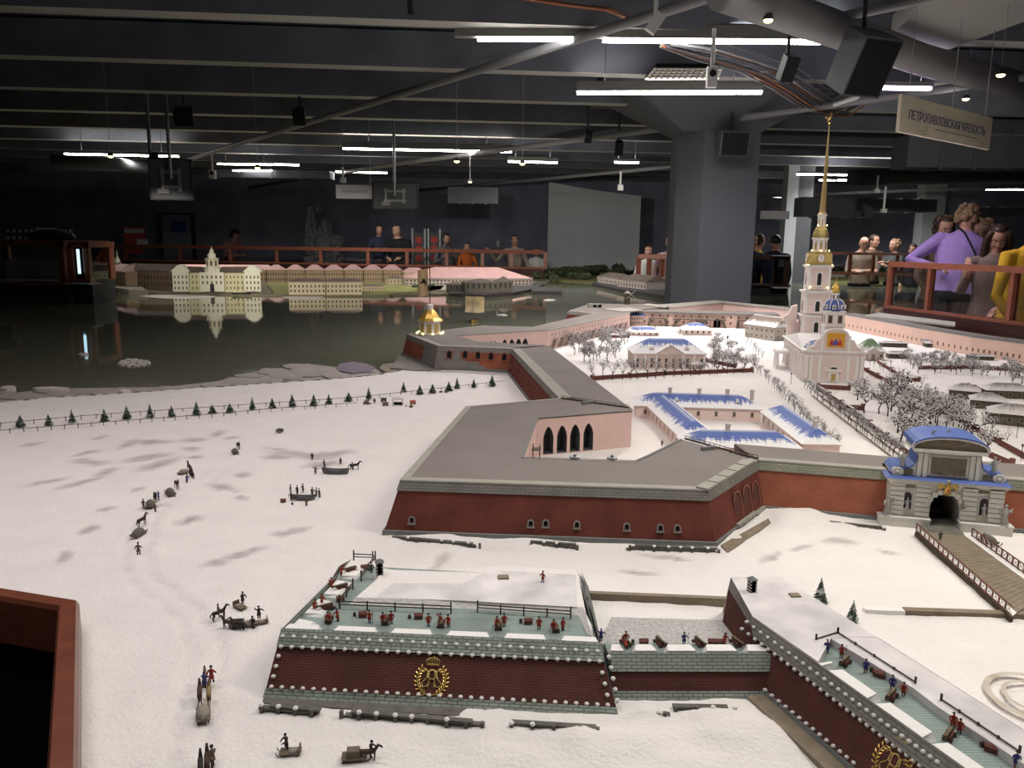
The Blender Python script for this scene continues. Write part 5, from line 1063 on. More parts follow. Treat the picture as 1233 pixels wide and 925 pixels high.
# ================================================================ bridge
br = thing('bridge', 'snowy wooden bridge with red and white lattice rails leading to the gate', 'bridge')
LB = [P(1103, 640, .012), P(1218, 743, .012)]; RB = [P(1170, 646, .012), P(1262, 712, .012)]
arch_c = gt.matrix_basis @ Vector((0, FD - .002, 0))
n_ = 26
for k in range(n_):
    a, c = LB[0].lerp(LB[1], k / n_), LB[0].lerp(LB[1], (k + .94) / n_); d, e = RB[0].lerp(RB[1], k / n_), RB[0].lerp(RB[1], (k + .94) / n_)
    b = MB(); b.prism(ccw([a, c, e, d]), .006, .012); b.build('plank', 'timber_l', br)
b = MB(); gl, gr = gt.matrix_basis @ Vector((-.033, FD + .1, 0)), gt.matrix_basis @ Vector((.033, FD + .1, 0)); b.prism(ccw([LB[0].lerp(RB[0], .1), RB[0].lerp(LB[0], .1), gr, gl]), .004, .0105); b.build('threshold', 'timber_g', br)
for t0, t1, m_ in ((.02, .13, 'snow_cap'), (.87, .98, 'snow_cap')):
    b = MB(); b.prism(ccw([LB[0].lerp(RB[0], t0), LB[1].lerp(RB[1], t0), LB[1].lerp(RB[1], t1), LB[0].lerp(RB[0], t1)]), .012, .0135); b.build('snow_strip', m_, br)
def lattice(par, a, c, z, h, n):
    a, c = Vector((*V2(a), z)), Vector((*V2(c), z)); up = Vector((0, 0, h))
    for zz in (.15, 1): b = MB(); b.bar(a + up * zz, c + up * zz, .0022, .0022); b.build('rail', 'redfence', par)
    for k in range(n):
        p, q = a.lerp(c, k / n), a.lerp(c, (k + 1) / n); b = MB(); b.bar(p + up * .15, q + up, .0014, .0014); b.bar(q + up * .15, p + up, .0014, .0014); tag(b.build('brace', 'whitewood', par), kind='stuff')
        b = MB(); b.bar(p, p + up, .0024, .0024); b.build('post', 'redfence', par)
lattice(br, LB[0], LB[1], .012, .02, 18); lattice(br, RB[0], RB[1], .012, .02, 14)
b = MB(); b.bar(Vector((LB[0].x, LB[0].y, .004)), Vector((LB[1].x, LB[1].y, .004)), .006, .012); b.build('side_beam', 'timber', br)
# ================================================================ ice floes along the shore
random.seed(11)
FN = [0]
def floe(px, py, rx, ry, label=None, m='ice', z=-.012, n=9, group='ice floes along the snowy shore'):
    FN[0] += 1; z += .0007 * (FN[0] % 7); pts = []
    for k in range(n):
        a = 2 * PI * k / n; r = random.uniform(.72, 1.08); pts.append(V2(P(px + rx * r * math.cos(a), py - ry * r * math.sin(a), z)))
    b = MB(); b.prism(ccw(pts), z - .024, z); c = sum(pts, Vector((0, 0))) / n
    return tag(b.build('ice_floe', m, loc=(c.x, c.y, z)), label or 'flat grey broken ice floe at the edge of the snowy shore', 'ice floe', group)
b = MB(); b.prism(ccw(xy([(-60, 492), (-60, 482), (0, 475), (60, 468), (130, 467), (200, 466), (262, 459), (300, 449), (370, 438), (425, 444), (470, 446), (486, 452), (400, 463), (260, 474), (110, 484)], -.018)), -.05, -.018); struct(b.build('shore_ice', 'ice'))
FL_ = []
for (x, y, rx, ry) in ((30, 477, 34, 6), (58, 470, 22, 4.5), (75, 475, 22, 4), (96, 472, 16, 3), (130, 473, 26, 5), (150, 469, 14, 3.5), (178, 472, 22, 4), (205, 468, 20, 4), (232, 469, 18, 3), (262, 464, 26, 5), (290, 459, 26, 5), (318, 456, 26, 5.5), (345, 452, 26, 6), (372, 448, 26, 6), (395, 446, 18, 5), (330, 447, 26, 4.5), (300, 452, 18, 3), (360, 441, 20, 3.5), (405, 452, 18, 4), (425, 450, 22, 4), (8, 472, 12, 3), (440, 446, 16, 3)): FL_.append((x, y, rx, ry))
for i, q in enumerate(sorted(FL_)): floe(*q, nth(i) + ' flat grey ice floe from the left along the snowy shore')
floe(62, 467, 24, 1.6, 'long thin pale slab of ice by the left shore', 'ice_w', .002, 8); floe(10, 466, 11, 2.2, 'pale sharp ice slab at the left picture edge', 'ice_w', .0, 7)
floe(150, 470, 8, 2, 'small bright white ice chip on the shore floes', 'ice_w', .003, 7); floe(425, 442, 26, 7, 'purplish translucent ice slab beside the sandy shoal', 'purplice', -.008, 8)
floe(488, 443, 38, 9, 'sandy shoal sloping from the far bastion into the water', 'shoal', -.006, 10)
b = MB(); q = xy([(480, 430), (490, 428), (532, 447), (500, 448), (470, 445)], -.004); b.prism(ccw(q), -.03, .006, top=[p for p in ccw(q)]); tag(b.build('stone_apron', 'stonewall'), 'pale stone apron at the foot of the far grey bastion', 'apron')
# white foam ice patch on open water, made of crumbs
b = MB()
for k in range(240):
    a = random.random() * 2 * PI; r = math.sqrt(random.random()); p = P(162 + 19 * r * math.cos(a), 437 + 4.6 * r * math.sin(a), -.029); b.tet((p.x, p.y, -.028), random.uniform(.004, .012))
tag(b.build('ice_crumbs', 'ice_w'), 'patch of white ice crumbs floating on the dark water', 'ice', kind='stuff')
for (x, y, rx, ry, l) in ((215, 357, 48, 2.4, 'long pale ice sheet before the yellow towered building'), (365, 358, 30, 1.6, 'thin ice strip on the far water before the cream palace'), (605, 379, 7, 1, 'tiny ice floe right of the yellow-hulled ship'), (660, 352, 9, 1.2, 'pale floe by the far jetty'), (662, 361, 8, 1, 'second pale floe below the far jetty'), (100, 426, 7, 1.6, 'single white floe on the dark water at left')): floe(x, y, rx, ry, l, 'ice_w' if y != 358 else 'ice', -.026, 9, None)
# ================================================================ far bank
def land(name, pts, z, m, kind='structure', z0=-.06):
    b = MB(); b.prism(ccw(xy(pts, z)), z0, z); o = b.build(name, m); o['kind'] = kind; return o
land('far_bank', [(60, 345), (120, 350), (185, 352), (300, 355), (440, 356), (545, 354), (618, 352), (650, 345), (668, 336), (668, 322), (400, 322), (60, 322)], -.012, 'land')
land('far_meadow', [(330, 353), (470, 354), (530, 349), (540, 339), (480, 338), (320, 340)], .0, 'land_g')
land('far_yard', [(500, 350), (620, 349), (650, 342), (640, 337), (520, 338)], .0, 'quay_l')
b = MB(); qp = xy([(108, 336), (125, 343), (150, 350), (178, 352)], .03); 
land('curved_quay', [(100, 334), (112, 339), (130, 345), (155, 349), (178, 350), (170, 345), (150, 341), (125, 333)], .03, 'quay_l')
land('round_quay', [(540, 353), (580, 355), (618, 352.5), (645, 347), (655, 341), (640, 340), (600, 347), (545, 349)], .012, 'quay')
land('wood_bank', [(640, 336), (700, 339), (730, 341), (775, 338), (812, 338), (812, 320), (640, 320)], -.01, 'land_g')
land('warehouse_quay', [(713, 341), (745, 348), (815, 358), (835, 352), (835, 334), (735, 331)], .02, 'quay')
land('harbour_jetty', [(640, 350.5), (676, 351), (676, 346), (640, 345)], .02, 'quay')
def bank(name, label, px0, px1, py, hpx, rpx, D, wall, roof, n, rows, z=.0, pane='winpane', cat='building', hip=None, gable=False, wf=.5, par=None, tilt=0.0, wh=None, fr=None):
    """building whose front foot runs px0..px1 at picture height py; heights given in picture units at that distance"""
    a = P(px0, py, z); c = P(px1, py + tilt, z); L = (V2(c) - V2(a)).length; s = a.y / 960; H, rh = hpx * s, rpx * s; mid = (a + c) / 2
    t = thing(name, label, cat, (mid.x, mid.y, z), yaw_of(a, c))
    b = MB(); b.box((0, D / 2, -.03), (L, D, H + .03), zb=True); b.build('wall', wall, t); b = MB(); b.box((0, D / 2, H - .008), (L + .02, D + .02, .012), zb=True); b.build('cornice', wall, t)
    b = MB(); hip_roof(b, -L / 2, L / 2, 0, D, H + .003, rh, hip=hip if hip is not None else min(D, L) / 2, gable=gable, over=.012); b.build('roof', roof, t)
    ww = L / n * wf * .62; hh = wh or H / len(rows) * .42
    if n: windows_on(t, (-L / 2, 0), (L / 2, 0), [H * r_ for r_ in rows], n, ww, hh, .5 / n, 1 - .5 / n, frame=fr or wall, pane=pane)
    return t, L, H, rh, s
k_, L, H, rh, s = bank('towered_palace', 'pale yellow palace with a tiered white tower across the water', 212, 312, 351, 22, 7, .22, 'kunst', 'darkroof', 22, (.12, .42, .72), hip=.1)
for x in (-.86, .86):
    b = MB(); b.box((x * L / 2, -.015, 0), (.2, .05, H + .02), zb=True); b.prism([(x * L / 2 - .12, -.045), (x * L / 2 + .12, -.045), (x * L / 2 + .12, .15), (x * L / 2 - .12, .15)], H + .02, H + .10, top=[(x * L / 2 - .03, -.045), (x * L / 2 + .03, -.045), (x * L / 2 + .03, .15), (x * L / 2 - .03, .15)]); b.build('end_gable', 'kunstw', k_)
    windows_on(k_, (x * L / 2 - .1, -.04), (x * L / 2 + .1, -.04), [H * r_ for r_ in (.12, .42, .72)], 4, .016, .034, .14, .86, frame='kunst', pane='winpane')
b = MB(); b.box((-.06, -.02, 0), (.30, .08, H + .01), zb=True); b.build('centre_bay', 'kunstw', k_); windows_on(k_, (-.2, -.06), (.08, -.06), [H * .42, H * .72], 5, .018, .036, .1, .9, frame='kunst', pane='winpane'); b = MB(); b.box((-.06, -.061, .0), (.05, .006, .10), zb=True); b.build('door', 'winpane_d', k_)
xt, z_ = -.06, H + .01
for w_, h_, m_ in ((.2, .055, 'kunstw'), (.155, .10, 'kunst')):
    b = MB(); b.lathe([(w_ / 2, 0), (w_ / 2, h_), (w_ / 2 + .012, h_), (w_ / 2 + .012, h_ + .014)], 8, c=(xt, .04, z_), ph=PI / 8); tt = b.build('tower_tier', m_, k_)
    if m_ == 'kunst':
        for k in range(8): a = PI / 4 * k; inst(window_mesh(.03, .07, 'kunstw', 'winpane', True, .004), 'tower_window', tt, (xt + w_ / 2 * .93 * math.cos(a), .04 + w_ / 2 * .93 * math.sin(a), z_ + .015), a + PI / 2)
    z_ += h_ + .014
b = MB(); b.lathe([(.05, 0), (.05, .04), (.056, .04), (.054, .046), (.036, .066), (.025, .07), (.025, .092), (.03, .092), (.018, .11), (.007, .122), (.003, .15), (0, .155)], 8, c=(xt, .04, z_), ph=PI / 8); b.build('tower_cupola', 'kunstw', k_)
bank('brown_palace', 'dark brown riverside palace left of the yellow towered palace', 150, 213, 346, 21, 7, .25, 'brownpal', 'darkroof', 16, (.12, .5), pane='winpane_d', tilt=2, hip=.05)
bank('beige_house', 'beige corner house with a hipped pinkish roof by the curved quay', 127, 152, 344, 18, 8, .35, 'colleg', 'pinkroof', 6, (.15, .5), hip=.15, tilt=3)
bank('white_palace', 'white palace with a pink roof at the far left bank', 105, 137, 336, 13, 10, .4, 'whitebld', 'pinkroof', 8, (.15, .55), z=.0, hip=.15)
t_, L, H, rh, s = bank('chapel_tower', 'tiny far church tower with a pointed top at the left bank', 138, 146, 330, 12, 4, .1, 'colleg', 'darkroof', 2, (.3,)); b = MB(); b.lathe([(.05, 0), (.05, .06), (.03, .1), (.012, .14), (.003, .25)], 8, c=(0, .05, H)); b.build('steeple', 'kunstw', t_)
bank('red_roof_row', 'long dark red roof row behind the brown palace', 152, 330, 337, 12, 6, .3, 'colleg', 'pinkroof', 30, (.3,), z=.0, hip=.1)
for k in range(8):   # the row of pavilions
    x0 = 298 + k * 23.4
    t_ = bank('college_pavilion', ['first', 'second', 'third', 'fourth', 'fifth', 'sixth', 'seventh', 'eighth'][k] + ' pavilion from the left in the pink-roofed row across the water', x0, x0 + 22.3, 339.5, 14, 6, .3, 'colleg', 'pinkroof', 7, (.12, .55), z=.0, hip=.12, wf=.75)[0]; t_['group'] = 'row of pink-roofed pavilions'
bank('cream_palace', 'pale cream two-winged palace lit on the green meadow', 348, 392, 354, 14, 4, .25, 'cream', 'darkroof', 9, (.15, .55), hip=.1, wf=.7)
bank('cream_palace', 'right wing of the cream palace on the green meadow', 393, 436, 354, 14, 4, .25, 'cream', 'darkroof', 9, (.15, .55), hip=.1, wf=.7)
bank('pavilion', 'small round-roofed cream pavilion behind the meadow', 465, 486, 342, 6, 3, .2, 'cream', 'darkroof', 5, (.2,), hip=.1)
bank('long_shed', 'low cream arcade between meadow and quay', 436, 462, 350, 5, 2, .15, 'cream', 'darkroof', 7, (.2,), hip=.05)
bank('pink_roof_hall', 'very long hall with a broad pink roof and white arcade', 488, 641, 344, 9, 12, .9, 'whitebld', 'pinkroof', 34, (.15, .55), z=.0, hip=.5, wf=.8, tilt=.5)
bank('church_roof', 'small pale building left of the pink-roofed hall', 487, 512, 341, 13, 5, .3, 'cream', 'pinkroof', 6, (.2, .6), hip=.1)
bank('fort_block', 'dark grey stone block with a dark roof by the round quay', 560, 600, 354, 13, 4, .35, 'greybld', 'darkroof', 6, (.5,), hip=.2, pane='winpane_d')
bank('fort_block', 'right wing of the dark grey stone block by the quay', 600, 617, 353, 13, 6, .3, 'greybld', 'darkroof', 3, (.5,), hip=.1, pane='winpane_d')
bank('fort_block', 'low left wing of the dark grey stone block', 540, 560, 352, 9, 3, .3, 'greybld', 'darkroof', 3, (.4,), hip=.1, pane='winpane_d')
bank('warehouse', 'farthest white warehouse with a brown roof on the dark quay', 719, 742, 340, 7, 5, .35, 'whitebld', 'darkroof', 8, (.2,), z=.02, hip=.1, pane='winpane_d', tilt=3)
bank('warehouse', 'middle white warehouse with brown roof on the dark quay', 743, 778, 345, 8, 7, .45, 'whitebld', 'darkroof', 10, (.2,), z=.02, hip=.12, pane='winpane_d', tilt=4)
bank('warehouse', 'nearest white warehouse half hidden by the grey column', 785, 826, 346, 8, 6, .45, 'whitebld', 'darkroof', 9, (.2,), z=.02, hip=.12, pane='winpane_d', tilt=4)
# ---- green bushes on the far bank
def blob_mesh(seed, m='bush', n=150):
    random.seed(seed); b = MB()
    for k in range(n):
        a = random.random() * 2 * PI; e = random.uniform(-.3, 1); r = .55 + .45 * random.random(); q = (r * math.cos(a) * math.sqrt(max(0, 1 - e * e * .7)), r * math.sin(a) * math.sqrt(max(0, 1 - e * e * .7)), .45 + .5 * e); b.tet(q, random.uniform(.14, .26), random.choice((0, 0, 1)))
    b.tube([(0, 0, -.1), (0, 0, .5)], [.07, .04], 5, 2); return b.mesh('bush', [m, 'bush_d', 'bark'])
BUSH = [blob_mesh(i) for i in range(4)]
random.seed(5)
for i, (x, y, r) in enumerate([(648, 336, 9), (660, 335, 8), (672, 333, 10), (684, 333, 11), (697, 333, 11), (710, 332, 11), (722, 331, 11), (735, 330, 11), (748, 331, 12), (760, 331, 11), (771, 332, 9), (690, 336, 7), (705, 337, 7), (654, 332, 9), (740, 333, 8), (728, 335, 6), (668, 338, 6), (1012, 330, 9), (1024, 331, 10), (1037, 331, 10), (1050, 331, 10), (1063, 331, 10), (1075, 333, 9), (1087, 336, 9), (630, 340, 4), (500, 347, 4), (520, 346, 4)]):
    p = P(x, y, -.01); o = inst(BUSH[i % 4], 'bush', None, p, random.random() * 6, r * p.y / 960 * 1.05)
    tag(o, 'dark green bushy tree on the wooded bank below the grey screen' if x < 800 and x > 640 else ('dark green bush on the bank right of the cathedral tower' if x > 800 else 'small bush on the far meadow edge'), 'bush', 'bushes on the wooded bank' if 640 < x < 800 else ('bushes right of the cathedral' if x > 800 else 'bushes on the meadow'))
land('right_bank', [(990, 340), (1090, 345), (1120, 335), (1120, 322), (990, 322)], -.01, 'land_g')
b = MB(); q = P(1005, 333, .0); b.box((q.x - .2, q.y - .3, 0), (.55, .2, .10), zb=True); b.box((q.x - .2, q.y - .3, .1), (.6, .24, .02), zb=True); tag(b.build('white_pavilion', 'whitebld'), 'low white block on the bank behind the cathedral', 'building')
b = MB(); q = P(1055, 342, .0); b.box((q.x, q.y, -.02), (.8, .3, .03), .1); tag(b.build('sand_bar', 'quay_l'), 'pale sand bar before the bushes right of the cathedral', 'bank')
# ================================================================ ships and flag tower
def ship(px, py, L, hull, band, masts, sails, label, rz=0, z=-.03):
    p = P(px, py, z); t = thing('ship', label, 'ship', p, rz); b = MB(); n = 9; rings = []
    for i in range(n):
        u = i / (n - 1) * 2 - 1; w_ = .16 * L * (1 - abs(u) ** 3) + .006; zt = .13 * L + .05 * L * u * u; rings.append([(u * L / 2, -w_, zt), (u * L / 2 * .92, -w_ * .7, .02 * L), (u * L / 2 * .88, 0, -.01), (u * L / 2 * .92, w_ * .7, .02 * L), (u * L / 2, w_, zt)])
    for A_, C_ in zip(rings, rings[1:]):
        for j in range(4): b.face([A_[j], A_[j + 1], C_[j + 1], C_[j]], 1 if (band and j in (0, 3)) else 0)
        b.face([A_[4], A_[0], C_[0], C_[4]], 2)
    b.build('hull', [hull, band or hull, 'timber'], t)
    for (x, h) in masts:
        b = MB(); b.tube([(x * L, 0, .05 * L), (x * L, 0, h * L)], [.012 * L, .006 * L], 5); mm = b.build('mast', 'timber', t)
        for f in (.5, .75): b = MB(); b.bar((x * L, -.2 * L, h * L * f), (x * L, .2 * L, h * L * f), .006 * L, .006 * L); b.build('yard', 'timber', mm)
        for s_ in (-1, 1): b = MB(); b.tube([(x * L + .05 * L, s_ * .14 * L, .14 * L), (x * L, 0, h * L * .9)], .003 * L, 3); b.build('shroud', 'rope', mm)
    for (x, z0, z1, w_) in sails:
        b = MB(); k = 6
        for i in range(k):
            for j in range(4):
                f = lambda i, j: (x * L + .06 * L * math.sin(PI * j / 4), (i / k - .5) * w_ * L, (z0 + (z1 - z0) * j / 4) * L); b.face([f(i, j), f(i + 1, j), f(i + 1, j + 1), f(i, j + 1)])
        b.build('sail', 'sail', t)
    b = MB(); b.tube([(L * .48, 0, .17 * L), (L * .72, 0, .3 * L)], [.01 * L, .004 * L], 5); b.build('bowsprit', 'timber', t); return t
ship(571, 388, .15, 'hull_k', 'hull_y', ((-.25, 1.35), (.05, 1.6), (.3, 1.3)), ((-.25, .6, 1.3, 1.0), (.05, .6, 1.55, 1.25), (.3, .6, 1.25, 1.0)), 'small ship with tan sails and yellow hull near the flag tower', 1.2)
ship(291, 356, .24, 'hull_k', None, ((-.2, .7), (.1, .95)), (), 'black two-masted boat before the yellow palace', .15)
ship(668, 349, .22, 'hull_k', None, ((-.2, .5), (.15, .6)), (), 'dark moored boat at the harbour jetty', .05); ship(163, 350, .3, 'hull_k', None, (), (), 'dark barge lying along the curved quay', -.1); ship(469, 357, .1, 'hull_k', None, ((0, .7),), (), 'tiny dark boat before the meadow quay', .1)
ship(1228, 402, .16, 'cream', None, ((0, .8),), (), 'cream model boat at the right edge below the wooden rail', .1, .03)
ft = P(518, 402, ZT); t = thing('flag_tower', 'small white octagonal tower with golden roof and tall cream flag', 'tower', ft)
b = MB(); b.lathe([(.078, 0), (.078, .008), (.066, .01), (.066, .075), (.076, .078), (.076, .084)], 8, ph=PI / 8); b.build('body', 'churchw', t)
for k in range(8): a = PI / 4 * k; inst(window_mesh(.02, .045, 'gold_d', 'gold_pale', True, .002), 'window', t, (.0612 * math.cos(a), .0612 * math.sin(a), .018), a + PI / 2)
b = MB(); b.lathe([(.084, .084), (.062, .10), (.046, .125), (.032, .142), (.024, .15)], 8, ph=PI / 8); b.build('roof', 'gold', t); b = MB(); b.lathe([(.02, .148), (.02, .176), (.024, .178), (.012, .184)], 8); b.build('lantern', 'churchw', t)
b = MB(); b.tube([(0, 0, .18), (0, 0, .415)], .0028, 6); fp = b.build('flagpole', 'timber', t); b = MB()
k = 6
for i in range(k):
    f = lambda i, z: (-.012 - .062 * i / k, .008 * math.sin(i * 1.1), z - .012 * i / k); b.face([f(i, .235), f(i + 1, .235), f(i + 1, .40), f(i, .40)])
b.build('flag', 'flag_c', t)
b = MB(); 
for (x, z_, s_) in ((-.036, .325, 1), (-.05, .315, .6), (-.025, .312, .6)): b.box((x, -.006, z_), (.018 * s_, .003, .022 * s_), .2)
b.build('flag_emblem', 'black', t)
for k in range(8): a = PI / 4 * k + .3; b = MB(); b.ell((.083 * math.cos(a), .083 * math.sin(a), .008), .0055, 6, 5); b.build('foot_bulb', 'bulb_y', t)
wm = P(755, 366.5, ZT); t = thing('windmill', 'tiny wooden windmill standing on the distant bastion', 'windmill', wm); b = MB(); b.lathe([(.03, 0), (.026, .07), (.024, .1)], 8); b.build('body', 'timber', t); b = MB(); b.lathe([(.032, .1), (.018, .118), (.002, .126)], 8); b.build('cap', 'sacking', t)
for k in range(4): a = PI / 4 + PI / 2 * k; b = MB(); b.bar((.03, -.035, .095), (.03 + .055 * math.cos(a), -.035, .095 + .055 * math.sin(a)), .010, .002); b.build('sail_arm', 'whitewood', t)
# ================================================================ ceiling fittings
def led(px0, py0, px1, py1, z, label, m='led', hh=.05, gaps=(), name='led_light', house=True, w_=.05, grp=None, ext=(0, 0), p=0, tint=NEUT):
    a, c = P(px0, py0, z), P(px1, py1, z); d = (c - a).normalized(); t = thing(name, label, 'ceiling light', (a + c) / 2, math.atan2(d.y, d.x), grp); L = (c - a).length
    if house:
        b = MB(); b.box((0, w_ * .0, hh / 2 + .006), (L + ext[0] + .02, w_ * 1.4, hh)); b.build('housing', 'housing', t)
        for x in (-L * .35, L * .35): b = MB(); b.tube([(x, 0, hh), (x, 0, ZC - z - .05)], .004, 4); b.build('hanger', 'cable_k', t)
    n = len(gaps) + 1; cuts = [0] + [g for g in gaps] + [1]
    for i in range(n):
        u0, u1 = cuts[i] + (.012 if i else 0), cuts[i + 1] - (.012 if i < n - 1 else 0); b = MB(); b.box((L * ((u0 + u1) / 2 - .5), 0, -.006), (L * (u1 - u0), w_, .022)); b.build('tube', m, t)
    for sg, k in ((0, 1), (PI, .12)) if p else ():
        l = area(0, 0, -.02 if not sg else hh + .02, L, w_, p * k, tint, 0, (sg, 0)); l.parent = t  # weak upward area added above the tube to lift the ceiling
    return t
led(575, 46, 702, 46.5, 2.12, 'left part of the large near ceiling light above the screen', p=22, tint=NEUT, hh=.09, ext=(.3, 0)); led(726, 47.5, 1014, 50, 2.12, 'long near ceiling light with the white camera below it', p=28, tint=NEUT, hh=.09)
led(695, 111, 917, 110.5, 2.0, 'bright ceiling light in front of the grey column', p=24, tint=PINK, hh=.08)
led(413, 178.5, 616, 182.5, 1.98, 'long ceiling light over the middle of the river', p=34, tint=WARM, hh=.09)
led(78, 185, 215, 188, 1.95, 'long thin ceiling light over the left bank', p=42, tint=WARM, gaps=(.42, .8), hh=.04)
led(262, 197, 328, 198, 1.93, 'small ceiling light right of the left monitor', p=16, tint=WARM, gaps=(.72,), hh=.03); led(280, 205, 327, 205, 1.9, 'lower small ceiling light right of the left monitor', hh=.03, house=False); led(330, 197.5, 360, 198.5, 1.93, 'short ceiling light end beside the dome cameras', hh=.03)
led(404, 206.5, 466, 208, 1.93, 'faint ceiling light above the small hanging sign', p=26, tint=NEUT, hh=.03); led(612, 194, 671, 195.5, 1.93, 'short ceiling light above the beige-clad visitor', p=26, tint=NEUT, hh=.06); led(740, 195, 769, 195.5, 1.93, 'short ceiling light left of the grey column', p=16, tint=NEUT, hh=.04)
led(1040, 104.5, 1120, 106, 1.9, 'violet-tinted ceiling light at the end of the cable tray', 'led_p', p=12, tint=(.9, .85, 1), hh=.03); led(960, 209.5, 1098, 211.5, 1.9, 'long far ceiling light behind the golden spire', p=48, tint=NEUT, hh=.03)
led(987, 216.5, 1005, 217, 1.9, 'small far ceiling light left of the spire base', p=8, tint=NEUT, house=False); led(1009, 216.5, 1034, 217, 1.9, 'second small far ceiling light right of the spire', house=False); led(1175, 228, 1233, 228, 1.9, 'far ceiling light at the right edge', p=30, tint=NEUT, house=False)
led(905, 236, 940, 237, 1.75, 'dim far light behind the cathedral spire', 'led_w', house=False)
def pipe(pts, r, label, m='pipe', name='ceiling_pipe', n=12):
    b = MB(); q = [P(x, y, z) for x, y, z in pts]; b.tube(q, r, n); o = b.build(name, m, smooth=True); return tag(o, label, 'pipe')
pipe([(190, 205, 1.95), (262, 181, 1.98), (600, 77, 2.1), (880, -12, 2.14)], .035, 'long grey pipe slanting across the ceiling above the river')
pipe([(300, 226, 1.9), (480, 197, 1.93), (820, 152, 1.97), (1020, 124, 2.0), (1240, 92, 2.02)], .035, 'grey pipe crossing the ceiling below the first slanting pipe'); pipe([(505, 229, 1.85), (640, 217, 1.86), (830, 199, 1.88)], .03, 'lower thin pipe left of the grey column')
pipe([(870, -12, 2.0), (1000, 33, 2.0), (1110, 72, 2.0), (1260, 112, 2.0)], .105, 'thick round grey duct in the upper right', 'pipe', 'round_duct', 20)
pipe([(985, 26, 2.05), (1110, 0, 2.1), (1190, -22, 2.12)], .03, 'short pipe joining the thick round duct'); pipe([(905, 237, 1.7), (1240, 224, 1.75)], .03, 'far horizontal pipe behind the spire', 'pipe'); pipe([(120, 195, 1.9), (172, 200, 1.9)], .02, 'thin white pipe stub near the left monitor', 'white')
pipe([(60, 193, 1.8), (140, 197, 1.8), (180, 203, 1.8)], .09, 'round dark duct at the far left', 'pipe_d'); pipe([(1020, 214, 1.75), (1120, 212, 1.75), (1240, 205, 1.78)], .13, 'large dark round duct at the far right', 'pipe_d', 'round_duct', 16)
# the pale sloping slab (underside of a ramp) in the corner
b = MB(); q = [P(x, y, z) for x, y, z in ((1072, 44, 2.16), (1150, -30, 2.16), (1330, -30, 2.16), (1330, -10, 2.16), (1142, 60, 2.16))]; b.prism(ccw(q), 2.16, 2.3); struct(b.build('ceiling_slab', 'slab'))
# flared column head and columns
def column(px0, px1, d, m, z1=ZC, depth=.6, split=None):
    x0, x1 = Yp(px0, 290, d).x, Yp(px1, 290, d).x; b = MB(); b.box(((x0 + x1) / 2, d + depth / 2, (ZF + z1) / 2), (x1 - x0, depth, z1 - ZF)); return struct(b.build('column', m))
c1 = column(842, 908, 8.7, 'colm'); x0 = Yp(816, 290, 8.7).x; b = MB(); b.prism(ccw([(x0, 8.95), (Yp(842, 290, 8.7).x, 8.7), (Yp(842, 290, 8.7).x, 9.3), (x0, 9.3)]), ZF, ZC); struct(b.build('column_chamfer', 'colm'))
cxm = (x0 + Yp(908, 290, 8.7).x) / 2; b = MB(); b.prism([(cxm - .42, 8.68), (cxm + .42, 8.68), (cxm + .42, 9.32), (cxm - .42, 9.32)], 1.86, 2.3, top=[(cxm - 1.15, 8.2), (cxm + 1.15, 8.2), (cxm + 1.15, 9.8), (cxm - 1.15, 9.8)]); struct(b.build('column_capital', 'colm')); b = MB(); b.box((cxm, 9, 2.36), (2.6, 2.2, .14)); struct(b.build('column_slab', 'beam2'))
column(1108, 1134, 15.6, 'colm_lit', depth=.3); column(1134, 1180, 15.7, 'wall', depth=.6); column(944, 957, 15.6, 'colm_lit', depth=.3); column(957, 975, 15.7, 'colm', depth=.5)  # lit pale face and shaded dark face of each far column are coloured in
# projection screen, gently curved
b = MB(); n = 12; top0, top1 = Yp(661, 219, 18.2), Yp(772, 236, 17.6); bx = [top0.lerp(top1, i / n) + Vector((0, .35 * math.sin(PI * i / n), 0)) for i in range(n + 1)]
for i in range(n):
    b.face([(bx[i].x, bx[i].y, .1), (bx[i + 1].x, bx[i + 1].y, .1), bx[i + 1], bx[i]]); b.face([(bx[i + 1].x, bx[i + 1].y + .05, .1), (bx[i].x, bx[i].y + .05, .1), bx[i] + Vector((0, .05, 0)), bx[i + 1] + Vector((0, .05, 0))]); b.face([bx[i], bx[i + 1], bx[i + 1] + Vector((0, .05, 0)), bx[i] + Vector((0, .05, 0))])
tag(b.build('projection_screen', 'screen'), 'large plain grey curved screen left of the column', 'screen')
# hanging signs with lettering
def text_mesh(txt, w_, h_, m, parent, name='lettering', loc=(0, 0, 0), shear=0, bold=0):
    cu = bpy.data.curves.new('txt', 'FONT'); cu.body = txt; cu.align_x = 'CENTER'; cu.align_y = 'CENTER'; cu.extrude = .01; cu.offset = bold; cu.shear = shear
    o = bpy.data.objects.new('txt', cu); COL.objects.link(o); dg = bpy.context.evaluated_depsgraph_get(); me = bpy.data.meshes.new_from_object(o.evaluated_get(dg)); bpy.data.objects.remove(o)
    xs = [v.co.x for v in me.vertices]; ys_ = [v.co.y for v in me.vertices]; sx, sy = w_ / (max(xs) - min(xs)), h_ / (max(ys_) - min(ys_)); cx_, cy_ = (max(xs) + min(xs)) / 2, (max(ys_) + min(ys_)) / 2
    for v in me.vertices: v.co = ((v.co.x - cx_) * sx + loc[0], loc[1] - v.co.z * .1 - .001, (v.co.y - cy_) * sy + loc[2])
    me.materials.clear(); me.materials.append(M[m]); ob = bpy.data.objects.new(name, me); COL.objects.link(ob); ob.parent = parent; return tag(ob, kind='stuff')
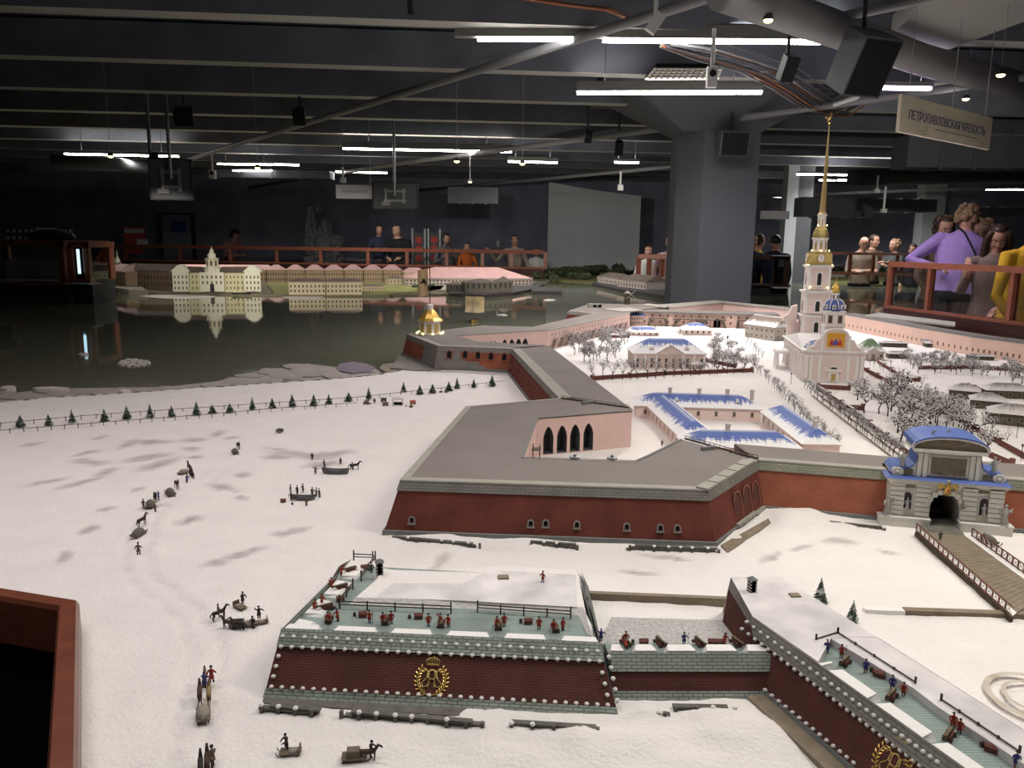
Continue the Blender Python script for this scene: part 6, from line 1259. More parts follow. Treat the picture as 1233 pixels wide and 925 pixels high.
def sign(c00, c10, d0, d1, hpx, label, txt, m, ink, wires, tw=.88, th=.3, tz=.1):
    a, c = Yp(*c00, d0), Yp(*c10, d1); z = (a.z + c.z) / 2; mid = (a + c) / 2; L = (V2(c) - V2(a)).length; H = hpx; t = thing('hanging_sign', label, 'sign', (mid.x, mid.y, z), yaw_of(a, c))
    b = MB(); b.box((0, 0, -H / 2), (L, .02, H)); b.build('board', m, t); text_mesh(txt, L * tw, H * th, ink, t, loc=(0.0, -.0105, -H * (.5 - tz)))
    for x in wires: b = MB(); b.tube([(x * L, 0, 0), (x * L, 0, ZC - z - .02)], .003, 4); b.build('wire', 'cable_g', t)
    return t, L, H
t, L, H = sign((1084, 117), (1194, 139.5), 5.0, 5.85, .215, 'cream hanging sign lettered with the fortress name above the cathedral', 'ПЕТРОПАВЛОВСКАЯ КРЕПОСТЬ', 'sign', 'ink', (-.42, .03, .42), tw=.84, th=.26, tz=.02)
b = MB(); b.box((.1 * L, -.011, -H * .74), (L * .5, .002, .003)); b.build('rule_line', 'ink', t)
b = MB(); b.T = Matrix.Translation((-.28 * L, -.0108, -H * .62)) @ Matrix.Rotation(PI / 2, 4, 'X')
for r_ in (.075, .055, .03): b.tube([(r_ * math.cos(PI * k / 10), r_ * math.sin(PI * k / 10), 0) for k in range(21)], .002, 4)
b.build('ornament', 'sign_orn', t)
for k in range(7): b = MB(); b.tube([(.24 * L + k * .045, -.0115, -H * .86), (.24 * L + k * .045 + .015, -.0115, -H * .81), (.24 * L + k * .045 + .03, -.0115, -H * .86)], .0025, 4); tag(b.build('flourish', 'sign_orn', t), kind='stuff')
sign((404.5, 224), (450.5, 221.5), 11.6, 11.6, .19, 'small white hanging sign over the river next to the monitor', 'ВАСИЛЬЕВСКИЙ ОСТРОВ', 'signw', 'ink2', (-.3, .4), tw=.66, th=.28, tz=.05)
t, L, H = sign((917, 254), (950, 254.5), 12.0, 12.0, .11, 'far white sign strip left of the cathedral tower', 'КРОНШТАДТ', 'signw', 'ink2', (-.3, .4), tw=.5, th=.2) if False else (None, 0, 0)
b = MB(); q = Yp(933, 259, 12); b.box(q, (.42, .03, .12)); tag(b.build('blank_sign', 'signw'), 'far blank white sign left of the cathedral tower', 'sign')
# monitors hung from the ceiling, seen from behind
def monitor(px, py, d, w_, h_, rz, label, pole=True):
    p = Yp(px, py, d); t = thing('hanging_monitor', label, 'monitor', p, rz)
    b = MB(); b.box((0, .03, 0), (w_, .04, h_)); b.build('back_panel', 'darkgrey', t); b = MB()
    for sx in (-1, 1): b.box((sx * w_ / 2, .02, 0), (.015, .06, h_ + .015))
    for sz in (-1, 1): b.box((0, .02, sz * h_ / 2), (w_ + .015, .06, .015))
    b.build('bezel', 'dark', t)
    for sz in (-.18, .18): b = MB(); b.box((0, -.005, sz * h_), (w_ * .5, .02, .03)); b.build('mount_bar', 'greymetal', t)
    for sx in (-.2, .2): b = MB(); b.box((sx * w_, -.01, 0), (.03, .03, h_ * .6)); b.build('mount_arm', 'greymetal', t)
    b = MB(); b.tube([(0, -.03, 0), (0, -.03, ZC - p.z)], .02, 8); b.build('pole', 'greymetal', t); b = MB(); b.box((-.2 * w_, -.012, -.3 * h_), (.12, .03, .05)); b.build('cable_box', 'cable_g', t); return t
monitor(475.5, 236, 11.4, .62, .36, 0, 'ceiling-hung monitor seen from behind beside the small white sign')
monitor(206, 216, 9.2, .44, .44, .35, 'ceiling-hung monitor bracket seen from behind at left'); monitor(186, 213, 9.6, .30, .52, -1.1, 'dark monitor seen edge-on at left'); 
# loudspeakers
def speaker(px, py, d, w_, h_, rz, label, m='darkgrey', tilt=.5):
    p = Yp(px, py, d); t = thing('loudspeaker', label, 'loudspeaker', p, rz); b = MB(); b.T = Matrix.Rotation(tilt, 4, 'X'); b.prism([(-w_ / 2, -w_ * .4), (w_ / 2, -w_ * .4), (w_ * .38, w_ * .4), (-w_ * .38, w_ * .4)], -h_ / 2, h_ / 2); b.build('cabinet', m, t)
    b = MB(); b.T = Matrix.Rotation(tilt, 4, 'X'); b.box((0, -w_ * .41, 0), (w_ * .9, .01, h_ * .92)); b.build('grille', 'black', t); b = MB(); b.tube([(0, 0, h_ * .4), (0, .02, max(.1, ZC - p.z))], .012, 6); b.build('bracket', 'dark', t); return t
speaker(1037, 75, 4.9, .27, .33, .35, 'near dark loudspeaker hanging under the thick duct'); speaker(880, 172, 8.5, .30, .24, .1, 'black loudspeaker fixed to the head of the grey column', tilt=.2); speaker(948, 82, 5.6, .1, .16, .3, 'small black loudspeaker by the cable tray', 'black'); speaker(708, 165, 9.5, .08, .12, .2, 'tiny black projector under the ceiling beam', 'black'); speaker(222, 140, 9.0, .2, .16, .2, 'black projector box above the left monitor', 'black'); speaker(361, 140, 8.8, .13, .16, 0, 'black dome projector left of the slanting pipe', 'black'); speaker(494, 5, 4.6, .03, .1, 0, 'tiny black microphone at the top edge', 'black')
speaker(745, 178, 9.9, .1, .16, 0, 'dark projector hanging left of the column', 'black')
# little white cameras and spotlights
def spot(px, py, d, label, h_=.13, drop=.3, lens=True, tilt=.0):
    p = Yp(px, py, d); t = thing('ceiling_camera', label, 'camera', p); b = MB(); b.T = Matrix.Rotation(tilt, 4, 'Y'); b.box((0, 0, 0), (.066, .05, h_)); b.build('body', 'white', t)
    if lens: b = MB(); b.T = Matrix.Translation((0, -.026, h_ * .15)) @ Matrix.Rotation(PI / 2, 4, 'X'); b.lathe([(.022, 0), (.022, .008), (.015, .009)], 12); b.build('lens', 'blk_gloss', t)
    b = MB(); b.tube([(0, 0, h_ * .4), (0, 0, drop)], .014, 8); b.build('stem', 'white', t); return t
spot(857, 93, 5.5, 'small white camera hanging under the long near ceiling light'); spot(789, 28, 5.1, 'tilted white bracket at the top edge', .12, .3, False, .6); spot(256, 210, 9.0, 'small white camera on a stem right of the left monitor', .09, .22); spot(747, 226, 10.5, 'white stem camera above the grey screen', .07, .2, False); spot(413, 217, 10.5, 'white stem above the small hanging sign', .06, .16, False); spot(1064, 254, 10.5, 'white hooked stem behind the sign to the right', .05, .3, False); spot(1056, 230, 11, 'second white stem near the far duct', .05, .2, False)
for (x, y, d, lab, aim) in ((550, 194, 7.6, 'round yellow spot lamp under the slanting pipe', (560, 345, .05, 120, 60)), (629, 197, 7.9, 'round yellow spot lamp by the short ceiling light', (700, 338, .05, 260, 60)), (566, 219, 12, 'small yellow spot lamp in the far ceiling', None), (133, 188, 7.6, 'small yellow spot lamp on the left ceiling light', (230, 345, .1, 170, 50)), (310, 202, 8.2, 'small yellow spot lamp beside the camera', (380, 345, .05, 170, 60)), (925, 24, 4.6, 'small yellow spot lamp near the top edge', (1010, 668, 0, 80, 40)), (1163, 119, 6.5, 'yellow spot lamp just above the cream sign', (1050, 330, .05, 150, 60)), (1205, 90, 5.2, 'bright spot lamp at the thick duct', (1000, 420, .2, 16, 40))):
    p = Yp(x, y, d); t = thing('spot_lamp', lab, 'spot lamp', p); b = MB(); b.lathe([(.02, .03), (.03, .0)], 10); b.build('shade', 'dark', t); b = MB(); b.ell((0, 0, -.002), (.026, .026, .014), 10, 6); b.build('bulb', 'bulb_y', t)
    if aim:
        ld = bpy.data.lights.new('beam', 'SPOT'); ld.energy = aim[3]; ld.spot_size = math.radians(aim[4]); ld.spot_blend = .7; ld.color = WARM; ld.shadow_soft_size = .03; lo = bpy.data.objects.new('beam', ld); COL.objects.link(lo); lo.parent = t; lo.location = (0, 0, -.04); lo.rotation_euler = (P(*aim[:3]) - p).to_track_quat('-Z', 'Y').to_euler()
    b = MB(); b.tube([(0, 0, .03), (0, 0, max(.08, ZC - p.z))], .002, 4); b.build('stem', 'cable_g', t)
# cable tray with bundles
ct = thing('cable_tray', 'wire cable tray with bundles of grey and orange cables by the column', 'cable tray', (0, 0, 0))
path = [(800, 52), (850, 62), (905, 78), (945, 92), (968, 108), (990, 121), (1012, 125), (1032, 114), (1046, 104)]
q = [P(x, y, 2.12 + .03 * math.sin(i)) for i, (x, y) in enumerate(path)]
random.seed(3)
for k in range(16):
    off = Vector((random.uniform(-.10, .10), random.uniform(-.12, .12), random.uniform(-.08, .02))); sag = random.uniform(0, .09)
    b = MB(); b.tube([p + off * (.4 if i in (0, 8) else 1) + Vector((0, 0, -sag * math.sin(PI * i / 8) * (i > 2))) for i, p in enumerate(q)], .008, 5); b.build('cable', random.choice(['cable_o', 'cable_g', 'cable_g', 'cable_k']), ct, smooth=True)
b = MB()
for dx in (-.12, .12):
    b.tube([p + Vector((dx, 0, .06)) for p in q[:6]], .005, 4)
for i in range(10):
    p = q[0].lerp(q[5], i / 9); b.bar(p + Vector((-.12, 0, .06)), p + Vector((.12, 0, .06)), .006, .006)
tag(b.build('tray_frame', 'cable_g', ct), kind='stuff')
b = MB(); b.tube([P(x, y, 2.2) for x, y in ((600, -6), (680, 6), (730, 12), (766, 26))], .012, 5); b.tube([P(x, y, 2.2) + Vector((.01, .02, .015)) for x, y in ((600, -8), (690, 8), (735, 13), (760, 25))], .01, 5); tag(b.build('orange_cable', 'cable_o'), 'orange cable pair drooping from the ceiling at the top edge', 'cable', kind='stuff')
b = MB(); b.tube([P(x, y, 1.95) for x, y in ((1005, 126), (1030, 118), (1050, 103))], .02, 6); tag(b.build('lit_hose', 'white'), 'pale hose lit violet below the cable tray', 'hose')
# ventilation grille
vg = thing('ceiling_vent', 'perforated pale ventilation grille left of the cable tray', 'vent', (0, 0, 0)); qv = [P(x, y, 2.12) for x, y in ((790, 81), (868, 81), (862, 97), (776, 97))]
b = MB(); b.prism(ccw(qv), 2.12, 2.15); b.build('backing', 'hole', vg)
for i in range(13): a, c = qv[0].lerp(qv[1], i / 12), qv[3].lerp(qv[2], i / 12); b = MB(); b.bar(a - Vector((0, 0, .006)), c - Vector((0, 0, .006)), .03, .006); b.build('slat', 'coping', vg)
for i in range(6): a, c = qv[0].lerp(qv[3], i / 5), qv[1].lerp(qv[2], i / 5); b = MB(); b.bar(a - Vector((0, 0, .012)), c - Vector((0, 0, .012)), .03, .006); b.build('slat', 'coping', vg)
# far ducts
for (x0, y0, x1, y1, d, lab, m) in ((962, 238, 1045, 262, 13, 'boxy grey air duct right of the spire base', 'duct'), (1040, 240, 1120, 256, 13.5, 'long blue-grey air duct before the white column', 'duct'), (540, 226, 600, 246, 14, 'dark square duct left of the grey screen', 'pipe_d'), (260, 205, 400, 216, 15, 'long dark duct over the left wall', 'pipe_d'), (1165, 250, 1240, 262, 13, 'dark duct at the right edge', 'pipe_d'), (40, 196, 190, 208, 14, 'dark long duct at the far left', 'pipe_d'), (1085, 165, 1240, 205, 9.5, 'broad dark duct beneath the cream sign', 'pipe_d')):
    a, c = Yp(x0, y0, d), Yp(x1, y1, d); b = MB(); b.box((a + c) / 2, (abs(c.x - a.x), .4, abs(a.z - c.z)), 0)
    for k in range(1, 4): b.box(((a.x + (c.x - a.x) * k / 4), (a.y + c.y) / 2, (a.z + c.z) / 2), (.04, .43, abs(a.z - c.z) + .03))
    tag(b.build('air_duct', m), lab, 'duct', kind=None)
# ================================================================ back wall fittings
def wallbox(x0, y0, x1, y1, d, name, label, cat, m, th=.04, parent=None):
    a, c = Yp(x0, y0, d), Yp(x1, y1, d); b = MB(); b.box((a + c) / 2, (abs(c.x - a.x), th, abs(a.z - c.z)))
    return b.build(name, m, parent) if parent else tag(b.build(name, m), label, cat)
d_ = 20.2; b = MB(); a, c = Yp(191, 256, d_), Yp(239, 352, d_); b.box((a + c) / 2, (c.x - a.x, .06, a.z - c.z)); dr = struct(b.build('door_1', 'dark')); b = MB(); b.box(((a.x + c.x) / 2, a.y - .04, (a.z + c.z) / 2), (c.x - a.x - .18, .04, a.z - c.z - .1)); b.build('door_leaf', 'wall', dr); b = MB(); q = Yp(215, 273, d_ - .1); b.box(q, (.34, .02, .24)); b.build('door_sign', 'blue_sign', dr)
RP = wallbox(148, 273, 175, 286, 19.5, 'red_poster', 'red and white patterned poster on the far left wall', 'poster', 'poster_r'); wallbox(150, 275.5, 173, 281, 19.4, 'ornament_band', None, None, 'poster_w', parent=RP); RS = wallbox(151, 286, 172, 306, 19.3, 'red_stand', 'red exhibit stand below the patterned poster', 'stand', 'poster_r'); wallbox(165, 288, 178, 296, 19.2, 'white_notice', None, None, 'poster_w', parent=RS)
wallbox(43, 274, 69, 292, 19, 'wall_poster', 'plain pale poster on the far left wall', 'poster', 'poster_w'); PP = [wallbox(6, 273, 42, 292, 19, 'tiled_poster', 'dark patterned poster at the far left edge', 'poster', 'pattern_d'), wallbox(70, 275, 88, 292, 19, 'tiled_poster', 'narrow dark patterned poster beside the pale poster', 'poster', 'pattern_d')]
for (x0, x1, n_) in ((6, 42, 5), (70, 88, 3)):
    for i in range(n_):
        for j in range(2):
            q = Yp(x0 + (x1 - x0) * (i + .5) / n_, 278 + 8.5 * j, 18.95); b = MB(); b.T = Matrix.Translation(q) @ Matrix.Rotation(PI / 2, 4, 'X') @ Matrix.Rotation(PI / 4, 4, 'Z'); b.lathe([(.05, 0), (.05, .01), (.03, .01), (.03, .02), (.005, .02)], 4); b.build('tile_motif', 'poster_w', PP[0 if x0 < 50 else 1])
# rocky dark relief sculpture
random.seed(21); b = MB(); a, c = Yp(367, 248, 18.5), Yp(411, 345, 18.5); w_, h_ = c.x - a.x, a.z - c.z
b.box((a.x + .05, 18.5, c.z + h_ * .42), (.05, .2, h_ * .84)); 
for k in range(170):
    u, v = random.random(), random.random(); hm = .62 + .38 * math.sin(PI * min(1, u + .18)); b.ell((a.x + w_ * u, 18.5 + random.uniform(-.1, .1), c.z + h_ * v * hm), (random.uniform(.05, .12), .12, random.uniform(.07, .16)), 6, 4)
tag(b.build('rock_relief', 'rock_relief'), 'dark craggy sculpted relief behind the railing', 'sculpture')
# lattice display frames behind the visitors
for (x0, x1) in ((497, 512), (516, 530)):
    t = thing('display_frame', 'grey display frame with red roundels ' + ('behind the bald visitor' if x0 < 500 else 'left of the bearded visitor'), 'display', Yp((x0 + x1) / 2, 322, 18)); w_ = Yp(x1, 300, 18).x - Yp(x0, 300, 18).x
    for sx in (-1, 1): b = MB(); b.box((sx * w_ / 2, 0, .35), (.04, .04, 1.0)); b.build('upright', 'greymetal', t)
    b = MB(); b.box((0, .03, .3), (w_, .02, .9)); b.build('back_board', 'duct', t)
    for k in range(4): b = MB(); b.T = Matrix.Translation((0, .01, .0 + .2 * k)) @ Matrix.Rotation(PI / 2, 4, 'X'); b.lathe([(.085, 0), (.085, .015)], 12); b.build('roundel', 'poster_r', t)
# ================================================================ railings with glass
def railing(label, a, c, zt, zb, posts, m='wood_red', w_=.06, name='glass_railing', base=None):
    """a, c = world xy ends; posts = fractions"""
    a, c = Vector((a[0], a[1], 0)), Vector((c[0], c[1], 0)); t = thing(name, label, 'railing', (0, 0, 0)); up = Vector((0, 0, 1))
    b = MB(); b.bar(a + up * zt, c + up * zt, w_, w_ * .8); b.build('top_rail', m, t); b = MB(); b.bar(a + up * zb, c + up * zb, w_, w_ * .8); b.build('bottom_rail', m, t)
    if base: b = MB(); b.bar(a + up * (zb - base / 2), c + up * (zb - base / 2), w_ * 1.6, base); b.build('base_board', 'wood_dk', t)
    for u in posts: p = a.lerp(c, u); b = MB(); b.bar(p + up * zb, p + up * zt, w_ * .8, w_ * .8); b.build('post', m, t)
    for u0, u1 in zip(posts, posts[1:]):
        p, q = a.lerp(c, u0), a.lerp(c, u1); b = MB(); b.face([p + up * zb, q + up * zb, q + up * zt, p + up * zt]); b.build('glass_pane', 'glass', t)
    return t
def at(px, d): p = Yp(px, 290, d); return Vector((p.x, p.y))
RA, RC = at(86, 18.0), at(657, 15.4)
fr_ = lambda px: None
def railfr(px, A_, C_):
    d = ray(px, 290); n = Vector((-(C_.y - A_.y), C_.x - A_.x)); k = A_.dot(n) / Vector((d.x, d.y)).dot(n); p = Vector((d.x, d.y)) * k; return (p - A_).dot(C_ - A_) / (C_ - A_).length_squared
railing('long reddish wooden glass railing across the far side of the water', RA, RC, .50, .18, [0] + [railfr(x, RA, RC) for x in (151, 217, 277, 333, 386, 443, 490, 538, 581, 616)] + [1], w_=.085, base=.12)
RA, RC = at(770, 13.2), at(822, 13.0); railing('short reddish glass railing left of the grey column', RA, RC, .48, .10, [0, .25, .55, 1], w_=.09, base=.15)
RA, RC = at(998, 14.2), at(1112, 13.6); railing('far wooden railing with leaning visitors right of the cathedral tower', RA, RC, .56, .22, [0, .25, .5, .75, 1], w_=.06)
RA, RC = at(1077, 7.0), at(1262, 5.45); railing('near reddish glass railing with the visitor in a lilac sweater', RA, RC, .545, .165, [0, railfr(1126, RA, RC), railfr(1228, RA, RC), 1], w_=.058, base=.07)
RNEAR = (RA, RC)
# table edges below: dark fascia under the near right railing
b = MB(); b.bar((RA.x - .05, RA.y, .05), (RC.x, RC.y, .05), .05, .1); tag(b.build('fascia', 'wood_dk'), 'dark red fascia board under the near railing', 'fascia')
# kiosks with dark frames
def kiosk(label, px0, px1, d, zt, zb, m, extra=None, depth=.6):
    a, c = at(px0, d), at(px1, d); t = thing('kiosk', label, 'kiosk', ((a.x + c.x) / 2, d, ZF)); w_ = c.x - a.x; k = .06
    b = MB(); b.box((0, depth / 2, 0), (w_, depth, zb - ZF), zb=True); b.build('cabinet', 'dark', t)
    for sx in (-1, 1):
        for y_ in (0, depth): b = MB(); b.box((sx * (w_ / 2 - k / 2), y_, (zt + zb) / 2 - ZF), (k, k, zt - zb)); b.build('post', m, t)
    for y_ in (0, depth): b = MB(); b.box((0, y_, zt - ZF), (w_ + .02, k, k)); b.build('top_rail', m, t)
    for sx in (-1, 1): b = MB(); b.box((sx * (w_ / 2 - k / 2), depth / 2, zt - ZF), (k, depth, k)); b.build('side_rail', m, t); b = MB(); b.box((sx * (w_ / 2 - k / 2), depth / 2, (zt + zb) / 2 - ZF), (.008, depth, zt - zb)); b.build('glass_side', 'glass', t)
    b = MB(); b.box((0, 0, (zt + zb) / 2 - ZF), (w_, .008, zt - zb)); b.build('glass_front', 'glass', t)
    b = MB(); b.box((0, -.02, zb - ZF), (w_ + .05, .12, .03)); b.build('sill', m, t); return t
kk = kiosk('dark glass-fronted booth with a wooden frame at the far left', -60, 77, 8.6, .62, .19, 'wood', depth=.9)
mat('cyan_glow', (.5, .8, .9), .4, emit=((.55, .85, 1), 1.6))
b = MB(); b.box((.1, .5, .32 - ZF), (.9, .03, .22)); b.build('inner_board', 'poster_w', kk); kk2 = kiosk('narrow side bay of the far left booth with a lit strip', 81, 107, 8.7, .61, .22, 'wood', depth=.5); b = MB(); b.box((.02, -.06, .43 - ZF), (.022, .02, .26)); b.build('light_strip', 'cyan_glow', kk2)
b = MB(); q = at(95, 8.55); b.box((q.x, q.y, .20), (.26, .25, .012)); tag(b.build('counter_flap', 'greymetal'), 'small grey counter flap below the lit strip', 'counter')
kiosk('dark glass booth right of the grey column', 903, 952, 11.5, .52, .12, 'wood_dk', depth=.5); b = MB(); q = at(941, 11.45); b.box((q.x, q.y - .1, .10), (.22, .2, .012)); tag(b.build('counter_flap', 'white'), 'white counter flap of the booth right of the column', 'counter'); b = MB(); q = at(941, 11.4); b.box((q.x, q.y - .05, .545), (.22, .2, .012)); tag(b.build('booth_shelf', 'signw'), 'pale shelf plate on the booth right of the column', 'shelf')
b = MB(); q = at(806, 12.6); b.box((q.x, q.y, .54), (.22, .22, .015)); tag(b.build('railing_shelf', 'signw'), 'pale shelf plate on the short railing left of the column', 'shelf')
b = MB(); q = Yp(15, 290, 8.3); b.ell((q.x - .05, 9.1, .68), (.26, .2, .09), 12, 6); tag(b.build('dark_jacket', 'black'), 'dark jacket lying on top of the far left booth', 'jacket')
# ================================================================ snowy trees
def tree_mesh(seed, spread=.5, n=150, trunk=.34, dens=1.0):
    random.seed(seed); b = MB(); tips = []
    def br(p, d, L, r, lvl):
        q = p + d * L; b.tube([p, (p + q) / 2 + Vector((random.uniform(-1, 1), random.uniform(-1, 1), 0)) * L * .08, q], [r, r * .8, r * .55], 4 if lvl < 2 else 3, 0, caps=False)
        if lvl >= 3: tips.append(q); return
        for k in range(3 if lvl < 2 else 2):
            a = random.random() * 2 * PI; dd = (d * .75 + Vector((math.cos(a), math.sin(a), random.uniform(-.1, .5))) * spread * 1.15).normalized(); br(p.lerp(q, random.uniform(.7, 1)), dd, L * random.uniform(.62, .82), r * .6, lvl + 1)
        tips.append(q)
    br(Vector((0, 0, 0)), Vector((random.uniform(-.06, .06), random.uniform(-.06, .06), 1)).normalized(), trunk, .022, 0)
    for k in range(n):
        q = random.choice(tips) + Vector((random.gauss(0, .06), random.gauss(0, .06), random.gauss(0, .05))); b.tet(q, random.uniform(.012, .026) * dens, random.choice((1, 1, 2)))
    zm = max(v.z for v in b.v)
    b.v = [v / zm for v in b.v]; return b.mesh('snowy_tree', ['bark', 'twigsnow', 'twigdark'])
BIG = [tree_mesh(i, .62, 210, .30, 1.15) for i in range(6)]; MID = [tree_mesh(40 + i, .42, 150, .42, 1.1) for i in range(5)]; THIN = [tree_mesh(20 + i, .38, 60, .42, .9) for i in range(5)]
def plant(me, px, py, h, lab, grp, wob=.15): 
    p = P(px, py); o = inst(me, 'snowy_tree', None, (p.x, p.y, -.004), random.random() * 6.28, h * random.uniform(1 - wob, 1 + wob)); tag(o, lab, 'tree', grp); return o
def scatter(poly, n, h, lab, grp, meshes=BIG, mind=5):
    xs = [p[0] for p in poly]; ys_ = [p[1] for p in poly]; got = []; tries = 0
    while len(got) < n and tries < 4000:
        tries += 1; x, y = random.uniform(min(xs), max(xs)), random.uniform(min(ys_), max(ys_))
        if not inside((x, y), poly) or any(abs(x - a) + 2 * abs(y - c) < mind for a, c in got): continue
        got.append((x, y)); plant(random.choice(meshes), x, y, h, lab, grp)
def row(a, c, n, h, lab, grp, meshes=THIN, j=1.5):
    for k in range(n): t = k / (n - 1); plant(random.choice(meshes), a[0] + (c[0] - a[0]) * t + random.uniform(-j, j), a[1] + (c[1] - a[1]) * t + random.uniform(-j, j) * .3, h, nth(k) + ' ' + lab, grp)
random.seed(31)
scatter([(672, 420), (700, 437), (752, 436), (757, 412), (742, 400), (715, 400), (690, 408)], 30, .10, 'bare snow-dusted tree in the garden left of the pink manor', 'garden trees left of the manor')
row((716, 459), (906, 449), 19, .105, 'tree from the left in the row before the low red manor wall', 'tree row before the manor', MID)
scatter([(852, 420), (862, 410), (900, 440), (904, 448), (858, 448)], 18, .095, 'snowy tree in the thicket right of the pink manor', 'thicket right of the manor')
for x, y in ((768, 404), (786, 402), (818, 405), (835, 400)): plant(random.choice(BIG), x, y, .07, 'lone small snowy tree in the yard behind the manor', 'lone yard trees behind the manor')
row((900, 413), (918, 432), 6, .075, 'tree from the far end in the short row left of the cathedral', 'short row left of the cathedral')
row((903, 438), (1007, 545), 38, .062, 'tree from the far end of the alley row beside the blue-roofed barracks', 'alley row beside the barracks', MID, j=2.5); row((968, 468), (1080, 553), 36, .066, 'tree from the cathedral end of the alley row along the red fence', 'alley row along the red fence', MID, j=2.5)
scatter([(1020, 482), (1050, 472), (1090, 484), (1130, 508), (1120, 540), (1098, 548), (1062, 520)], 17, .135, 'large bare snowy tree in the orchard between alley and gate', 'orchard trees before the gate', mind=15)
scatter([(1040, 476), (1060, 470), (1100, 478), (1160, 512), (1205, 550), (1180, 548), (1130, 520)], 20, .105, 'dense snowy tree along the fence behind the blue gate roof', 'dense trees behind the gate')
row((1046, 440), (1108, 466), 11, .06, 'small tree from the chapel along the red fence by the green chapel', 'trees by the green chapel fence'); scatter([(1072, 430), (1150, 433), (1160, 452), (1110, 452), (1095, 446)], 26, .085, 'snowy tree in the grove right of the green chapel', 'grove right of the green chapel')
scatter([(1150, 440), (1236, 446), (1240, 464), (1165, 460)], 20, .085, 'snowy tree in the grove at the right edge under the salmon wall', 'grove at the right edge'); row((1112, 477), (1160, 508), 6, .075, 'young tree from the left standing free left of the hut yard', 'free trees left of the hut yard', j=3); row((1150, 490), (1212, 536), 5, .075, 'young tree from the left between fence and hut yard', 'free trees before the hut yard', j=3)
# street lamps
b = MB(); b.tube([(0, 0, 0), (0, 0, .05)], .0012, 5); b.lathe([(.002, .05), (.0035, .053), (.0035, .058), (.001, .061)], 6); SL = b.mesh('street_lamp', 'dark')
for (x, y, l) in ((1125, 481, 'by the long red fence near the orchard'), (1186, 514, 'between the red fence and the hut yard'), (1224, 528, 'nearest the hut yard at the right edge'), (1229, 556, 'behind the right end of the gate wall'), (1072, 447, 'at the green chapel fence'), (952, 463, 'at the cathedral portico'), (1031, 520, 'in the middle of the alley')): tag(inst(SL, 'street_lamp', None, P(x, y)), 'thin black street lamp ' + l, 'street lamp', 'street lamps')
# ================================================================ firs
def fir_mesh(seed, snow=.3):
    random.seed(seed); b = MB(); b.tube([(0, 0, 0), (0, 0, .9)], [.03, .006], 5, 2)
    for k in range(9):
        z = .14 + .09 * k; r = .30 * (1 - (k / 9.6)) + .02; n = 11
        for j in range(n):
            a = 2 * PI * (j + random.random() * .6) / n; rr_ = r * random.uniform(.75, 1.1); tip = Vector((rr_ * math.cos(a), rr_ * math.sin(a), z - .07)); c = Vector((0, 0, z + .05)); s_ = Vector((-math.sin(a), math.cos(a), 0)) * r * .33; m_ = (c + tip) / 2
            mi = 1 if random.random() < snow else 0; b.face([c, m_ - s_, tip, m_ + s_], mi); b.face([c, m_ + s_ - Vector((0, 0, .03)), tip, m_ - s_ - Vector((0, 0, .03))], 0)
    b.lathe([(.03, .9), (.001, 1.0)], 5, 0); return b.mesh('fir_tree', ['fir', 'firsnow', 'bark'])
FIR = [fir_mesh(i, .45) for i in range(3)]; FIRD = [fir_mesh(i + 5, .12) for i in range(3)]
tag(inst(FIR[0], 'fir_tree', None, P(987, 726), 0, .054), 'larger snowy fir on the slope behind the slanting ravelin', 'tree'); tag(inst(FIR[1], 'fir_tree', None, P(1026, 748), 1, .043), 'smaller snowy fir on the slope behind the slanting ravelin', 'tree')
FX = [(-6, 518), (25, 514), (59, 513), (87, 509), (126, 508), (153, 505), (181, 503), (207, 502), (237, 500), (256, 498), (277, 497), (304, 494), (328, 492), (352, 490), (378, 489), (396, 487), (420, 483), (444, 481), (486, 473), (505.5, 475), (521, 473.5), (540.5, 471), (550.5, 468.5), (570.5, 467), (592.5, 465)]
random.seed(9)
for i, (x, y) in enumerate(FX): tag(inst(FIRD[i % 3], 'fir_tree', None, P(x, y), i, [k * random.choice((.042, .052, .036, .048)) for k in (1.4, 1.4, 1.1)]), nth(i) + ' dark fir from the left along the double rail fence on the snow', 'tree', 'fir row along the rail fence')
def longfence(label, pts, n, h=.014):
    q = [P(x, y) for x, y in pts]; t = thing('rail_fence', label, 'fence'); tot = sum((c - a).length for a, c in zip(q, q[1:]))
    for a, c in zip(q, q[1:]):
        b = MB(); b.bar(a + Vector((0, 0, h)), c + Vector((0, 0, h)), .0018, .002); b.build('rail', 'sledwood', t)
        k = max(1, int(n * (c - a).length / tot))
        for i in range(k): p = a.lerp(c, i / k); b = MB(); b.bar(p - Vector((0, 0, .004)), p + Vector((0, 0, h * 1.25)), .0022, .0022); b.build('post', 'sledwood', t)
longfence('long thin rail fence behind the fir row', [(-40, 518), (98, 505), (253, 494), (430, 482), (520, 472), (606, 462)], 44); longfence('nearer thin rail fence in front of the fir row', [(-40, 526), (110, 514), (225, 505), (340, 495), (430, 489)], 34)
b = MB(); q = P(337, 521); tag(inst(BUSH[1], 'bush', None, q, 0, .014), 'small dark blue-green bush alone on the snow', 'bush')
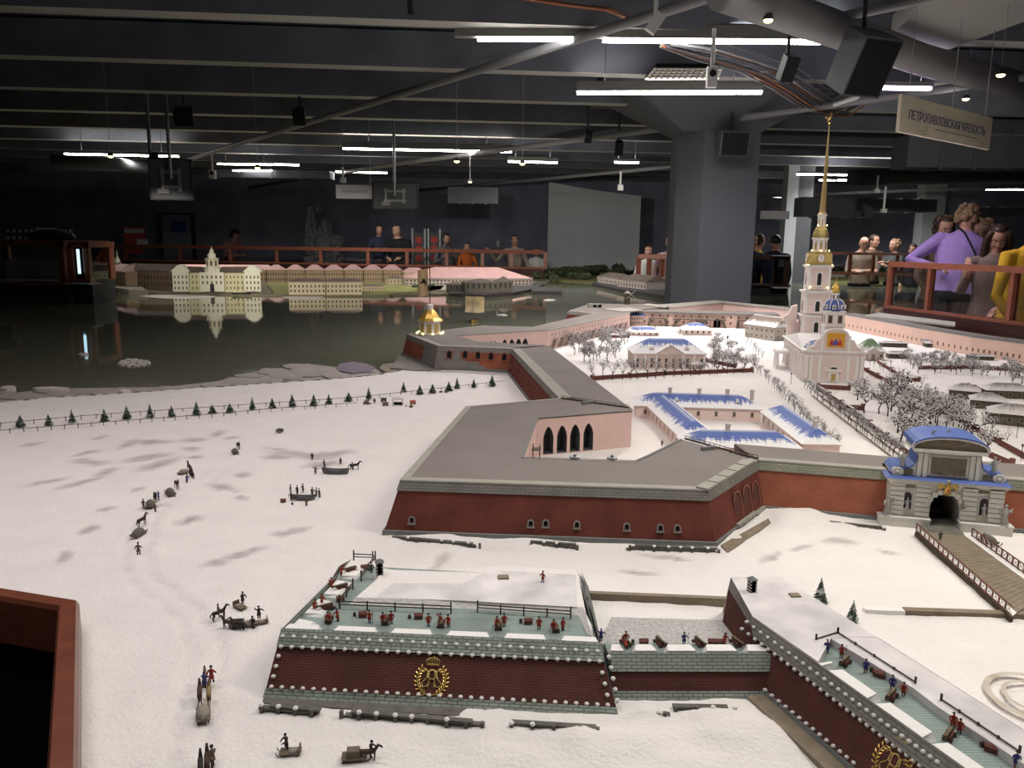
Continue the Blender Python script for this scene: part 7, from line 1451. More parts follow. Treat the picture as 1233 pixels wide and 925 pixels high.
# ================================================================ tiny figures, cannons, sleds (1:87)
_fc = {}
def fig_mesh(coat, hat='tricorn', pose='stand', legs='coat_d'):
    k = (coat, hat, pose, legs)
    if k in _fc: return _fc[k]
    b = MB(); lean = .003 if pose == 'bend' else 0
    for s_ in (-1, 1):
        st = .0012 if pose == 'walk' else 0
        b.tube([(s_ * .0014, s_ * st, 0), (s_ * .0014, s_ * st * .4, .005), (s_ * .0012, 0, .0095)], [.0009, .0010, .0014], 5, 1); b.box((s_ * .0014, s_ * st - .0007, .0004), (.0014, .0028, .0008), m=1)
    b.lathe([(.0034, .0055), (.0030, .0085), (.0022, .0112), (.0028, .0135), (.0029, .0155), (.0012, .0167), (.0009, .0172)], 8, 0, c=(0, -lean * .3, 0), sy=.72)
    hz = .0186; hc = (0, -lean * .6, hz); b.ell(hc, (.0013, .0014, .0017), 7, 5, 2); b.tube([(0, -.0012 - lean * .6, hz), (0, -.0018 - lean * .6, hz - .0003)], [.0004, .0002], 4, 2)
    arms = {'stand': (((-.0030, 0, .0150), (-.0042, -.0004, .0118), (-.0036, -.0018, .0092)), ((.0030, 0, .0150), (.0042, -.0004, .0118), (.0036, -.0018, .0092))),
            'walk': (((-.0030, 0, .0150), (-.0040, -.002, .0122), (-.0034, -.0042, .0108)), ((.0030, 0, .0150), (.0040, .0016, .0120), (.0038, .0024, .0096))),
            'bend': (((-.0030, -.001, .0148), (-.0040, -.0042, .0126), (-.0026, -.0068, .0108)), ((.0030, -.001, .0148), (.0040, -.0042, .0126), (.0026, -.0068, .0108))),
            'wave': (((-.0030, 0, .0150), (-.0055, -.0004, .0165), (-.0062, -.0010, .0200)), ((.0030, 0, .0150), (.0050, -.001, .0135), (.0070, -.0030, .0128))),
            'pole': (((-.0030, 0, .0150), (-.0042, -.0012, .0122), (-.0028, -.0036, .0120)), ((.0030, 0, .0150), (.0048, -.0010, .0140), (.0056, -.0020, .0120)))}[pose]
    for a in arms: b.tube(a, [.0011, .0010, .0007], 5, 0); b.ell(a[-1], .0008, 5, 4, 2)
    if pose == 'pole': b.tube([(.0060, -.0024, 0), (.0060, -.0024, .0225)], .0003, 4, 3)
    if hat == 'tricorn': b.lathe([(.0026, 0), (.0027, .0006), (.0014, .0010), (.0011, .0018), (.0004, .0021)], 3, 3, c=(hc[0], hc[1], hz + .0007), ph=PI / 6 - PI / 2)
    elif hat == 'fur': b.lathe([(.0016, 0), (.0018, .0008), (.0013, .0018), (.0004, .0021)], 7, 3, c=(hc[0], hc[1], hz + .0005))
    elif hat == 'scarf': b.ell((hc[0], hc[1] + .0003, hz + .0003), (.0016, .0017, .0018), 7, 5, 0)
    if coat == 'coat_b' and pose == 'cloak': pass
    _fc[k] = b.mesh('figurine', [coat, legs, 'flesh', 'hat'], smooth=False); return _fc[k]
def fig(px, py, z, coat, label, rz=0, hat='tricorn', pose='stand', legs='coat_d', sc=1.0, name='figurine', grp=None, fall=None):
    p = P(px, py, z); sc *= 1.22 if z < .006 and px < 500 else 1.05; o = inst(fig_mesh(coat, hat, pose, legs), name, None, p, rz, sc, rot=fall); return tag(o, label, 'figurine', grp)
def cannon_proto():
    t = thing('cannon', 'proto', 'cannon'); b = MB(); b.lathe([(.0004, -.001), (.0012, 0), (.0024, .0012), (.0024, .004), (.0020, .005), (.0020, .010), (.0016, .011), (.0014, .020), (.0019, .0205), (.0019, .0225), (.0010, .0226), (.0009, .018)], 10); br_ = b.build('barrel', 'bronze', t, smooth=True); br_.rotation_euler = (PI / 2 - .06, 0, 0); br_.location = (0, .009, .0068)
    b = MB()
    for s_ in (-1, 1): b.prism([(s_ * .0026 - .0006, -.006), (s_ * .0026 + .0006, -.006), (s_ * .0026 + .0006, .012), (s_ * .0026 - .0006, .012)], .0016, .0062, top=[(s_ * .0026 - .0006, -.006), (s_ * .0026 + .0006, -.006), (s_ * .0026 + .0006, .005), (s_ * .0026 - .0006, .005)])
    b.box((0, .003, .0022), (.006, .016, .0012)); tag(b.build('carriage', 'chest', t), kind='stuff')
    for sx in (-1, 1):
        for y_ in (-.004, .008): b = MB(); b.T = Matrix.Translation((sx * .0036, y_, .0022)) @ Matrix.Rotation(PI / 2, 4, 'Y'); b.lathe([(.0022, -.0006), (.0022, .0006)], 9); b.build('wheel', 'timber', t)
    return t
CAN = cannon_proto(); _used = [0]
def cannon(px, py, z, rz, label, sc=1.0):
    o = CAN if not _used[0] else copy_tree(CAN); _used[0] = 1; o.location = P(px, py, z); o.rotation_euler = (0, 0, rz); o.scale = (sc * 1.4,) * 3; tag(o, label, 'cannon', 'bronze cannons on the ravelins'); return o
def chest_proto():
    t = thing('powder_chest', 'proto', 'chest'); b = MB(); b.box((0, 0, 0), (.011, .0075, .0058), zb=True); b.build('body', 'chest', t); b = MB(); b.prism([(-.006, -.0042), (.006, -.0042), (.006, .0042), (-.006, .0042)], .0058, .0082, top=[(-.006, -.001), (.006, -.001), (.006, .001), (-.006, .001)]); b.build('lid', 'chest', t); b = MB(); b.box((0, -.004, .005), (.0018, .0006, .002)); b.build('clasp', 'bronze', t); return t
CHE = chest_proto(); _u2 = [0]
def chest(px, py, z, rz, label):
    o = CHE if not _u2[0] else copy_tree(CHE); _u2[0] = 1; o.location = P(px, py, z); o.rotation_euler = (0, 0, rz); o.scale = (1.25,) * 3; tag(o, label, 'chest', 'powder chests on the ravelins')
BAR = MB().lathe([(.0022, 0), (.0028, .0025), (.0028, .0045), (.0022, .007)], 9).mesh('barrel', 'barrel')
def barrel(px, py, z, label): tag(inst(BAR, 'water_barrel', None, P(px, py, z)), label, 'barrel', 'small barrels on the ravelins')
# -- crested ravelin, left flank
FL = 'on the left flank of the crested ravelin'
cannon(422, 690, ZP, 2.2 - PI, 'farthest bronze cannon ' + FL); fig(411, 694, ZP, 'coat_r', 'red-coated gunner beside the farthest cannon ' + FL, 1.2, pose='pole'); chest(439, 686, ZP, .4, 'dark red powder chest behind the farthest flank cannon')
cannon(411, 711, ZP, 2.2 - PI, 'middle bronze cannon ' + FL); fig(399, 709, ZP, 'coat_r', 'red-coated gunner beside the middle cannon ' + FL, 1.0, pose='wave'); chest(410, 724, ZP, .3, 'dark red powder chest between the left flank cannons')
cannon(393, 735, ZP, 2.2 - PI, 'nearest bronze cannon ' + FL); fig(379, 736, ZP, 'coat_r', 'left one of two gunners at the nearest left flank cannon', .8); fig(387, 729, ZP, 'coat_r', 'rear one of two gunners at the nearest left flank cannon', 2, pose='bend'); fig(447, 690, ZR - .003, 'coat_g', 'dark green sentry figurine in front of the sentry box on the crested ravelin', .2)
ordn = ['first', 'second', 'third', 'fourth', 'fifth']
for i, (cx_, cy_) in enumerate(((396, 749), (464, 751), (531, 754), (600, 757), (669, 760))):
    cannon(cx_, cy_, ZP, .05, ordn[i] + ' cannon from the left along the crested ravelin front')
for i, (x, y, po) in enumerate(((395, 752, 'stand'), (407, 748, 'bend'), (445, 750, 'pole'), (461, 752, 'bend'), (471, 751, 'stand'), (516, 754, 'stand'), (530, 754, 'wave'), (540, 755, 'bend'), (597.5, 757, 'bend'), (607, 754, 'stand'), (649, 758, 'walk'), (666.5, 761, 'bend'), (677.5, 759, 'stand'))):
    fig(x, y, ZP, 'coat_r', ['first', 'second', 'third', 'fourth', 'fifth', 'sixth', 'seventh', 'eighth', 'ninth', 'tenth', 'eleventh', 'twelfth', 'thirteenth'][i] + ' red-coated soldier from the left along the crested ravelin front', random.uniform(-.8, .8), pose=po, legs='coat_b' if i % 3 == 2 else 'coat_d', sc=1.05)
for i, (x, y) in enumerate(((437, 743), (504, 745), (636, 751))): chest(x, y, ZP, .05, ordn[i] + ' powder chest from the left by the crested ravelin rail')
for i, (x, y) in enumerate(((427, 742), (493, 745), (627, 750))): barrel(x, y, ZP, ordn[i] + ' dark barrel from the left by the crested ravelin rail')
fig(653.5, 701, ZR - .002, 'coat_r', 'lone red-coated officer walking on the snowy ravelin plateau', -.9, pose='walk', legs='coat_b'); fig(723.5, 772, ZM + .004, 'coat_b', 'blue-coated figurine with raised arm at the joint of ravelin and linking wall', .2, 'scarf', 'wave')
# -- linking wall
ZW = ZM - .012
for i, x in enumerate((754, 795, 842, 887)): cannon(x, 777.5, ZW, .35, ordn[i] + ' cannon from the left on the low linking wall')
fig(753.5, 775, ZW, 'coat_r', 'red-coated gunner standing at the first linking-wall cannon', 0); barrel(762, 775, ZW, 'dark barrel beside the first linking-wall cannon'); chest(775, 776, ZW, .05, 'powder chest between the first linking-wall cannons'); fig(823.5, 776, ZW, 'coat_b', 'blue-cloaked figurine standing alone on the linking wall', 0, pose='pole'); chest(858, 776, ZW, 0, 'left powder chest near the end of the linking wall'); chest(866, 776.5, ZW, .1, 'right powder chest near the end of the linking wall'); fig(872, 776.5, ZW, 'coat_r', 'red-coated gunner at the end of the linking wall', .3, pose='bend')
fig(755, 782, ZM + .003, 'coat_r', 'red figurine in white sprawled on the linking-wall parapet', 0, pose='wave', sc=.9, fall=(-.9, .2, .3))
# -- slanting ravelin
SR = ' on the slanting ravelin'
for i, (x, y) in enumerate(((1017, 801), (1073, 842), (1142, 890))): cannon(x, y, ZQP, -.75, ordn[i] + ' cannon from the sentry box' + SR)
for (x, y, c, lg, po, l) in ((995.5, 786, 'coat_b', 'coat_b', 'stand', 'blue-cloaked soldier at the fence corner'), (1013, 792, 'coat_r', 'coat_d', 'pole', 'red-coated gunner with a rammer at the first cannon'), (1042, 810, 'coat_b', 'coat_r', 'walk', 'blue-coated soldier with red breeches between the first two cannons'), (1074, 830, 'coat_b', 'coat_r', 'stand', 'blue-coated gunner at the second cannon'), (1087.5, 838, 'coat_r', 'coat_d', 'bend', 'red-coated gunner right of the second cannon'), (1147, 876, 'coat_r', 'coat_d', 'stand', 'left red-coated gunner at the third cannon'), (1155, 883, 'coat_r', 'coat_d', 'bend', 'right red-coated gunner at the third cannon'), (1223, 924, 'coat_b', 'coat_r', 'walk', 'blue-coated soldier at the lower right corner')):
    fig(x, y, ZQP, c, l + SR, -.5, pose=po, legs=lg, sc=1.0)
chest(1058, 815, ZQP, -.7, 'powder chest by the rail between the first slanting ravelin cannons'); chest(1193, 905, ZQP, -.7, 'powder chest near the lower right corner'); barrel(1182, 899, ZQP, 'barrel beside the lower right powder chest'); barrel(1049, 809, ZQP, 'barrel beside the chest by the slanting ravelin rail')
# ---- horses and sleds
_hc = {}
def horse_mesh(m):
    if m in _hc: return _hc[m]
    b = MB(); b.tube([(0, .0125, .0125), (0, .010, .0135), (0, .004, .0128), (0, -.004, .0130), (0, -.0085, .0140), (0, -.0105, .0150)], [.0012, .0030, .0032, .0032, .0030, .0016], 8)
    b.tube([(0, -.0085, .0145), (0, -.0120, .0190), (0, -.0135, .0215)], [.0026, .0019, .0014], 7); b.tube([(0, -.0128, .0218), (0, -.0165, .0205), (0, -.0190, .0182)], [.0013, .0014, .0009], 6)
    for s_ in (-1, 1):
        b.tube([(s_ * .0006, -.0125, .0225), (s_ * .0009, -.0122, .0242)], [.0006, .0001], 4)
        b.tube([(s_ * .0016, -.0085, .0125), (s_ * .0016, -.0088, .0066), (s_ * .0016, -.0082, .0012), (s_ * .0016, -.0090, 0)], [.0015, .0009, .0007, .0010], 5); b.tube([(s_ * .0016, .0095, .0125), (s_ * .0017, .0082, .0080), (s_ * .0016, .0105, .0050), (s_ * .0016, .0100, .0010), (s_ * .0016, .0092, 0)], [.0019, .0012, .0008, .0007, .0010], 5)
    b.tube([(0, .0128, .0135), (0, .0150, .0105), (0, .0152, .0055)], [.0009, .0011, .0003], 5, 1); b.tube([(0, -.0095, .0180), (0, -.0120, .0215)], [.0009, .0008], 4, 1)
    _hc[m] = b.mesh('horse', [m, 'horse_d'], smooth=True); return _hc[m]
def horse(px, py, rz, m, label, sc=1.0, grp=None): tag(inst(horse_mesh(m), 'toy_horse', None, P(px, py), rz, sc * 1.25), label, 'horse', grp)
def sled_proto(load, m):
    t = thing('sled', 'proto', 'sled')
    for s_ in (-1, 1): b = MB(); b.tube([(s_ * .005, .013, .0006), (s_ * .005, -.010, .0006), (s_ * .005, -.0145, .003), (s_ * .005, -.0155, .006)], .0006, 5); b.build('runner', 'timber', t)
    b = MB(); b.prism([(-.0058, -.010), (.0058, -.010), (.0058, .012), (-.0058, .012)], .0022, .0052, top=[(-.0068, -.0115), (.0068, -.0115), (.0068, .0135), (-.0068, .0135)]); b.build('body', 'sledwood', t)
    if load == 'hay': b = MB(); b.ell((0, .001, .006), (.0066, .0125, .0062), 9, 6); b.build('load', m, t)
    elif load == 'box': b = MB(); b.box((0, .002, .005), (.010, .014, .007), zb=True, taper=.9); b.build('load', m, t)
    elif load == 'open': b = MB(); b.box((0, .0115, .0072), (.0125, .0014, .009)); b.build('seat_back', m, t); b = MB(); b.ell((0, .004, .0055), (.0055, .006, .002), 8, 5); b.build('blanket', 'sacking', t)
    return t
SLP = {k: sled_proto(k[0], k[1]) for k in (('hay', 'sacking'), ('box', 'sledwood'), ('open', 'sledwood'), ('hay', 'timber_g'))}; _su = set()
def sled(px, py, rz, kind, label, sc=1.0):
    o = SLP[kind] if kind not in _su else copy_tree(SLP[kind]); _su.add(kind); o.location = P(px, py); o.rotation_euler = (0, 0, rz); o.scale = (sc * 1.3,) * 3; tag(o, label, 'sled', 'sleds on the snow')
CV = 'in the convoy winding over the left snow'
sled(283, 546, -2.6, ('hay', 'timber_g'), 'lone loaded sled at the head of the convoy, far up the snow', 1.1); horse(287, 541, -2.6 + PI, 'horse_d', 'dark horse drawing the lone sled at the convoy head')
sled(221, 571, 2.6 - PI / 2 * 0, ('hay', 'sacking'), 'pale humped sled second from the convoy head'); horse(228, 567, .6 + PI, 'horse_b', 'brown horse of the second convoy sled'); horse(232, 576, .5 + PI, 'horse_d', 'dark horse at the right side of the convoy'); fig(225, 581, 0, 'coat_b', 'blue-grey figurine kneeling beside the convoy path', 1, 'fur', 'bend', sc=1.0); fig(229, 573, 0, 'coat_d', 'dark driver figurine walking between the front convoy sleds', 2, 'fur', 'walk')
sled(205, 596, -2.5, ('hay', 'timber_g'), 'broad brown loaded sled in mid convoy', 1.25); horse(213, 588, -2.5 + PI, 'horse_b', 'brown horse before the broad mid-convoy sled'); sled(181, 610, -2.8, ('hay', 'timber_g'), 'dark high-loaded sled with three walkers', 1.2); horse(187, 603, -2.8 + PI, 'horse_d', 'dark horse before the high-loaded sled'); fig(173, 612, 0, 'coat_d', 'black walker left of the high-loaded sled', 2.5, 'fur', 'walk'); fig(191, 602, 0, 'coat_b', 'violet-blue walker ahead of the high-loaded sled', 2, 'scarf', 'wave'); fig(187, 616, 0, 'coat_t', 'brown walker right of the high-loaded sled', 2, 'fur', 'walk')
sled(167, 645, 3.0, ('hay', 'timber_g'), 'rear dark sled of the convoy', 1.2); horse(171, 633, 0 + 2.9 - 0, 'horse_d', 'dark horse of the rear convoy sled'); fig(167, 668, 0, 'coat_t', 'single walker following at the convoy tail', 3.1, 'fur', 'walk', sc=1.15)
# -- two boats being mended
def boat(px, py, rz, L, label):
    t = thing('rowing_boat', label, 'boat', P(px, py), rz); b = MB(); n = 9; ri = []
    for i in range(n): u = i / (n - 1) * 2 - 1; w_ = L * .17 * (1 - abs(u) ** 2.4) + .0004; h = L * (.15 + .08 * u * u); ri.append([(u * L / 2, -w_, h), (u * L * .45, -w_ * .6, L * .03), (u * L * .42, 0, 0.001), (u * L * .45, w_ * .6, L * .03), (u * L / 2, w_, h)])
    for A_, C_ in zip(ri, ri[1:]):
        for j in range(4): b.face([A_[j], A_[j + 1], C_[j + 1], C_[j]])
    b.build('hull', 'boatgrey', t)
    for k in (-.2, .05, .28): b = MB(); b.box((k * L, 0, L * .11), (L * .05, L * .28, .001)); b.build('thwart', 'sledwood', t)
    for s_ in (-1, 1): b = MB(); b.tube([(p[0 if s_ < 0 else 4]) for p in ri], .0007, 4); b.build('gunwale', 'timber', t)
boat(404, 571, -.05, .085, 'upper grey rowing boat lying on the snow with workers around'); boat(366, 602, .05, .066, 'lower grey rowing boat on the snow amid a crowd of workers')
for i, (x, y, c, po, l) in enumerate(((380, 571, 'coat_t', 'wave', 'worker left of the upper rowing boat'), (391, 563, 'coat_d', 'bend', 'dark worker behind the bow of the upper boat'), (410, 560, 'coat_d', 'stand', 'dark worker standing in the upper boat'), (425, 566, 'coat_t', 'bend', 'rider-like worker at the stern of the upper boat'), (376, 554, 'coat_d', 'stand', 'farthest dark figurine above the upper boat'), (350, 594, 'coat_t', 'stand', 'tall worker at the left of the lower boat'), (351, 603, 'coat_d', 'bend', 'stooping worker at the bow of the lower boat'), (358, 595, 'coat_d', 'stand', 'dark worker behind the lower boat bow'), (365, 593, 'coat_d', 'pole', 'worker with a pole behind the lower boat'), (376, 597, 'coat_t', 'bend', 'worker bending at the stern of the lower boat'), (381, 598, 'coat_t', 'walk', 'worker walking right of the lower boat'), (369, 609, 'coat_t', 'stand', 'worker in front of the lower boat'), (385, 599, 'coat_d', 'bend', 'last dark worker right of the lower boat'))): fig(x, y, 0, c, l, random.uniform(-2, 2), 'fur', po)
chest(341, 605, 0, .2, 'dark crate on the snow left of the lower boat'); barrel(352, 608, 0, 'keg on the snow before the lower boat'); horse(427, 566, 1.8, 'horse_d', 'dark horse standing right of the upper boat')
# -- market stalls by the firs
st_ = thing('market_stall', 'white awning stall with dark inside by the fir row', 'stall', P(479, 488)); b = MB(); b.box((0, .0, .03), (.045, .035, .002)); b.ell((0, 0, .03), (.026, .02, .006), 10, 5); b.build('awning', 'canvas', st_)
for sx in (-1, 1):
    for sy in (-1, 1): b = MB(); b.bar((sx * .02, sy * .015, 0), (sx * .02, sy * .015, .03), .0015, .0015); b.build('post', 'timber', st_)
b = MB(); b.box((0, .006, .006), (.036, .012, .012)); b.build('counter', 'hat', st_)
for (x, y, m_, l) in ((462, 484, 'fir', 'dark green covered cart by the market stall'), (464, 489, 'sledwood', 'brown covered cart in front of the green cart'), (497, 487, 'stovered', 'bright red-orange covered cart right of the market stall')):
    t = thing('covered_cart', l, 'cart', P(x, y), .2); b = MB(); b.box((0, 0, .005), (.024, .016, .008), zb=True); b.build('box', m_, t); b = MB(); b.prism([(-.013, -.009), (.013, -.009), (.013, .009), (-.013, .009)], .013, .018, top=[(-.013, -.003), (.013, -.003), (.013, .003), (-.013, .003)]); b.build('cover', m_, t)
    for sx in (-1, 1):
        for sy in (-1, 1): b = MB(); b.T = Matrix.Translation((sx * .008, sy * .009, .004)) @ Matrix.Rotation(PI / 2, 4, 'X'); b.lathe([(.004, -.0008), (.004, .0008)], 9); b.build('wheel', 'timber', t)
sled(442, 487, 1.2, ('box', 'sledwood'), 'small boxy sled left of the market stall'); fig(451, 486, 0, 'coat_d', 'dark figurine standing left of the market carts', 0, 'fur'); barrel(489, 490, 0, 'keg by the red-orange cart'); chest(495, 491, 0, 0, 'small crate before the red-orange cart'); tag(inst(BUSH[2], 'bush', None, P(531, 473), 0, .008), 'first low brown bush right of the fir pair', 'bush'); tag(inst(BUSH[3], 'bush', None, P(537, 473), 0, .008), 'second low brown bush right of the fir pair', 'bush')
# -- horse sleds left of the crested ravelin
sled(289, 733, .9, ('open', 'sledwood'), 'open armchair sled with a passenger, top of the horse-sled ring', .85); fig(292, 727, .004, 'coat_d', 'dark passenger seated in the open armchair sled', .9, 'fur', 'bend')
bt = thing('box_cart', 'grey open box cart in the middle of the horse-sled ring', 'cart', P(285, 756), .15); b = MB(); b.prism([(-.011, -.008), (.011, -.008), (.011, .008), (-.011, .008)], .003, .013, top=[(-.013, -.010), (.013, -.010), (.013, .010), (-.013, .010)]); b.build('box', 'boatgrey', bt); b = MB(); b.box((0, 0, .0135), (.021, .015, .001)); b.build('cover', 'hat', bt); b = MB()
for s_ in (-1, 1): b.bar((-.014, s_ * .007, .001), (.014, s_ * .007, .001), .0014, .0014)
tag(b.build('runners', 'timber', bt), kind='stuff')
horse(264, 746, 2.4, 'horse_d', 'dark horse at the left of the horse-sled ring', .9); fig(263, 741, .01, 'coat_t', 'rider figurine on the left dark horse of the ring', 2.2, 'tricorn', 'pole'); horse(276, 758, 1.3 + PI, 'horse_b', 'brown horse at the front of the horse-sled ring', .9); horse(287, 759, 1.4 + PI, 'horse_d', 'dark horse behind the brown front horse', .85)
sled(300, 755, 1.6, ('hay', 'sacking'), 'loaded sled at the front right of the horse-sled ring', .8); sled(313, 752, -1.2, ('open', 'sledwood'), 'open sled at the right of the horse-sled ring', .85); fig(312, 745, .005, 'coat_d', 'driver standing on the right open sled of the ring', .6, 'tricorn', 'wave'); fig(305, 757, 0, 'coat_d', 'dark figurine beside the front right sled of the ring', 0, 'fur', 'bend')
sled(245, 864, 3.5, ('hay', 'sacking'), 'big pale canvas-covered sled below the horse-sled ring', 1.15); horse(241, 843, 3.5, 'horse_b', 'chestnut left horse of the big canvas sled', .95); horse(252, 844, 3.5, 'horse_l', 'dun right horse of the big canvas sled', .95); horse(247, 824, 3.5, 'horse_l', 'pale leading horse of the big canvas sled', .85); fig(255, 822, 0, 'coat_r', 'dark red walker right of the leading horse', 3, 'fur', 'walk', sc=1.15); fig(246, 829, 0, 'coat_b', 'violet-grey driver behind the leading horse', 3, 'scarf', 'bend', sc=1.1)
horse(250, 926, 3.5, 'horse_b', 'brown horse at the bottom edge left', .95); fig(256, 922, 0, 'coat_t', 'brown figurine beside the bottom edge horse', 1, 'fur', 'walk', sc=1.2); horse(242, 931, 3.5, 'horse_d', 'dark horse at the bottom edge left', .9)
sled(349, 909, -1.5, ('open', 'sledwood'), 'dark sledge with curled seat near the bottom edge', .9); fig(346, 903, .004, 'coat_d', 'dark passenger in the curled-seat sledge', -1, 'fur', 'bend'); sled(428, 915, 1.7, ('box', 'sledwood'), 'flat tan box sledge near the bottom edge', 1.05); horse(443, 916, -1.5 + PI, 'horse_b', 'brown horse at the flat box sledge', .85); fig(446, 912, .002, 'coat_d', 'grey-clad rider by the flat box sledge', 1.6, 'fur', 'bend')
# -- gate traffic
fig(1132, 650, .013, 'coat_g', 'dark figurine standing in the middle of the bridge', 0, 'tricorn'); sled(1190, 655, .4, ('hay', 'timber_g'), 'brown loaded sled leaving the bridge at the right rail', 1.4); fig(1183, 652, .012, 'coat_t', 'brown figurine at the right bridge rail', .5, 'fur', 'bend'); fig(797, 537, 0, 'coat_t', 'brown figurine in the court by the bastion roof', 0, 'fur', 'bend'); fig(876, 409, 0, 'coat_d', 'tiny dark figurine alone in the far yard', 0, 'fur', sc=1.6); fig(1011, 690, 0, 'coat_d', 'x', 0) if False else None
# ================================================================ visitors
dm('pskin', (.48, .27, .2), .6); dm('pskin_d', (.42, .22, .16), .6); dm('lilac', (.36, .24, .56), .85, noise=(20, .12)); dm('hair_bl', (.34, .21, .125), .6, noise=(60, .6)); dm('hair_br', (.05, .028, .02), .45, noise=(60, .5)); dm('hair_k', (.014, .011, .010), .45); dm('cl_black', (.012, .013, .017), .85); dm('cl_navy', (.02, .025, .05), .85); dm('cl_grey', (.10, .105, .115), .85); dm('cl_beige', (.36, .29, .23), .85); dm('cl_white', (.6, .58, .56), .85); dm('cl_orange', (.55, .13, .02), .85); dm('cl_yellow', (.55, .31, .02), .85); dm('cl_pink', (.26, .13, .14), .85); dm('cl_taupe', (.17, .12, .11), .85); dm('beanie', (.33, .33, .34), .9, bump=(80, .6)); dm('eye_w', (.6, .58, .56), .4); dm('eye_d', (.02, .015, .012), .3); dm('lips', (.4, .13, .11), .5); dm('cl_brown', (.11, .07, .05), .85); dm('glasses', (.01, .01, .01), .3)
def head_geo(b, R):
    """b.T set to the head frame: origin at head centre, facing -y"""
    b.lathe([(.030, -.108), (.048, -.098), (.058, -.075), (.066, -.045), (.071, -.01), (.074, .03), (.071, .06), (.058, .088), (.036, .105), (.01, .111)], 18, sy=1.18)
    b.tube([(0, -.078, .012), (0, -.094, -.018), (0, -.098, -.030), (0, -.080, -.038)], [.007, .011, .014, .009], 8)
    b.ell((0, -.066, -.086), (.026, .022, .018), 8, 6); b.tube([(-.038, -.072, .026), (0, -.084, .028), (.038, -.072, .026)], [.008, .009, .008], 6)
    for s_ in (-1, 1): b.ell((s_ * .076, .006, -.008), (.010, .022, .032), 8, 6); b.ell((s_ * .036, -.060, -.030), (.022, .020, .022), 8, 6)
def hand_geo(b, w, d, up, s=1.0):
    """palm at w pointing along d; five separate fingers, slightly curled towards -up"""
    d = d.normalized(); side = d.cross(up).normalized(); up = side.cross(d)
    pc = w + d * .045 * s; b.tube([w, w + d * .03 * s, w + d * .085 * s], [.024 * s, .036 * s, .034 * s], 8)
    for k, L in enumerate((.070, .080, .074, .058)):
        o = w + d * .08 * s + side * (k - 1.5) * .019 * s; p1 = o + d * L * .45 * s - up * .006 * s; p2 = o + d * L * .8 * s - up * .026 * s; p3 = o + d * L * .95 * s - up * .046 * s; b.tube([o - d * .02 * s, o, p1, p2, p3], [.0095 * s, .0095 * s, .0088 * s, .008 * s, .007 * s], 7)
    o = w + d * .03 * s - side * .03 * s; b.tube([o, o - side * .028 * s + d * .022 * s, o - side * .036 * s + d * .055 * s - up * .01 * s], [.013 * s, .011 * s, .009 * s], 7)
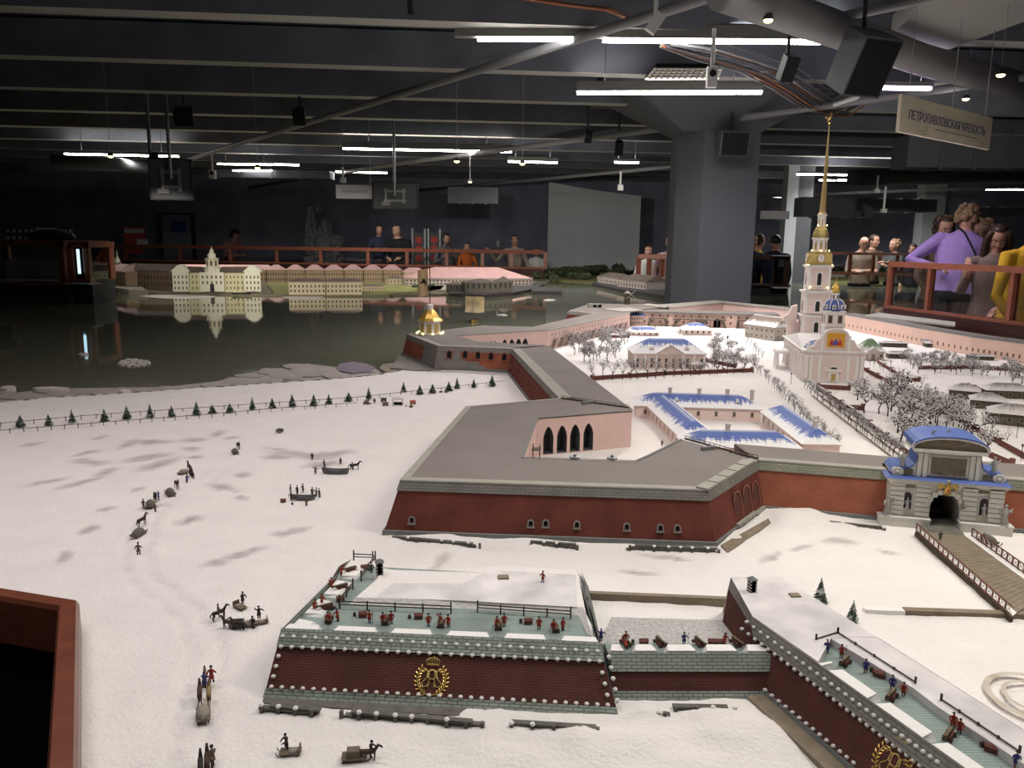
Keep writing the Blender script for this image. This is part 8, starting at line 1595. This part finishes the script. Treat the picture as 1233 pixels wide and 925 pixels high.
def person(label, px, top_y, d, yaw=0, h=1.72, top='cl_black', bottom='cl_black', hair='hair_br', style='short', arms=None, lean=0.0, hyaw=0, hpitch=0, vox=.016, zfoot=None, skin='pskin', build=1.0, name='person', girth=1.0, sleeve=True, tilt=0, glasses=False, beard=False, bald=False):
    """yaw 0 looks at the camera (-y). The figure stands on the floor below the picture position of its head top."""
    topp = Yp(px, top_y, d); zf = topp.z - h * math.cos(lean) * .995 if zfoot is None else zfoot; s = h / 1.72
    t = thing(name, label, 'person', (topp.x, topp.y, zf), yaw - math.atan2(topp.x, topp.y))
    R = Matrix.Rotation(lean, 4, 'X'); hipz = .90 * s
    Lm = Matrix.Translation((0, 0, hipz)) @ R @ Matrix.Rotation(tilt, 4, 'Y') @ Matrix.Translation((0, 0, -hipz))
    J = lambda x, y, z: Lm @ Vector((x * s * build, y * s, z * s))
    b = MB()
    # trunk as stacked ellipses, one skin over the whole body
    rings = [(.150, .105, .84), (.165, .118, .92), (.150, .105, 1.02), (.148, .102, 1.12), (.165, .112, 1.24), (.172, .112, 1.34), (.150, .095, 1.42), (.085, .068, 1.465), (.052, .055, 1.50)]
    n = 16; ids = []
    for rx, ry, z in rings: ids.append([b.add(J(rx * girth * math.cos(2 * PI * k / n), ry * girth * math.sin(2 * PI * k / n), z)) for k in range(n)])
    for A_, C_ in zip(ids, ids[1:]):
        for k in range(n): b.idx((A_[k], A_[(k + 1) % n], C_[(k + 1) % n], C_[k]))
    b.idx(ids[0][::-1]); b.idx(ids[-1])
    b.tube([J(0, .005, 1.44), J(0, -.005, 1.50), J(0, -.015, 1.56)], [.056 * s, .052 * s, .05 * s], 10)
    for sx in (-1, 1): b.tube([Vector((sx * .085 * s, 0, .90 * s)), Vector((sx * .095 * s, -.01, .68 * s)), Vector((sx * .095 * s, -.005, .48 * s)), Vector((sx * .095 * s, .01, .30 * s)), Vector((sx * .095 * s, .02, .08 * s))], [.098 * s * girth, .085 * s * girth, .060 * s, .056 * s, .040 * s], 10); b.tube([Vector((sx * .095 * s, .05 * s, .04 * s)), Vector((sx * .1 * s, -.06 * s, .04 * s)), Vector((sx * .1 * s, -.16 * s, .03 * s))], [.042 * s, .046 * s, .03 * s], 8)
    arms = arms or {}
    hands = []
    for sx, key in ((-1, 'r'), (1, 'l')):   # x<0 is the picture's left when facing the camera
        sh = J(sx * .175, 0, 1.40); el, wr = arms.get(key, ((sx * .24, -.02, 1.12), (sx * .22, -.14, .92)))
        el, wr = J(*el), J(*wr); b.tube([J(sx * .12, 0, 1.40), sh, sh.lerp(el, .5), el, el.lerp(wr, .5), wr], [.058 * s, .060 * s * girth, .050 * s * girth, .043 * s, .037 * s, .027 * s], 10); hd = (wr - el).normalized(); hand_geo(b, wr, hd, Vector((0, 0, 1)) if abs(hd.z) < .8 else Vector((0, -1, 0)), s); hands.append((wr, hd))
    hcen = J(0, -.028, 1.615); HR = Matrix.Translation(hcen) @ R @ Matrix.Rotation(hyaw, 4, 'Z') @ Matrix.Rotation(hpitch, 4, 'X') @ Matrix.Scale(s if h > 1.3 else s * 1.15, 4)
    b.T = HR; head_geo(b, 1); b.T = None
    me = b.mesh('tmp', 'pskin'); ob = bpy.data.objects.new('tmp', me); COL.objects.link(ob); r = ob.modifiers.new('r', 'REMESH'); r.mode = 'VOXEL'; r.voxel_size = vox; sm_ = ob.modifiers.new('s', 'SMOOTH'); sm_.factor = .5; sm_.iterations = 2
    dg = bpy.context.evaluated_depsgraph_get(); me2 = bpy.data.meshes.new_from_object(ob.evaluated_get(dg)); bpy.data.objects.remove(ob); bpy.data.meshes.remove(me)
    me2.materials.clear()
    for k in (top, bottom, skin, 'cl_black'): me2.materials.append(M[k])
    nk = J(0, -.01, 1.485); Li = Lm.inverted(); mi = []
    for p in me2.polygons:
        c = p.center; l = Li @ c; m_ = 0
        if (c - hcen).length < .16 * s and l.z > 1.475 * s: m_ = 2
        elif l.z > 1.48 * s: m_ = 2
        elif any((c - w_).dot(hd) > -.01 and (c - w_).length < .22 * s for w_, hd in hands) and ((l.x / .205) ** 2 + (l.y / .145) ** 2 > s * s * girth * girth): m_ = 2
        elif c.z < .10 * s: m_ = 3
        elif l.z < .90 * s and all((c - w_).length > .1 for w_, hd in hands) and abs(l.x) < .24 * s: m_ = 1
        mi.append(m_)
    me2.polygons.foreach_set('material_index', mi); me2.polygons.foreach_set('use_smooth', [True] * len(mi)); me2.name = 'body'
    o = bpy.data.objects.new('body', me2); COL.objects.link(o); o.parent = t
    # face
    for sx in (-1, 1):
        b = MB(); b.T = HR; b.ell((sx * .029, -.0795, .006), (.0125, .006, .0075), 8, 5, 0); b.ell((sx * .029, -.0850, .006), (.006, .003, .006), 7, 4, 1); b.build('eye', ['eye_w', 'eye_d'], t)
        b = MB(); b.T = HR; b.tube([(sx * .014, -.089, .027), (sx * .030, -.088, .032), (sx * .046, -.078, .026)], .0035, 5); b.build('eyebrow', 'hair_k' if hair != 'hair_bl' else 'hair_br', t)
    b = MB(); b.T = HR; b.tube([(-.024, -.077, -.062), (-.008, -.087, -.059), (.008, -.087, -.059), (.024, -.077, -.062)], [.003, .0065, .0065, .003], 6); b.build('mouth', 'lips', t)
    if glasses:
        b = MB(); b.T = HR
        for sx in (-1, 1): b.tube([(sx * .031 + .02 * math.cos(a), -.097, .005 + .016 * math.sin(a)) for a in [2 * PI * k / 10 for k in range(11)]], .002, 4); b.tube([(sx * .05, -.096, .008), (sx * .077, 0, .008)], .002, 4)
        tag(b.build('glasses', 'glasses', t), kind='stuff')
    if beard:
        b = MB(); b.T = HR; b.ell((0, -.058, -.082), (.052, .042, .036), 10, 6); b.build('beard', hair, t)
    if not bald:
        b = MB(); b.T = HR; n, k = 20, 12; rows_ = []
        for i in range(k + 1):
            e = PI * i / k; rr_ = []
            for j in range(n):
                a = 2 * PI * j / n; x, y, z = math.sin(e) * math.cos(a), math.sin(e) * math.sin(a), math.cos(e)
                front = max(0, -y); lim = -.15 if style != 'bob' else -.35
                sc_ = 1.0
                if front > .35 and z < .52: sc_ = .72
                elif z < lim - .2 * max(0, y): sc_ = .75
                wob = 1 + .025 * math.sin(7 * a + 5 * e)
                rr_.append(b.add((x * .088 * sc_ * wob, .006 + y * .104 * sc_ * wob, .018 + z * .108 * (sc_ if z < 0 else 1) * wob)))
            rows_.append(rr_)
        for A_, C_ in zip(rows_, rows_[1:]):
            for j in range(n): b.idx((A_[j], C_[j], C_[(j + 1) % n], A_[(j + 1) % n]))
        b.build('hair', hair, t, smooth=True)
        if style == 'long':
            for sx in (-1, 1): b = MB(); b.T = HR; b.tube([(sx * .05, -.03, .085), (sx * .083, -.035, .02), (sx * .092, -.03, -.06), (sx * .090, -.05, -.15), (sx * .085, -.07, -.24), (sx * .075, -.08, -.30)], [.03, .032, .032, .036, .034, .012], 10); b.build('hair_lock', hair, t, smooth=True)
            b = MB(); b.T = HR; b.tube([(0, .06, .05), (0, .095, -.05), (0, .10, -.18), (0, .09, -.28)], [.06, .075, .08, .03], 10); b.build('back_hair', hair, t, smooth=True)
        if style == 'bob':
            b = MB(); b.T = HR; random.seed(4)
            for kk_ in range(46):
                a = random.uniform(-.2, PI + .2); e = random.uniform(-.9, 1.1); q = Vector((.085 * math.cos(a) * math.cos(e * .8), .02 + .09 * math.sin(a) * math.cos(e * .8), .02 + .10 * math.sin(e))); b.ell(q, (.030, .030, .026), 7, 5)
            b.build('curls', hair, t, smooth=True)
    if style == 'beanie':
        b = MB(); b.T = HR; b.lathe([(.088, .012), (.094, .02), (.094, .045), (.090, .05), (.088, .08), (.070, .118), (.035, .138), (.002, .142)], 16, sy=1.15); b.build('beanie', 'beanie', t, smooth=True)
    return t, HR, Lm
UPL = lambda y=-.30, z=1.22: {'r': ((-.26, -.14, 1.12), (-.12, y, z)), 'l': ((.26, -.14, 1.12), (.12, y, z))}
# far railing, from the left
person('dark-haired woman in a dusty pink jacket bending over the far railing', 276, 281, 18.3, .5, 1.62, 'cl_pink', hair='hair_k', style='bob', lean=.35, hpitch=.4, arms=UPL())
person('small child peering through the far railing beside the tower top', 249.5, 306, 18.0, .2, 1.05, 'cl_pink', hair='hair_br', vox=.014)
person('boy in a dark hooded jacket with arms on the far railing', 456.5, 272.5, 16.9, .1, 1.55, 'cl_navy', hair='hair_br', arms=UPL(-.26, 1.18))
person('bald man in a black top leaning on the far railing', 480, 273, 16.9, -.35, 1.75, 'cl_black', bald=True, hyaw=-.8, hpitch=.15, arms=UPL(-.28, 1.1), girth=1.25, build=1.15, lean=.12)
person('bearded man in grey looking at his phone behind the far railing', 538, 282, 16.6, .2, 1.7, 'cl_grey', hair='hair_br', hpitch=.35, arms=UPL(-.28, 1.25), beard=True, girth=1.1); 
person('child in a bright orange top behind the far railing glass', 562.5, 294, 16.4, .1, 1.25, 'cl_orange', hair='hair_br', arms=UPL(-.22, 1.1), vox=.014); person('woman in a beige sweater holding up a phone at the far railing', 620, 284, 16.2, -.1, 1.62, 'cl_beige', hair='hair_k', arms={'r': ((-.38, -.12, 1.18), (-.52, -.24, 1.38)), 'l': ((.28, -.04, 1.12), (.26, -.18, .95))}); person('small child in white at the right end of the far railing', 646, 300, 16.2, .1, 1.15, 'cl_white', hair='hair_br', vox=.014)
for (x, y, d, l) in ((599.5, 293.5, 15.9, 'phone held up by the woman in beige'), (538, 296, 16.2, 'phone held by the bearded man in grey')): q = Yp(x, y, d); b = MB(); b.box(q, (.05, .012, .11)); tag(b.build('phone', 'blk_gloss'), l, 'phone')
# around the column
person('man in dark red half hidden by the grey column', 808, 285, 13.8, -.2, 1.72, 'cl_pink', hair='hair_br', hpitch=.2); person('person in pale clothes behind the short railing left of the column', 781, 297, 14.0, 0, 1.5, 'cl_white', hair='hair_br')
person('dark-haired visitor at the right edge of the grey column', 906, 284, 13.0, .3, 1.7, 'cl_navy', hair='hair_k'); person('woman in an ochre top right of the grey column', 913, 284, 13.3, 1.9, 1.66, 'cl_yellow', hair='hair_br', style='bob', hpitch=.2); person('man in a dark jacket seen from behind at the dark glass booth', 934.5, 284.5, 13.0, PI, 1.72, 'cl_navy', hair='hair_k', girth=1.1)
# far right railing
person('bald man with glasses and folded arms at the right far railing', 1039, 287, 14.6, .2, 1.72, 'cl_beige', bald=True, glasses=True, arms={'r': ((-.26, -.1, 1.12), (.06, -.24, 1.16)), 'l': ((.26, -.1, 1.12), (-.06, -.24, 1.12))}, lean=.15, girth=1.15, hpitch=.2); person('man in brown next to the bald man with glasses', 1052, 284, 14.9, .7, 1.76, 'cl_brown', hair='hair_br', hyaw=.3, arms=UPL()); person('woman in grey with light hair at the right far railing', 1078.5, 289.5, 14.6, -.8, 1.6, 'cl_grey', hair='hair_bl', style='bob', arms=UPL()); person('visitor in a dark coat beside the white column', 1099, 295, 14.4, .3, 1.5, 'cl_navy', hair='hair_br', hpitch=.3)
# near right railing
pw, HRp, Lp = person('woman in a lilac sweater seen from behind, leaning on the near railing', 1158, 252, 7.15, PI + .16, 1.66, 'lilac', 'cl_black', 'hair_bl', 'bob', {'l': ((.40, .10, 1.15), (.22, .20, 1.10)), 'r': ((-.26, -.08, 1.12), (-.18, -.30, 1.05))}, lean=.22, hyaw=-.3, hpitch=.3, vox=.010, girth=1.22, tilt=-.12, build=1.06)
b = MB(); b.tube([Lp @ Vector(q) for q in ((.08, .03, 1.475), (.02, .115, 1.40), (-.08, .135, 1.24), (-.17, .11, 1.10), (-.19, .02, 1.0))], .008, 6); b.build('bag_strap', 'cl_black', pw)
person('dark-haired visitor hidden behind the woman in lilac', 1137, 264, 7.7, .4, 1.6, 'cl_brown', 'cl_black', 'hair_br', 'bob', UPL(-.2, .95), hpitch=.3, vox=.013); person('blond visitor in glasses behind the girl at the near railing', 1187, 268, 7.6, -.3, 1.6, 'cl_taupe', 'cl_black', 'hair_bl', 'bob', hpitch=.35, glasses=True, vox=.013)
person('girl with long brown hair looking down at the near railing', 1201, 274, 6.75, .12, 1.60, 'cl_taupe', 'cl_black', 'hair_br', 'long', {'r': ((-.24, -.06, 1.13), (-.22, -.16, 1.30)), 'l': ((.22, -.06, 1.12), (.06, -.2, 1.02))}, lean=.14, hpitch=.42, vox=.009)
person('man in a grey beanie and mustard sweater at the right picture edge', 1240, 264, 6.15, .45, 1.64, 'cl_yellow', 'cl_black', 'hair_br', 'beanie', {'r': ((-.26, -.14, 1.1), (-.2, -.30, .98)), 'l': ((.24, -.1, 1.12), (.1, -.3, 1.05))}, lean=.2, hpitch=.35, vox=.010, beard=True)
